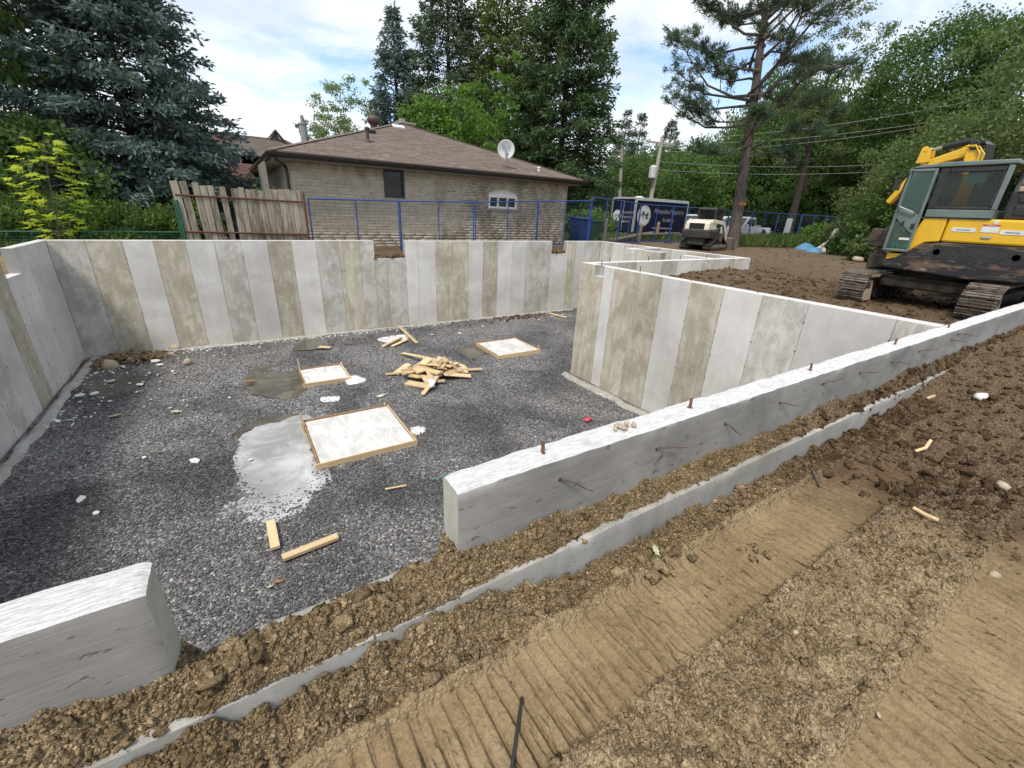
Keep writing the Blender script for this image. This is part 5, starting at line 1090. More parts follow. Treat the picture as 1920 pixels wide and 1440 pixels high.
for y0, y1, z0, z1 in ((2.57, 2.27, .05, -.015), (1.98, 1.70, .04, -.03)):
    d_ = part('decal', 'decal_white', lambda m: m.bb(10.524, 10.529, y1, y0, z1, z0), hd); part('decal_strip', 'decal_teal', lambda m: m.bb(10.521, 10.5235, y1+.06, y0-.06, (z0+z1)/2-.008, (z0+z1)/2+.004), hd)
part('decal', 'decal_white', lambda m: m.bb(10.524, 10.529, 2.0, 2.21, -.01, .085), hd); part('warning_header', 'decal_red', lambda m: m.bb(10.522, 10.528, 2.0, 2.21, .087, .112), hd); part('emblem', 'decal_white', lambda m: m.lathe((10.53, 2.07, .15), [(.035, 0), (.03, -.006)], 16, (1, 0, 0)), hd)
side_text('WARNING', .022, 2.105, .10, 'decal_white', hd, 10.519)
part('hood_latch', 'chrome', lambda m: m.box((10.522, 2.11, -.085), (.016, .12, .045)), hd, bevel=.012, seg=2)
part('engine_cover', 'plastic_black', lambda m: (m.bb(10.62, 12.6, .8, 2.04, .205, .60), m.bb(10.60, 10.62, .9, 1.95, .26, .40), m.bb(10.60, 10.62, .9, 1.95, .45, .53)), bevel=.02)
part('engine_panel', 'tan_panel', lambda m: m.bb(10.6, 12.5, .8, 2.0, .602, .68), bevel=.015); part('top_guard', 'red_hood', lambda m: m.bb(10.62, 12.4, .8, 2.0, .682, .74), bevel=.015)
# cab
X0, X1, Y0, Y1, ZB, ZC = 10.5, 11.45, 2.14, 3.40, .20, 1.05
cb = part('cab', 'cab_grey', lambda m: (m.bb(X0, X1, Y0, 2.99, ZB, .325), m.bb(X0, X0+.06, Y0-.01, Y0+.055, .33, ZC-.06), m.bb(X1-.06, X1, Y0, Y0+.06, .33, ZC-.06), m.bb(X1-.06, X1, Y1-.05, Y1, -.4, ZC-.06), m.bb(X0+.02, X1, Y0, Y1-.02, ZB-.02-.38+.38, ZB-.005), m.bb(X0+.03, X1, 3.0, Y1-.02, -.45, -.40), m.bb(X0+.06, X1-.06, Y0, Y0+.03, ZB, .33)), bevel=.01)
part('cab_roof', 'cab_grey', lambda m: (rprism(m, [(3.40, .985), (3.34, 1.02), (2.95, 1.065), (2.10, 1.065), (2.09, 1.0)], X0-.015, X1+.01)), bevel=.015, seg=2)
part('pillar', 'plastic_black', lambda m: (m.bb(X0+.004, X0+.05, 2.88, 3.0, .33, .985), m.bb(X0+.006, X0+.05, 2.20, 2.88, .90, .985), m.bb(X0+.006, X0+.05, 2.20, 2.90, .327, .37), m.bb(X0+.006, X0+.05, 2.19, 2.24, .37, .9)), cb, bevel=.012)
part('front_pillar', 'cab_grey', lambda m: m.bb(X0, X0+.05, 3.36, 3.405, -.42, .985), cb, bevel=.01)
part('side_window', 'cab_glass_side', lambda m: m.bb(X0+.02, X0+.026, 2.235, 2.885, .365, .905), cb)
part('far_window', 'cab_glass_side', lambda m: m.bb(X1-.03, X1-.024, 2.2, 3.35, .3, .95), cb); part('windshield', 'cab_glass_side', lambda m: m.bb(X0+.06, X1-.06, 3.375, 3.381, -.1, .96), cb)
part('sun_shade', 'paper_green', lambda m: m.bb(X0+.030, X0+.034, 2.40, 2.64, .74, .90), cb)
part('seat', 'seat_black', lambda m: (m.box((10.98, 2.62, .30), (.5, .5, .16)), m.box((10.98, 2.40, .58), (.46, .13, .55), (.12, 0, 0)), m.box((10.98, 2.36, .88), (.26, .1, .14))), cb, bevel=.05, seg=3)
part('console', 'seat_black', lambda m: (m.box((10.98, 3.22, .15), (.3, .12, .6)), m.tube([(10.75, 3.0, .2), (10.75, 3.05, .55)], .015, 8), m.tube([(11.2, 3.0, .2), (11.2, 3.05, .55)], .015, 8)), cb, bevel=.0)
part('grab_handle', 'plastic_black', lambda m: m.tube([(X0-.03, 3.36, .96), (X0-.05, 3.40, .9), (X0-.05, 3.43, .5), (X0-.03, 3.43, .45)], .012, 8), cb)
dr = part('door', 'cab_grey', lambda m: (m.bb(X0-.045, X0-.012, 3.02, 3.065, -.40, .97), m.bb(X0-.045, X0-.012, 3.37, 3.415, -.40, .975), m.bb(X0-.045, X0-.012, 3.065, 3.37, .93, .972), m.bb(X0-.045, X0-.012, 3.065, 3.37, -.40, -.36), m.prism([(3.37, .33), (3.065, .22), (3.065, -.10), (3.37, .16)], (X0-.042, 0, 0), (0, 1, 0), (0, 0, 1), (1, 0, 0), .026)), ex, bevel=.008)
part('door_glass', 'cab_glass', lambda m: m.bb(X0-.03, X0-.024, 3.06, 3.38, .2, .94), dr); part('door_glass', 'cab_glass', lambda m: m.bb(X0-.031, X0-.025, 3.06, 3.38, -.37, .12), dr)
part('door_handle', 'chrome', lambda m: m.tube([(X0-.05, 3.39, .37), (X0-.085, 3.36, .36), (X0-.085, 3.14, .27), (X0-.05, 3.11, .24)], .013, 8), dr)
part('door_latch', 'plastic_black', lambda m: (m.box((X0-.05, 3.09, .04), (.02, .05, .09)), m.box((X0-.05, 3.24, .09), (.015, .04, .06))), dr, bevel=.006)
side_text('SV100', .085, 3.165, -.30, 'decal_teal', dr, X0-.05, 1.2, .2)
part('decal_strip', 'decal_white', lambda m: m.bb(X0-.036, X0-.033, 3.07, 3.22, -.20, -.16), dr)
part('mirror', 'plastic_black', lambda m: (m.tube([(X0+.02, 3.40, .9), (X0-.05, 3.50, .92), (X0-.05, 3.52, .8)], .01, 6), m.box((X0-.05, 3.52, .72), (.02, .10, .18))), ex, bevel=.006)
# swing bracket, boom, arm
part('swing_bracket', 'muddy_frame', lambda m: (rprism(m, [(3.3, -.60), (3.72, -.50), (3.78, -.56), (3.76, -.80), (3.3, -.70)], 11.0, 11.9), m.cyl((11.45, 3.72, -.82), (11.45, 3.72, -.30), .11, .11, 12), m.box((11.45, 3.82, -.2), (.34, .3, .35))), bevel=.02)
def arm_poly(pts, x0, x1, name, mat='machine_yellow'): return part(name, mat, lambda m: rprism(m, pts, x0, x1), bevel=.02, seg=2)
bm_ = arm_poly([(3.92, -.25), (3.75, -.30), (3.30, .10), (2.83, .40), (2.82, .95), (2.92, 1.36), (3.02, 1.44), (3.12, 1.40), (3.10, 1.2), (3.0, .86), (3.02, .55), (3.5, .2)], 11.78, 12.06, 'boom')
am_ = arm_poly([(3.02, 1.47), (3.10, 1.50), (3.22, 1.42), (3.60, 1.27), (3.82, 1.08), (4.10, .50), (4.02, .45), (3.68, 1.05), (3.45, 1.18), (3.08, 1.28)], 11.84, 12.02, 'arm')
part('arm_bracket', 'machine_yellow', lambda m: (rprism(m, [(3.60, 1.22), (3.64, 1.44), (3.72, 1.50), (3.78, 1.47), (3.80, 1.2)], 11.80, 11.83), rprism(m, [(3.60, 1.22), (3.64, 1.44), (3.72, 1.50), (3.78, 1.47), (3.80, 1.2)], 12.03, 12.06), m.cyl((11.79, 3.71, 1.43), (12.07, 3.71, 1.43), .03, .03, 10)))
part('arm_cylinder', 'hose_black', lambda m: m.cyl((11.93, 3.12, 1.545), (11.93, 3.50, 1.47), .055, .055, 12)); part('cylinder_rod', 'chrome', lambda m: m.cyl((11.93, 3.50, 1.47), (11.93, 3.70, 1.43), .028, .028, 10))
part('pivot_head', 'hose_black', lambda m: (m.cyl((11.75, 3.02, 1.45), (12.1, 3.02, 1.45), .075, .075, 16), m.box((11.9, 2.98, 1.50), (.26, .16, .06))), bevel=.01)
for k in range(5): part('hose', 'hose_black', lambda m: m.tube([(11.80+.06*k, 3.06, 1.48), (11.80+.06*k, 2.97-.02*k, 1.55-.01*k), (11.80+.06*k, 2.87-.01*k, 1.46), (11.80+.06*k, 2.82-.01*k, 1.2), (11.80+.06*k, 2.80, .9), (11.80+.06*k, 2.80, .45)], .016, 6))
for k in range(2): part('pipe', 'machine_yellow', lambda m: m.tube([(11.76, 3.14-.03*k, 1.44), (11.75, 3.0-.06*k, 1.45-.03*k), (11.75, 2.90-.06*k, 1.3), (11.75, 2.90-.06*k, .9), (11.75, 2.90-.06*k, .5)], .012, 6))
part('boom_cylinder', 'hose_black', lambda m: m.cyl((11.72, 3.6, -.2), (11.72, 3.02, .62), .05, .05, 10))

# ================================================================== compact track loader
t = MT('car_glass_tint'); t.b.inputs['Base Color'].default_value = (.012, .014, .015, 1); t.b.inputs['Roughness'].default_value = .05; t.b.inputs['Alpha'].default_value = .75
plain('loader_cream', (.70, .66, .53), (.62, .58, .46), 3, .5, .05); plain('loader_black', (.022, .022, .022), (.04, .036, .03), 5, .6, .15); plain('rubber', (.02, .019, .018), (.05, .04, .03), 9, .85, .4); plain('bucket_steel', (.17, .145, .11), (.11, .09, .07), 6, .7, .3, 50, .2)
sl = thing('track_loader', 'cream and black compact track loader with a bucket, parked by the pine trunk', 'loader', (19.4, 13.35, -1.38), R_(13)); sl.scale = (.92, .92, .92)
def sp(name, mat, fn, parent=None, **k):
    mb = MB(); fn(mb); return mb.build(name, mat, parent or sl, off=(0, 0, 0), **k)
def yprism(mb, poly, y0, y1): mb.prism(poly, (0, y0, 0), (1, 0, 0), (0, 0, 1), (0, 1, 0), y1-y0)
sp('chassis', 'loader_black', lambda m: (m.bb(-1.25, .9, -.42, .42, .28, .85), m.bb(-1.38, -.2, -.72, .72, .62, .98)), bevel=.04, seg=2)
hd2 = sp('engine_hood', 'loader_cream', lambda m: yprism(m, [(-1.36, .99), (-1.32, 1.34), (-1.2, 1.42), (-.35, 1.50), (-.35, .99)], -.6, .6), bevel=.05, seg=2)
sp('grille', 'plastic_black', lambda m: [m.bb(-1.375, -1.34, -.36, .36, 1.05+.045*k, 1.08+.045*k) for k in range(6)] and m.bb(-1.355, -1.335, -.38, .38, 1.03, 1.31), hd2)
cab2 = sp('cab', 'loader_black', lambda m: (yprism(m, [(-.42, 1.95), (-.38, 2.06), (.62, 2.08), (.80, 2.0), (.80, 1.96)], -.46, .46), [m.beam((xx, yy, .98), (xx2, yy, 2.0), .07, .07) for yy in (-.43, .43) for xx, xx2 in ((-.36, -.40), (.55, .66))], m.bb(-.36, .6, -.46, .46, .85, 1.05)), bevel=.015)
sp('side_screen', 'loader_black', lambda m: [m.beam((-.36+.09*k, yy, 1.05), (-.39+.098*k, yy, 1.96), .012, .012) for k in range(1, 11) for yy in (-.44, .44)] and [m.beam((-.36, yy, 1.1+.11*k), (.6, yy, 1.1+.11*k), .012, .012) for k in range(8) for yy in (-.44, .44)], cab2)
sp('rear_glass', 'car_glass_tint', lambda m: m.bb(-.385, -.375, -.40, .40, 1.1, 1.95), cab2); sp('door_glass', 'car_glass_tint', lambda m: m.bb(.60, .61, -.40, .40, 1.1, 1.95), cab2)
sp('seat', 'seat_black', lambda m: (m.box((.1, 0, 1.15), (.5, .5, .15)), m.box((-.14, 0, 1.42), (.12, .48, .55))), cab2, bevel=.03)
for s in (-1, 1):
    y0, y1 = (s*.45, s*.80) if s > 0 else (-.80, -.45)
    loop = [(-1.05, .05), (.95, .05), (1.10, .16), (1.08, .28), (.10, .78), (-.10, .80), (-1.15, .30), (-1.18, .15)]
    pl = [Vector((a, 0, b_)) for a, b_ in loop]; fine_ = []
    for i in range(len(pl)):
        a, b_ = pl[i], pl[(i+1) % len(pl)]; n = max(1, int((b_-a).length/.095))
        fine_ += [(a.lerp(b_, k/n), math.atan2(-(b_-a).z, (b_-a).x)) for k in range(n)]
    tr = sp('track', 'rubber', lambda m: [(m.box((p.x, (y0+y1)/2, p.z), (.11, .34, .045), (0, a, 0)), m.box((p.x, (y0+y1)/2, p.z), (.04, .345, .085), (0, a, 0))) for p, a in fine_])
    for k in range(5): xc = -.85+k*.42; sp('road_wheel', 'bucket_steel', lambda m: (m.cyl((xc, y0-.005, .20), (xc, y1+.005, .20), .13, .13, 14), m.cyl((xc, y0-.02, .20), (xc, y1+.02, .20), .05, .05, 8)), tr)
    sp('sprocket', 'bucket_steel', lambda m: m.cyl((0, y0-.003, .60), (0, y1+.003, .60), .16, .16, 14), tr)
    sp('track_frame', 'loader_black', lambda m: yprism(m, [(-1.0, .14), (.95, .14), (.05, .66), (-.05, .66)], (y0+y1)/2-.09, (y0+y1)/2+.09), tr)
    ya, yb_ = (.50, .62) if s > 0 else (-.62, -.50)
    sp('lift_arm', 'loader_cream', lambda m: yprism(m, [(-1.0, 1.32), (-1.0, 1.50), (.15, 1.45), (.62, 1.40), (1.22, .82), (1.35, .40), (1.22, .38), (1.0, .75), (.52, 1.22), (.1, 1.28)], ya, yb_), bevel=.015)
    sp('lift_cylinder', 'chrome', lambda m: m.cyl((-.5, (ya+yb_)/2, .8), (.35, (ya+yb_)/2, 1.25), .035, .035, 8))
sp('bucket', 'bucket_steel', lambda m: (yprism(m, [(1.30, .60), (1.28, .02), (2.0, .0), (2.0, .03), (1.36, .08), (1.40, .52), (1.62, .62), (1.58, .66)], -.9, .9), yprism(m, [(1.30, .60), (1.28, .02), (2.0, .02), (1.60, .64)], -.92, -.9), yprism(m, [(1.30, .60), (1.28, .02), (2.0, .02), (1.60, .64)], .9, .92)))

# ================================================================== enclosed trailer
plain('navy_panel', (.010, .012, .030), (.008, .009, .022), 1.5, .6, .03, 20, spec=.1); plain('aluminium', (.66, .67, .68), (.55, .56, .57), 6, .35, .05, 40, .5); plain('letter_white', (.70, .70, .70), None, 5, .5, 0); plain('letter_grey', (.42, .43, .45), None, 5, .5, 0)
tl_ = thing('cargo_trailer', 'dark navy enclosed trailer with round white crest and white lettering', 'trailer', (24.0, 21.0, -1.38)); TX0, TX1, TY0, TY1, TZ0, TZ1 = -2.5, 2.5, -1.0, 1.0, .45, 2.42
def tp(name, mat, fn, parent=None, **k):
    mb = MB(); fn(mb); return mb.build(name, mat, parent or tl_, off=(0, 0, 0), **k)
bx_ = tp('body', 'navy_panel', lambda m: m.bb(TX0, TX1, TY0, TY1, TZ0, TZ1), bevel=.02)
tp('roof_rail', 'aluminium', lambda m: (m.bb(TX0-.015, TX1+.015, TY0-.015, TY0+.08, TZ1-.13, TZ1+.02), m.bb(TX0-.015, TX1+.015, TY1-.08, TY1+.015, TZ1-.13, TZ1+.02), m.bb(TX0-.02, TX0+.05, TY0+.08, TY1-.08, TZ1-.06, TZ1+.018)))
tp('corner_post', 'aluminium', lambda m: (m.bb(TX0-.02, TX0+.09, TY0-.02, TY0+.09, TZ0, TZ1-.13), m.bb(TX1-.06, TX1+.015, TY0-.018, TY0+.06, TZ0, TZ1-.13), m.bb(TX0-.018, TX0+.06, TY1-.06, TY1+.018, TZ0, TZ1-.13)))
tp('roof', 'white_paint', lambda m: m.bb(TX0+.06, TX1-.06, TY0+.09, TY1-.09, TZ1, TZ1+.04)); tp('roof_vent', 'white_paint', lambda m: m.lathe((TX0+1.3, 0, TZ1+.03), [(.3, 0), (.28, .08), (.1, .13)], 16))
for xc in (-.35, .5): 
    wl = tp('wheel', 'rubber', lambda m: m.lathe((xc, TY0+.02, .33), [(.2, 0), (.33, .03), (.33, .18), (.2, .2)], 20, (0, -1, 0))); tp('rim', 'aluminium', lambda m: m.lathe((xc, TY0-.17, .33), [(.19, 0), (.15, .03), (.05, .04)], 14, (0, -1, 0)), wl)
tp('fender', 'aluminium', lambda m: m.bb(-.75, .95, TY0-.24, TY0-.005, .68, .74)); tp('undercarriage', 'black_steel', lambda m: (m.bb(TX0, TX1, -.7, -.6, .33, .45), m.bb(TX0, TX1, .6, .7, .33, .45), m.beam((TX0, 0, .4), (TX0-1.2, 0, .4), .1, .1)))
rside = Matrix(((1, 0, 0), (0, 0, -1), (0, 1, 0))).to_euler(); rend = Matrix(((0, 0, -1), (-1, 0, 0), (0, 1, 0))).to_euler()
cr = tp('crest', 'letter_white', lambda m: m.lathe((-1.65, TY0-.006, 1.42), [(.60, 0), (.60, .008)], 36, (0, -1, 0))); tp('crest_ring', 'navy_panel', lambda m: m.lathe((-1.65, TY0-.015, 1.42), [(.54, 0), (.54, .002), (.525, .003), (.525, 0)], 36, (0, -1, 0)), cr)
tp('crest_face', 'letter_white', lambda m: m.lathe((-1.65, TY0-.017, 1.42), [(.522, 0), (.522, .003)], 36, (0, -1, 0)), cr)
text_part('monogram', 'A', .55, 'navy_panel', cr, (-1.86, TY0-.024, 1.50), rside, .003, shear=.2); text_part('monogram', 'M', .62, 'navy_panel', cr, (-1.60, TY0-.026, 1.40), rside, .003, shear=.2); text_part('monogram', 'K', .5, 'navy_panel', cr, (-1.38, TY0-.028, 1.36), rside, .003, shear=.2)
text_part('lettering', 'Metropolitan Preparatory', .40, 'letter_grey', bx_, (.72, TY0-.006, 1.72), rside, .003, sx=.70); text_part('lettering', 'Academy', .40, 'letter_grey', bx_, (.72, TY0-.006, 1.22), rside, .003, sx=.78)
cr2 = tp('crest', 'letter_white', lambda m: m.lathe((TX0-.004, .48, 1.35), [(.36, 0), (.36, .008)], 30, (-1, 0, 0))); text_part('monogram', 'AMK', .30, 'navy_panel', cr2, (TX0-.016, .48, 1.35), rend, .003, shear=.2)
for k, s_ in enumerate(('Metropolitan', 'Preparatory', 'Academy')): text_part('lettering', s_, .22, 'letter_grey', bx_, (TX0-.006, -.38, 1.58-.26*k), rend, .003, sx=.8)
tp('door_bar', 'aluminium', lambda m: (m.cyl((TX0-.03, -.05, TZ0+.05), (TX0-.03, -.05, TZ1-.15), .015, .015, 6), m.box((TX0-.03, -.05, 1.0), (.03, .2, .05)), m.box((TX0-.03, .95, 1.9), (.03, .12, .06)), m.box((TX0-.03, .95, .9), (.03, .12, .06))))

# ================================================================== parked vehicles
plain('car_white', (.70, .72, .74), (.64, .66, .68), 2, .22, .0, spec=.6, coat=.5); plain('car_glass', (.02, .025, .03), None, 2, .05, 0, spec=.7)
def car(name, label, loc, rz, truck=True):
    t = thing(name, label, 'pickup' if truck else 'car', loc, rz)
    def cp(n, mat, fn, par=None, **k): mb = MB(); fn(mb); return mb.build(n, mat, par or t, off=(0, 0, 0), **k)
    W = .92
    low = [(-2.7, .45), (-2.7, .98), (-.55, 1.0), (.95, 1.02), (2.35, .94), (2.62, .80), (2.66, .42), (2.1, .36), (-2.2, .38)]
    body = cp('body', 'car_white', lambda m: yprism(m, low, -W, W), bevel=.05, seg=2)
    cabp = [(-.60, 1.0), (-.48, 1.58), (-.3, 1.66), (.35, 1.66), (.55, 1.58), (1.15, 1.02)] if truck else [(-2.5, 1.0), (-2.3, 1.62), (-2.1, 1.68), (.2, 1.68), (.45, 1.6), (1.15, 1.02)]
    cab_ = cp('cab', 'car_white', lambda m: yprism(m, cabp, -W+.1, W-.1), bevel=.04, seg=2)
    for s in (-1, 1):
        y = s*(W-.098)
        wins = [[(-.44, 1.06), (-.38, 1.50), (.02, 1.52), (.02, 1.06)], [(.08, 1.06), (.08, 1.52), (.38, 1.52), (.85, 1.06)]] + ([] if truck else [[(-2.3, 1.08), (-2.15, 1.5), (-1.4, 1.52), (-1.4, 1.08)], [(-1.32, 1.08), (-1.32, 1.52), (-.52, 1.52), (-.52, 1.08)]])
        for wv in wins: cp('side_window', 'car_glass', lambda m: yprism(m, wv, min(y, y+s*.006), max(y, y+s*.006)), cab_)
        cp('mirror', 'car_white', lambda m: m.box((.82, s*(W+.05), 1.10), (.12, .16, .14)), body, bevel=.03)
        cp('headlight', 'aluminium', lambda m: m.box((2.5, s*.7, .80), (.2, .3, .14)), body, bevel=.03); cp('tail_light', 'decal_red', lambda m: m.box((-2.69, s*.82, .82), (.05, .14, .25)), body)
        cp('door_seam', 'plastic_black', lambda m: (m.bb(-.50, -.488, s*W-.004, s*W+.004, .5, 1.0), m.bb(.90, .912, s*W-.004, s*W+.004, .5, 1.0)), body)
        for xc in (-1.72, 1.72):
            wl = cp('wheel', 'rubber', lambda m: m.lathe((xc, s*(W-.22), .38), [(.2, 0), (.36, .02), (.38, .06), (.38, .19), (.36, .23), (.2, .24)], 22, (0, s, 0))); cp('rim', 'aluminium', lambda m: m.lathe((xc, s*(W+.0), .38), [(.23, 0), (.2, .03), (.06, .035)], 14, (0, s, 0)), wl)
            cp('wheel_arch', 'plastic_black', lambda m: m.lathe((xc, s*(W-.30), .42), [(.45, 0), (.45, .305)], 20, (0, s, 0)), body)
    cp('windshield', 'car_glass', lambda m: m.add([(.60, -.72, 1.57), (.60, .72, 1.57), (1.13, .78, 1.07), (1.13, -.78, 1.07)], [(0, 1, 2, 3)]) and None, cab_, fixn=False)
    if truck: cp('bed', 'plastic_black', lambda m: m.bb(-2.6, -.7, -W+.1, W-.1, .86, 1.006), body); cp('cargo', 'tan_panel', lambda m: m.bb(-2.0, -1.2, -.5, .5, 1.01, 1.12), body)
    cp('bumper', 'aluminium', lambda m: (m.bb(2.62, 2.74, -.85, .85, .42, .60), m.bb(-2.80, -2.70, -.85, .85, .42, .60)), body, bevel=.02)
    return t
car('pickup_truck', 'white pickup truck parked behind the blue fence right of the pine trunk', (31.2, 18.9, -1.38), PI+.05)
car('parked_car', 'white car half hidden between the trailer and the track loader', (29.4, 21.6, -1.38), PI+.1, False)
car('parked_car', 'pale car behind the pickup, only its roof and windscreen showing', (36.5, 24.0, -1.38), PI-.2, False)

# ================================================================== bins, logs, pole, tarp
plain('bin_blue', (.012, .035, .12), None, 4, .5, .05); plain('bin_green', (.015, .06, .03), None, 4, .5, .05)
def bin_(label, loc, mat, s=1.0, rz=0.0):
    t = thing('wheelie_bin', label, 'bin', loc, rz)
    def q(n, m_, fn): mb = MB(); fn(mb); mb.build(n, m_, t, off=(0, 0, 0), bevel=.02)
    q('tub', mat, lambda m: m.box((0, 0, .52*s), (.60*s, .66*s, .92*s), taper=(1.12, 1.12))); q('lid', mat, lambda m: (m.box((0, 0, 1.02*s), (.72*s, .8*s, .07*s), (.06, 0, 0)), m.box((0, .38*s, 1.0*s), (.5*s, .06, .06))))
    for sx in (-.26, .26): mb = MB(); mb.cyl((sx*s-.04, .3*s, .10*s), (sx*s+.04, .3*s, .10*s), .10*s, .10*s, 14); mb.build('wheel', 'rubber', t, off=(0, 0, 0))
bin_('dark blue wheelie bin behind the fence at the corner of the bungalow', (15.0, 17.4, -1.38), 'bin_blue', 1.15); bin_('dark green wheelie bin right of the blue bin', (16.1, 17.9, -1.38), 'bin_green', 1.05)
_wood('old_log', (.24, .19, .135), (.14, .11, .08), .6)
rl = random.Random(12)
for k, (a, b_, r, lb) in enumerate((((17.6, 17.6, -1.25), (21.3, 18.2, -.85), .09, 'grey split rail slanting up behind the blue fence'), ((17.2, 17.9, -1.28), (20.6, 18.3, -1.22), .10, 'grey log lying lowest behind the blue fence'), ((18.4, 18.0, -1.18), (22.4, 18.4, -1.05), .08, 'middle grey rail in the pile behind the blue fence'), ((20.5, 18.0, -.95), (23.9, 18.3, -.9), .08, 'level grey rail before the trailer lettering'), ((19.9, 18.1, -1.26), (23.5, 18.6, -1.26), .10, 'right grey log on the ground before the trailer'))):
    mb = MB(); pts_ = [Vector(a).lerp(Vector(b_), u)+Vector((0, 0, rl.uniform(-.02, .02))) for u in (0, .3, .6, 1)]; mb.tube(pts_, [r, r*.95, r*1.05, r*.8], 8); tag(mb.build('log', 'old_log'), lb, 'log')
for a, h, lb in (((16.6, 17.3), 1.25, 'old round-topped wooden post between the bins and the trailer'), ((21.8, 18.3), 1.15, 'old wooden post before the trailer lettering'), ((19.9, 17.9), 1.0, 'split pale wooden stake leaning before the trailer crest')):
    mb = MB(); mb.tube([(*a, -1.4), (a[0]+.02, a[1], -1.4+h*.9), (a[0]+.03, a[1], -1.4+h)], [.10, .095, .05], 10); tag(mb.build('wooden_post', 'old_log'), lb, 'post')
_wood('pole_wood', (.36, .34, .30), (.26, .24, .21), .4)
def upole(label, base, top, arm=True, can=True):
    t = thing('utility_pole', label, 'utility pole', base, world=True); b0, t0 = Vector(base), Vector(top)
    mb = MB(); mb.tube([b0, b0.lerp(t0, .5), t0], [.17, .15, .12], 12); mb.build('pole', 'pole_wood', t)
    if arm: mb = MB(); mb.beam(t0+Vector((-1.1, .2, -.35)), t0+Vector((1.1, -.2, -.35)), .1, .12); mb.build('crossarm', 'pole_wood', t)
    if arm:
        for s in (-1, 0, 1): mb = MB(); mb.lathe(t0+Vector((s, -.18*s, -.29)), [(.03, 0), (.06, .05), (.05, .12), (.02, .16)], 10); mb.build('insulator', 'dish_grey', t)
    if can: c = b0.lerp(t0, .66)+Vector((-.45, -.1, 0)); mb = MB(); mb.lathe(c-Vector((0, 0, .4)), [(.2, 0), (.26, .04), (.26, .72), (.2, .78), (.08, .86)], 16); mb.build('transformer', 'dish_grey', t); mb = MB(); mb.beam(c, c+Vector((.5, .1, 0)), .08, .08); mb.build('bracket', 'metal_grey', t)
    return t
pb = aty(1222, 365, 23.8); pt = aty(1242, 258, 23.8); lean = (pt-pb).normalized(); gb = pb-lean*((pb.z+1.4)/lean.z); upole('grey wooden utility pole with a transformer can behind the trailer', gb, pt)
p2b = aty(1163, 350, 34); p2t = aty(1168, 245, 34); l2 = (p2t-p2b).normalized(); upole('bare wooden utility pole against the big spruce', p2b-l2*((p2b.z+1.4)/l2.z), p2t, False, False)
plain('cable_grey', (.30, .31, .32), None, 4, .5, 0)
def wire(label, a, b_, sag=.35, r=.011):
    a, b_ = Vector(a), Vector(b_); mb = MB(); n = 16; mb.tube([a.lerp(b_, k/n)-Vector((0, 0, sag*4*(k/n)*(1-k/n))) for k in range(n+1)], r, 5); tag(mb.build('power_line', 'cable_grey'), label, 'power line', 'overhead power lines')
for (p0, p1, y1, lb) in (((1242, 262), (1660, 205), 14.5, 'topmost overhead line right of the utility pole'), ((1240, 270), (1650, 228), 14.5, 'second overhead line right of the utility pole'), ((1240, 285), (1655, 236), 14.8, 'third overhead line right of the utility pole'), ((1236, 303), (1640, 296), 14.8, 'thick lower overhead line passing behind the pine trunk'), ((1234, 318), (1640, 309), 14.5, 'lowest overhead line passing behind the pine trunk')):
    a = aty(*p0, 23.8); b_ = aty(*p1, y1); e = b_+(b_-a)*.5; wire(lb, a, e, .5)
wire('overhead line left of the utility pole', aty(1242, 262, 23.8), aty(1150, 300, 27), .3)
# blue tarp heap, white sack, stake
plain('tarp_blue', (.10, .28, .46), (.07, .21, .38), 3, .45, .3, 8); plain('sack_white', (.50, .50, .47), (.38, .37, .34), 4, .7, .5, 12)
def heap(name, label, c, rx, ry, h, mat, cat, seed, pw=1.0):
    n, m2 = 36, 14; V = []; 
    for j in range(m2+1):
        v = j/m2
        for i in range(n):
            a = 2*PI*i/n; r = v; k = 1+.28*mnoise.noise(Vector((math.cos(a)*1.6, math.sin(a)*1.6, seed)))
            x, y = math.cos(a)*r*rx*k, math.sin(a)*r*ry*k; fold = .16*mnoise.noise(Vector((x*3.2, y*3.2, seed+3)))+.07*mnoise.noise(Vector((x*9, y*9, seed+7)))
            V.append((x, y, max(-.05, h*(1-v**2)**pw*(1+fold*2.4)+.3*fold*h*(1-v)-.04*v)))
    F = [(j*n+i, j*n+(i+1) % n, (j+1)*n+(i+1) % n, (j+1)*n+i) for j in range(m2) for i in range(n)]
    mb = MB(); mb.add(V, F); o = mb.build(name, mat, off=(0, 0, 0), smooth=True); o.location = c; return tag(o, label, cat)
for a, sz, h, mat, nm, lb, ct, sd_ in (((1510, 468), (.75, .55), .36, 'tarp_blue', 'tarp', 'crumpled bright blue tarp on the ground before the weeds', 'tarp', 1), ((1528, 472), (.5, .4), .24, 'tarp_blue', 'tarp', 'smaller fold of blue tarp beside a white sack', 'tarp', 2), ((1541, 471), (.42, .4), .40, 'sack_white', 'sack', 'small white sack between the blue tarp and the big bag', 'sack', 3), ((1562, 469), (.62, .6), 1.12, 'sack_white', 'bulk_bag', 'tall whitish bulk bag behind the blue tarp', 'bag', 4)):
    w = atz(*a, -1.37); heap(nm, lb, Vector((w.x, w.y, gz(w.x, w.y)-.02)), *sz, h, mat, ct, sd_, .55 if h > .5 else 1)
w = atz(1530, 478, -1.37); w2 = aty(1572, 430, w.y+.3); mb = MB(); mb.tube([w, (w+w2)/2+Vector((0, 0, .04)), w2], .035, 6); tag(mb.build('wood_stake', 'old_log'), 'grey stake leaning against the whitish bulk bag', 'stake')
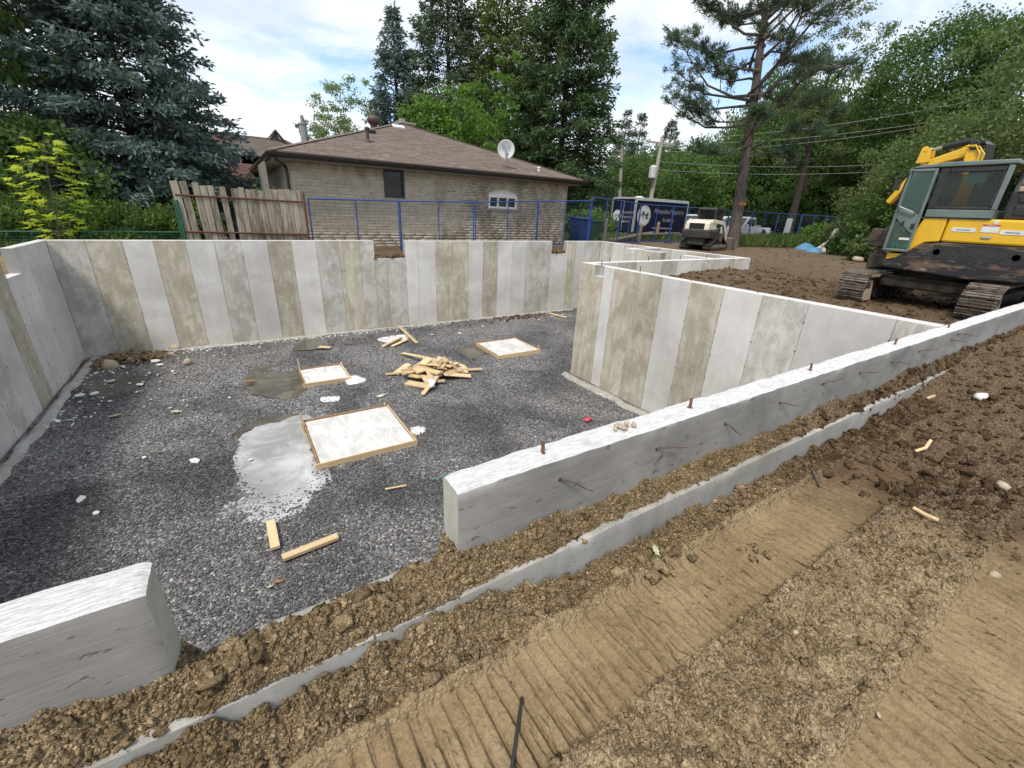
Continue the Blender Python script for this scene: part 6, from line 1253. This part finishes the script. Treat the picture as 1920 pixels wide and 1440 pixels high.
w = aty(1478, 423, 15.9); mb = MB(); mb.box((w.x, w.y, w.z), (.7, .03, .9)); mb.box((w.x-.3, w.y+.03, -.9), (.05, .03, 1.2)); mb.box((w.x+.3, w.y+.03, -.9), (.05, .03, 1.2)); tag(mb.build('notice_sign', 'dish_grey'), 'pale blank notice board on the fence right of the pickup', 'sign')
w = atz(1607, 492, -1.38); o = lumps('stone', np.array([[0, 0, 0.]]), np.array([.28]), 'pebble_stone', 'ico', .6, 3); o.location = (w.x, w.y, gz(w.x, w.y)+.08); tag(o, 'large pale boulder in front of the excavator', 'stone')
# ================================================================== vegetation
def _leafmat(name, lo, hi, trans=.3, rough=.6):
    t = MT(name); a = N(t.t, 'ShaderNodeAttribute', attribute_name='tone')
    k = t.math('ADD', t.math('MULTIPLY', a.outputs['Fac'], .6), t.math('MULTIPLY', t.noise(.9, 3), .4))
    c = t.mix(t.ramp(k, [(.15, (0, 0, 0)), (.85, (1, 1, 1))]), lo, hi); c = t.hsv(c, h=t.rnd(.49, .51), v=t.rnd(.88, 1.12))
    t.fin(c, rough, spec=.3); tr = N(t.t, 'ShaderNodeBsdfTranslucent'); t.t.links.new(t.mix(.5, c, tuple(min(1, x*1.6) for x in hi)), tr.inputs['Color'])
    mx = N(t.t, 'ShaderNodeMixShader'); mx.inputs[0].default_value = trans; t.t.links.new(t.b.outputs[0], mx.inputs[1]); t.t.links.new(tr.outputs[0], mx.inputs[2]); t.t.links.new(mx.outputs[0], t.o.inputs[0])
_leafmat('needles_blue', (.045, .074, .064), (.145, .205, .182), .2); _leafmat('needles_green', (.032, .068, .027), (.10, .165, .062), .25); _leafmat('needles_pine', (.045, .085, .025), (.16, .22, .065), .3); _leafmat('needles_dark', (.035, .060, .034), (.105, .15, .08), .25)
_leafmat('leaves_maple', (.040, .10, .014), (.15, .26, .042), .4); _leafmat('leaves_dark', (.030, .075, .016), (.105, .175, .042), .35); _leafmat('leaves_olive', (.055, .095, .026), (.155, .205, .066), .35); _leafmat('leaves_light', (.08, .13, .035), (.20, .27, .09), .4)
_leafmat('leaves_mid', (.036, .085, .016), (.12, .195, .045), .35); _leafmat('leaves_sapling', (.30, .40, .03), (.48, .56, .06), .5); _leafmat('leaves_hedge', (.035, .085, .015), (.12, .20, .035), .35); _leafmat('grass', (.05, .10, .02), (.16, .22, .06), .35)
def _bark(name, a, b_):
    t = MT(name); v = t.vec(t.pos, scale=(9, 9, 2.2)); g_ = t.ramp(t.noise(1.2, 6, .68, v, .5), [(.35, (0, 0, 0)), (.65, (1, 1, 1))])
    t.fin(t.mix(g_, a, b_), .92, t.bump(g_, .8, .03), spec=.15)
_bark('bark', (.17, .145, .122), (.065, .053, .045)); _bark('bark_dark', (.07, .055, .045), (.03, .025, .02)); plain('mark_orange', (.75, .22, .03), (.6, .16, .03), 30, .7, 0)
def blades(P, D, L, W, rs, roll=None, droop=0.0):
    """pointed leaf blades: P base, D unit direction, L length, W width -> quads"""
    n = len(P); r = np.random.RandomState(rs); a = r.normal(0, 1, (n, 3)); s = np.cross(D, a); s /= np.linalg.norm(s, axis=1, keepdims=True)+1e-9
    mid = P+D*(L*.5)[:, None]; tip = P+D*L[:, None]; tip[:, 2] -= droop*L
    V = np.stack([P, mid+s*(W*.5)[:, None], tip, mid-s*(W*.5)[:, None]], 1); return V
def foliage(name, V, mat, parent, rs=0, tone=None):
    n = len(V); F = np.arange(n*4).reshape(n, 4); t = np.random.RandomState(rs).uniform(0, 1, n) if tone is None else tone
    return npmesh(name, V.reshape(-1, 3), F, mat, parent, False, t)
def spruce(root, H, R, mat, rs, nbr=300, per=80, z0=.06, droop=.35, pw=.85, card=(.16, .05), bark='bark_dark', gap=0.0, trunk=True):
    r = np.random.RandomState(rs); mb = MB(); mb.tube([(0, 0, -.2), (0, 0, H*.5), (0, 0, H*.98)], [H*.018, H*.010, .02], 10); P = []; D = []; LL = []; T = []
    u = np.sort(r.uniform(0, 1, nbr))**1.15; ang = np.arange(nbr)*2.399+r.uniform(-.4, .4, nbr)
    for k in range(nbr):
        h = H*(z0+(1-z0)*u[k]*.985); rl_ = R*(1-(h/H-z0)/(1-z0))**pw*r.uniform(.72, 1.12)+.12
        if r.uniform() < gap: continue
        d = np.array([math.cos(ang[k]), math.sin(ang[k]), 0]); up_ = (.25+.5*(h/H))*r.uniform(.6, 1.3); m = max(6, int(per*(rl_/R)**1.1)); sd = np.array([-d[1], d[0], 0])
        def pt(t): return np.array([0, 0, h])[None]+d[None]*(rl_*t)[:, None]+np.array([0, 0, 1])[None]*(rl_*(up_*t*.55-droop*t*t*(1.15-h/H)+.12*t**3))[:, None]
        q = [pt(np.array([x]))[0] for x in (0, .35, .7, 1.0)]; mb.tube([tuple(x) for x in q], [.035*rl_/R+.012, .02, .012, .006], 3, cap=False)
        t = r.uniform(.12, 1, m)**.75; lat = r.uniform(-1, 1, m); base = pt(t); w = .42*rl_*(1.06-t)*.9+.05
        off = lat*w; p = base+sd[None]*off[:, None]; p[:, 2] -= np.abs(off)*.25*droop*2+r.normal(0, .04, m); p += d[None]*(np.abs(off)*.45)[:, None]
        n4 = 4; pp = np.repeat(p, n4, 0)+r.normal(0, card[0]*.35, (m*n4, 3))
        dd = d[None]*.8+sd[None]*(np.sign(lat)*.55)[:, None]; dd = np.repeat(dd, n4, 0)+r.normal(0, .55, (m*n4, 3)); dd[:, 2] -= droop*.2; dd /= np.linalg.norm(dd, axis=1, keepdims=True)
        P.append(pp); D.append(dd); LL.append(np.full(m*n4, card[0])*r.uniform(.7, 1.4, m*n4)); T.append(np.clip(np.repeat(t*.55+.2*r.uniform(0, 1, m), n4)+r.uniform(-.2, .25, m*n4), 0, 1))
    P = np.concatenate(P); D = np.concatenate(D); LL = np.concatenate(LL); tp_ = r.uniform(0, 1, (60, 1))
    mb.build('trunk', bark, root, off=(0, 0, 0), fixn=False)
    return foliage('crown', blades(P, D, LL, np.full(len(P), card[1]), rs, droop=.1), mat, root, rs, np.concatenate(T))
def limbs(mb, base, H, spread, rs, n=7, r0=.16, start=.3):
    r = random.Random(rs); tips = []; base = Vector(base); top = base+Vector((r.uniform(-.3, .3), r.uniform(-.3, .3), H*.8)); mb.tube([base, base.lerp(top, .5)+Vector((.1, .05, 0)), top], [r0, r0*.6, r0*.15], 9)
    for k in range(n):
        u = start+(.95-start)*k/n; p = base.lerp(top, u); a = k*2.4+r.uniform(-.5, .5); L = spread*(1.05-.55*u)*r.uniform(.8, 1.15); e = p+Vector((math.cos(a)*L, math.sin(a)*L, L*r.uniform(.35, .8)))
        m1 = p.lerp(e, .5)+Vector((0, 0, -.08*L)); mb.tube([p, m1, e], [r0*.38*(1.1-u), r0*.24*(1.1-u), .012], 6, cap=False); tips.append(e)
        for j in range(3):
            q = p.lerp(e, r.uniform(.35, .8)); b2 = a+r.uniform(-1.2, 1.2); L2 = L*r.uniform(.35, .6); e2 = q+Vector((math.cos(b2)*L2, math.sin(b2)*L2, L2*r.uniform(.1, .9))); mb.tube([q, e2], [r0*.14, .008], 5, cap=False); tips.append(e2)
    tips.append(top); return tips
def broadleaf(root, H, R, mat, rs, clumps=150, per=90, leaf=(.2, .13), z0=.2, squash=1.0, bark='bark_dark', sig=.42, r0=None, hollow=.45, airy=0.0, wild=.55):
    r = np.random.RandomState(rs); mb = MB(); tips = limbs(mb, (0, 0, -.2), H, R*.9, rs, 8, r0 or H*.02, z0+.05); mb.build('trunk', bark, root, off=(0, 0, 0), fixn=False)
    zc = H*(z0+(1-z0)*.5); hz = H*(1-z0)*.5; C = []
    lob = r.normal(0, 1, (9, 3)); lob /= np.linalg.norm(lob, axis=1, keepdims=True); la = r.uniform(-.32, .34, 9)
    while len(C) < clumps:
        d = r.normal(0, 1, 3); d /= np.linalg.norm(d); k = 1+sum(la[i]*max(0, lob[i]@d)**2*2 for i in range(9)); k *= 1+wild*mnoise.noise(Vector((d[0]*2.3+rs, d[1]*2.3, d[2]*2.3))); q = (hollow+(1-hollow)*r.uniform(0, 1)**.5)*k
        c = np.array([d[0]*R*q, d[1]*R*q, zc+d[2]*hz*q*squash])
        if c[2] < H*z0*.6 or r.uniform() < airy: continue
        C.append(c)
    C = np.array(C); C = np.concatenate([C, np.array([tuple(t) for t in tips])]); n = len(C); sg = sig*R/2.5*r.uniform(.6, 1.2, n)
    Q = r.normal(0, 1, (n*per, 3)); Q /= np.linalg.norm(Q, axis=1, keepdims=True); Q *= (1.75*r.uniform(0, 1, (n*per, 1))**.45)
    P = np.repeat(C, per, 0)+Q*np.repeat(sg, per)[:, None]*np.array([1, 1, .6]); D = r.normal(0, 1, (n*per, 3)); D[:, 2] -= .35; D /= np.linalg.norm(D, axis=1, keepdims=True)
    tone = np.repeat(r.uniform(.1, .9, n), per)*.6+r.uniform(0, .4, n*per)
    return foliage('crown', blades(P, D, leaf[0]*r.uniform(.6, 1.3, n*per), leaf[1]*r.uniform(.6, 1.3, n*per), rs), mat, root, rs, tone)
def pine(root, H, mat, rs, lim, lean=(0, 0), tuft=(.26, .030), ntuft=26, bark='bark', r0=.3, sub=9, bend=None):
    """lim: list of (height fraction, azimuth, length, rise)"""
    r = random.Random(rs); nr = np.random.RandomState(rs); mb = MB()
    def ax(u): return Vector((lean[0]*u+.1*math.sin(u*5), lean[1]*u+.08*math.cos(u*4), H*u))
    mb.tube([ax(0)-Vector((0, 0, .2)), ax(.02), ax(.1), ax(.3), ax(.5), ax(.7), ax(.85), ax(1)], [r0*1.35, r0*1.1, r0, r0*.86, r0*.7, r0*.5, r0*.3, .03], 14)
    tips = []
    for (u, a, L, rise) in lim:
        p = ax(u); d = Vector((math.cos(a), math.sin(a), 0)); sd = Vector((-d.y, d.x, 0)); pts = [p+d*(L*t)+Vector((0, 0, L*(rise*t+.10*math.sin(t*5+a))))+sd*(.10*L*math.sin(t*4+a*3)) for t in (0, .25, .5, .75, 1)]
        mb.tube(pts, [.03+.012*L, .025+.008*L, .02+.005*L, .014+.002*L, .01], 6, cap=False)
        for k in range(sub):
            t = r.uniform(.35, 1); i = min(3, int(t*4)); q = pts[i].lerp(pts[i+1], t*4-i); b2 = a+r.choice((-1, 1))*r.uniform(.2, 1.3); l2 = L*r.uniform(.12, .34)*(1.25-t)+.2
            e = q+Vector((math.cos(b2)*l2, math.sin(b2)*l2, l2*r.uniform(-.05, .75))); mb.tube([q, q.lerp(e, .5)+Vector((0, 0, -.04)), e], [.022, .014, .007], 5, cap=False)
            for j in range(5): tips.append((q.lerp(e, r.uniform(.35, 1.05))+Vector((r.gauss(0, .1), r.gauss(0, .1), r.gauss(0, .08))), (e-q).normalized()))
    mb.build('trunk', bark, root, off=(0, 0, 0), fixn=False)
    n = len(tips); P = np.repeat(np.array([tuple(t[0]) for t in tips]), ntuft, 0); A = np.repeat(np.array([tuple(t[1]) for t in tips]), ntuft, 0)
    D = A*.55+nr.normal(0, .62, P.shape); D[:, 2] += .25; D /= np.linalg.norm(D, axis=1, keepdims=True); L = tuft[0]*nr.uniform(.6, 1.25, len(P))
    return foliage('crown', blades(P+nr.normal(0, .05, P.shape), D, L, np.full(len(P), tuft[1]), rs), mat, root, rs, np.repeat(nr.uniform(0, .8, n), ntuft)+nr.uniform(0, .2, len(P)))
def tree(name, label, x, y, group=None, rz=0.0, z=None, cat='tree'): return thing(name, label, cat, (x, y, gz(x, y) if z is None else z), rz, group)
def top(px, py, y):
    p = aty(px, py, y); return p.x, y, p.z+1.4
# left
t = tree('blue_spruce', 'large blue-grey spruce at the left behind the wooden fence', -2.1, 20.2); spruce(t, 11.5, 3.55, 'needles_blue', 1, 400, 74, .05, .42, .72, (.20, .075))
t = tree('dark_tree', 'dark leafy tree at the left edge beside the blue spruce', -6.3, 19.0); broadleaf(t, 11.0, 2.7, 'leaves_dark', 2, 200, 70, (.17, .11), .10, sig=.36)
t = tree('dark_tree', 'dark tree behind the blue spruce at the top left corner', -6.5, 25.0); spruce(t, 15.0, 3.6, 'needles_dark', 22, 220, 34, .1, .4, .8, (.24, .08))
t = tree('dark_tree', 'low dark tree between the hedge and the blue spruce', -4.3, 17.6); broadleaf(t, 3.2, 1.9, 'leaves_dark', 23, 110, 60, (.15, .10), .05, sig=.36)
def shrub(label, x, y, h, r_, mat, rs, n=5200, group=None, upright=.9, leaf=(.11, .04), name='shrub'):
    t = tree(name, label, x, y, group, cat='shrub'); r = np.random.RandomState(rs); mb = MB(); V = []
    k = 70; ba = r.uniform(0, 2*PI, k); br = r.uniform(0, 1, k)**.6*r_; hh = h*r.uniform(.55, 1.05, k)*(1-.35*(br/r_)**2); P = []; D = []
    for i in range(k):
        b0 = np.array([math.cos(ba[i])*br[i]*.75, math.sin(ba[i])*br[i]*.75, 0]); tp2 = np.array([math.cos(ba[i])*br[i]*1.05, math.sin(ba[i])*br[i]*1.05, hh[i]]); mb.tube([tuple(b0), tuple(tp2)], [.012, .004], 4, cap=False)
        m = n//k; u = r.uniform(.12, 1, m)**.8; q = b0+(tp2-b0)*u[:, None]+r.normal(0, .05+.02*h, (m, 3)); d = r.normal(0, .6, (m, 3)); d[:, 2] += upright*.6; P.append(q); D.append(d/np.linalg.norm(d, axis=1, keepdims=True))
    mb.build('stems', 'bark_dark', t, off=(0, 0, 0), fixn=False); P = np.concatenate(P); D = np.concatenate(D)
    foliage('foliage', blades(P, D, leaf[0]*r.uniform(.6, 1.4, len(P)), leaf[1]*r.uniform(.7, 1.3, len(P)), rs), mat, t, rs); return t
for k, (x, y, h, r_, lb) in enumerate(((-5.6, 15.6, 1.25, .95, 'green hedge shrub at the far left behind the wire fence'), (-4.3, 15.5, 1.2, .9, 'green hedge shrub behind the maple sapling'), (-3.0, 15.5, 1.25, .9, 'green hedge shrub right of the maple sapling'), (-1.9, 15.5, 1.3, .85, 'upright green hedge shrub below the blue spruce'), (-.85, 15.5, 1.25, .7, 'green hedge shrub touching the wooden fence'))): shrub(lb, x, y, h, r_, 'leaves_hedge', 30+k, 6500, 'hedge behind the wire fence', leaf=(.12, .045))
for k, (x, y, h, r_, lb) in enumerate(((-5.3, 14.6, .6, .7, 'low dark weeds at the foot of the wire fence, far left'), (-2.2, 14.6, .55, .7, 'low dark weeds at the foot of the wire fence by its middle post'), (1.05, 15.2, 1.75, .5, 'light green shrub peeping over the wooden fence'))): shrub(lb, x, y, h, r_, 'leaves_dark' if k < 2 else 'leaves_maple', 50+k, 3000)
# sapling with big separate leaves
sap = tree('maple_sapling', 'young maple sapling with bright yellow-green leaves behind the left wall', -3.27, 13.95, cat='sapling'); zb = sap.location.z
mb = MB(); mb.tube([(0, 0, 0), (.10, 0, .9), (.22, 0, 1.8), (.34, 0, 2.45)], [.022, .016, .010, .004], 7); rr_ = random.Random(4); spots = []
for k in range(15):
    u = .16+.80*k/15; p = Vector((.34*u, 0, 2.45*u)); 
    for s in (-1, 1):
        a = (0 if k % 3 else 1.2)+(PI if s < 0 else 0)+rr_.uniform(-.5, .5); L = (.55-.42*abs(u-.45))*rr_.uniform(.6, 1.15)*(.55 if u > .8 else 1); e = p+Vector((math.cos(a)*L, math.sin(a)*L, L*.25)); mb.tube([p, e], [.006, .003], 4, cap=False)
        for q in range(4): spots.append((p.lerp(e, .4+.2*q)+Vector((rr_.gauss(0, .04), rr_.gauss(0, .05), rr_.gauss(0, .04))), a+rr_.uniform(-.9, .9)))
spots.append((Vector((.34, 0, 2.47)), 0)); mb.build('stem', 'bark', sap, off=(0, 0, 0))
lobe = [(0, 0), (.10, -.26), (.16, -.12), (.42, -.40), (.40, -.16), (.66, -.16), (.62, -.05), (1, 0), (.62, .05), (.66, .16), (.40, .16), (.42, .40), (.16, .12), (.10, .26)]
lme = None
for p, a in spots:
    s = rr_.uniform(.20, .32)
    if lme is None:
        mb = MB(); V = [(x, y, -.12*x*x-.25*abs(y)) for x, y in lobe]; mb.add(V+[(.35, 0, .0)], [(i, (i+1) % 14, 14) for i in range(14)]); o = mb.build('leaf', 'leaves_sapling', sap, off=(0, 0, 0), fixn=False); lme = o.data
        at = lme.attributes.new('tone', 'FLOAT', 'FACE'); at.data.foreach_set('value', [.5]*14)
    else: o = bpy.data.objects.new('leaf', lme); col.objects.link(o); o.parent = sap
    o.location = p; o.scale = (s, s, s); o.rotation_euler = (rr_.gauss(.25, .35), rr_.uniform(-.3, .35), a)
# behind the bungalow
x, y, h = top(642, 168, 36); t = tree('slender_tree', 'slender pale green tree showing left of the bungalow chimney vent', x, y); broadleaf(t, h, 2.0, 'leaves_light', 3, 130, 70, (.13, .09), .25, airy=.1, sig=.32)
x, y, h = top(600, 228, 38); t = tree('slender_tree', 'low pale green tree by the grey chimney pipe', x, y); broadleaf(t, h, 2.0, 'leaves_light', 4, 110, 70, (.13, .09), .2, sig=.32)
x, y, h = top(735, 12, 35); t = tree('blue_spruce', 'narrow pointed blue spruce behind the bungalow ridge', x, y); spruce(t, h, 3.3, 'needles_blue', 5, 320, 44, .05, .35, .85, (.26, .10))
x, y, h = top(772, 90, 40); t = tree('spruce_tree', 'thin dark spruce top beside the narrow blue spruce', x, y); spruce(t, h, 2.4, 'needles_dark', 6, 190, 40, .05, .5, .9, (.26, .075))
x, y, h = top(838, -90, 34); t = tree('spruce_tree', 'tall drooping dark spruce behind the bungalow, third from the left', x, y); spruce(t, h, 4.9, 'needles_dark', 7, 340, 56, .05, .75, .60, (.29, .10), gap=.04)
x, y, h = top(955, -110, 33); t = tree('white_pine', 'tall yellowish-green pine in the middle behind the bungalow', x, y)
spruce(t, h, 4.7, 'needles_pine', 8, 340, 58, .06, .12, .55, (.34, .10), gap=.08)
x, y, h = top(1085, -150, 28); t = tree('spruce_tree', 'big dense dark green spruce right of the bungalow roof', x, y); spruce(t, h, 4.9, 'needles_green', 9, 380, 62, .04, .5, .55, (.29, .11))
x, y, h = top(815, 168, 26.5); t = tree('maple_tree', 'bright green round maple just behind the bungalow roof', x, y); broadleaf(t, h, 2.5, 'leaves_maple', 10, 150, 80, (.2, .14), .2, sig=.36)
x, y, h = top(885, 185, 27); t = tree('maple_tree', 'second bright green maple right behind the roof slope', x+.5, y); broadleaf(t, h, 2.1, 'leaves_maple', 11, 120, 80, (.2, .14), .2, sig=.36)
# the tall pine by the loader
t = tree('red_pine', 'tall bare-trunked pine with an orange paint mark beside the track loader', 24.2, 14.75); rq = random.Random(3)
left = math.atan2(-.53, -.85)+PI    # azimuths are free; two long limbs reach out to the left of the picture
vl = math.atan2(24.2, -14.75)        # direction pointing left as seen from the camera
L_ = [(.40, vl+.1, 4.4, .30), (.47, vl-.2, 4.9, .55), (.44, vl+.5, 3.4, .1), (.36, vl+PI-.2, 3.4, .12), (.42, vl+PI+.3, 4.2, .25), (.38, vl+PI*.5, 2.8, .2), (.35, vl+.4, 2.6, -.1), (.33, vl+PI+.1, 2.6, -.15)]
L_ += [(.46+.52*k/38, vl+k*2.4+rq.uniform(-.4, .4), (4.2*(1-k/38)**.5+.6)*rq.uniform(.75, 1.1), rq.uniform(.15, .6)) for k in range(38)]
pine(t, 14.2, 'needles_dark', 12, L_, (1.3*math.cos(vl), 1.3*math.sin(vl)), (.25, .032), 18, 'bark', .30, 15)
mk = aty(1381, 377, 14.45)
for k in range(3): mb = MB(); c = Vector((24.2, 14.75, 0)); dv = Vector((-c.x, -c.y, 0)).normalized(); s_ = Vector((-dv.y, dv.x, 0)); q = c+dv*.29+s_*(.11*(k-1))+Vector((-.05, .03, .78)); mb.beam(q, q+Vector((0, 0, .16))+s_*.03, .05, .035); mb.build('paint_mark', 'mark_orange', t, off=tuple(t.location))
# right: trees beyond the yard
x, y, h = top(1595, 5, 20); t = tree('airy_tree', 'tall airy light green tree right of the big pine', x, y); broadleaf(t, h, 2.9, 'leaves_olive', 13, 260, 60, (.16, .10), .25, sig=.28, airy=.1)
x, y, h = top(1668, 100, 22); t = tree('spruce_tree', 'small spruce top behind the wires at the right', x, y); spruce(t, h, 2.2, 'needles_dark', 14, 160, 40, .1, .3, .9, (.26, .075))
x, y, h = top(1830, 22, 13.5); t = tree('round_tree', 'dark dome-shaped tree at the upper right corner', x+3, y+1); broadleaf(t, h+1.5, 5.2, 'leaves_dark', 15, 520, 90, (.21, .14), .2, sig=.42, wild=.15, hollow=.58)
protoB = {}
for k, (x, y, h, r_, m_, lb) in enumerate(((29.5, 9.6, 6.2, 2.5, 'leaves_olive', 'olive green tree behind the whitish bulk bag'), (26.0, 7.2, 4.6, 2.2, 'leaves_mid', 'lower green tree left of the excavator cab'), (28.0, 6.2, 7.6, 2.7, 'leaves_olive', 'tall olive tree straight behind the excavator boom'), (24.0, 4.6, 5.6, 2.3, 'leaves_olive', 'olive tree behind the excavator door'), (26.5, 2.6, 7.2, 2.8, 'leaves_mid', 'green tree at the right edge above the cab'), (24.0, .9, 5.6, 2.4, 'leaves_olive', 'olive tree cut by the right edge behind the engine hood'))):
    t = tree('apple_tree', lb, x, y, 'olive trees behind the excavator', k*2.1)
    if m_ not in protoB: broadleaf(t, h, r_, m_, 160+k, 200, 105, (.15, .085), .05, sig=.40, hollow=.35); protoB[m_] = (t, h, r_)
    else:
        o, ph, pr_ = protoB[m_]; t.scale = (r_/pr_, r_/pr_, h/ph)
        for ch in o.children: c = ch.copy(); col.objects.link(c); c.parent = t
for k, (px1, py1, y, r_, mat, lb) in enumerate(((1205, 212, 46, 2.2, 'S', 'distant pointed spruce in the gap right of the big spruce'), (1178, 205, 50, 2.2, 'S', 'distant spruce just right of the big spruce'), (1262, 225, 44, 2.6, 'S', 'distant dark spruce behind the utility pole'))):
    x, y, h = top(px1, py1, y); t = tree('spruce_tree', lb, x, y); spruce(t, h, r_*1.5, 'needles_dark', 60+k, 150, 44, .05, .4, .85, (.34, .11))
protoA = None
row = [(1120, 330, 32, 3.6), (1150, 310, 36, 4.0), (1195, 280, 33, 4.0), (1240, 285, 30, 3.6), (1285, 255, 30, 4.4), (1320, 265, 25, 3.6), (1345, 262, 29, 4.4), (1405, 235, 26, 4.2), (1450, 225, 23, 3.8), (1470, 165, 26, 4.6), (1515, 105, 24, 4.6), (1530, 310, 19, 3.4), (1570, 150, 20, 4.2), (1620, 150, 18.5, 4.0), (1640, 260, 16, 3.6), (1680, 190, 16, 4.0), (1740, 170, 17, 4.6)]
where = ['behind the left end of the trailer', 'behind the trailer crest', 'behind the utility pole foot', 'behind the trailer roof vent', 'behind the trailer right end', 'low, above the track loader', 'left of the pine trunk, tall', 'right behind the pine trunk', 'low, right of the pine trunk', 'tall, right of the pine trunk', 'tall, under the airy tree', 'low, above the weeds', 'under the overhead lines', 'beside the airy tree trunk', 'low, left of the olive tree', 'between the olive tree and the airy tree', 'below the dome-shaped tree']
mats_ = ['leaves_dark', 'leaves_mid', 'leaves_dark', 'leaves_mid']
protos = {}
for k, (px1, py1, y, r_) in enumerate(row):
    x, y, h = top(px1, py1, y*1.25); r_ *= 1.2; v = k % 4; lb = ('dark green', 'mid green', 'deep green', 'fresh green')[v]+' leafy tree '+where[k]
    t = tree('leafy_tree', lb, x, y, 'trees beyond the street fence', k*1.7)
    if v not in protos:
        broadleaf(t, h, r_, mats_[v], 40+v, 230, 80, (.22, .145), .06, sig=.36); protos[v] = (t, h, r_)
    else:
        o, ph, pr_ = protos[v]; t.scale = (r_/pr_, r_/pr_, h/ph)
        for ch in o.children: c = ch.copy(); col.objects.link(c); c.parent = t
for k, (x, y, h, r_, m_, lb) in enumerate(((25.5, 9.6, 1.1, 1.0, 'leaves_dark', 'dark low bush behind the whitish bulk bag'), (22.5, 7.6, 1.0, .9, 'leaves_olive', 'low bush left of the excavator bracket'), (21.0, 5.8, 1.3, 1.0, 'leaves_dark', 'dark bush close behind the excavator track'), (33, 14.2, 1.5, 1.3, 'leaves_maple', 'green bush under the trees right of the pickup'), (30.5, 12.2, 1.6, 1.2, 'leaves_olive', 'olive bush behind the blue tarp'), (18.6, 20.4, 1.8, 1.3, 'leaves_maple', 'green bush by the left end of the trailer'), (16.4, 19.6, 1.5, 1.0, 'leaves_dark', 'dark bush behind the wheelie bins'), (28.2, 23.5, 2.6, 1.2, 'leaves_olive', 'yellowish bush right of the trailer'))): shrub(lb, x, y, h, r_, m_, 80+k, 4000, None, .3, (.16, .10))
# weeds and far wood
def grass(label, pts, n, h, rs, mat='grass'):
    r = np.random.RandomState(rs); P = []
    for (x, y, rx, ry) in pts: P.append(np.stack([r.normal(x, rx, n), r.normal(y, ry, n)], 1))
    P = np.concatenate(P); z = ground_z(P[:, 0], P[:, 1])-.02; P = np.concatenate([P, z[:, None]], 1); D = r.normal(0, .32, P.shape); D[:, 2] = 1; D /= np.linalg.norm(D, axis=1, keepdims=True)
    tag(foliage('weeds', blades(P, D, h*r.uniform(.4, 1.3, len(P)), np.full(len(P), .045), rs, droop=.12), mat, None, rs), label, 'weeds', kind='stuff')
grass('tall green weeds in front of the blue fence', [(27.0, 14.6, .9, .5), (29, 14.6, 1.3, .6), (31.5, 14.6, 1.3, .7), (25.4, 15.2, .4, .4)], 1500, .75, 1); grass('weeds growing along the logs behind the fence', [(19, 18.6, 2.0, .4), (16.5, 18.5, .8, .4), (22.5, 18.6, 1.5, .4)], 1200, .5, 2); grass('grass at the foot of the wire fence', [(-4, 14.6, 2, .2), (-1.5, 14.6, 1, .2)], 2200, .35, 3)
def far_wood():
    r = np.random.RandomState(9); V = []; T = []
    for k in range(110):
        a = r.uniform(-.9, 2.3); d = r.uniform(62, 80); c = np.array([math.sin(a)*d, math.cos(a)*d, r.uniform(0, 4)-1.4]); n = 170; p = c+r.normal(0, 1, (n, 3))*np.array([2.6, 2.6, 1.0]); D = r.normal(0, 1, (n, 3)); D /= np.linalg.norm(D, axis=1, keepdims=True); V.append(blades(p, D, 0.5*r.uniform(.6, 1.3, n), .36*r.uniform(.6, 1.3, n), k)); T.append(np.full(n, r.uniform(0, 1)))
    tag(foliage('far_trees', np.concatenate(V), 'leaves_dark', None, 1, np.concatenate(T)), 'distant wood closing the view behind the street', 'trees', kind='stuff')
far_wood()
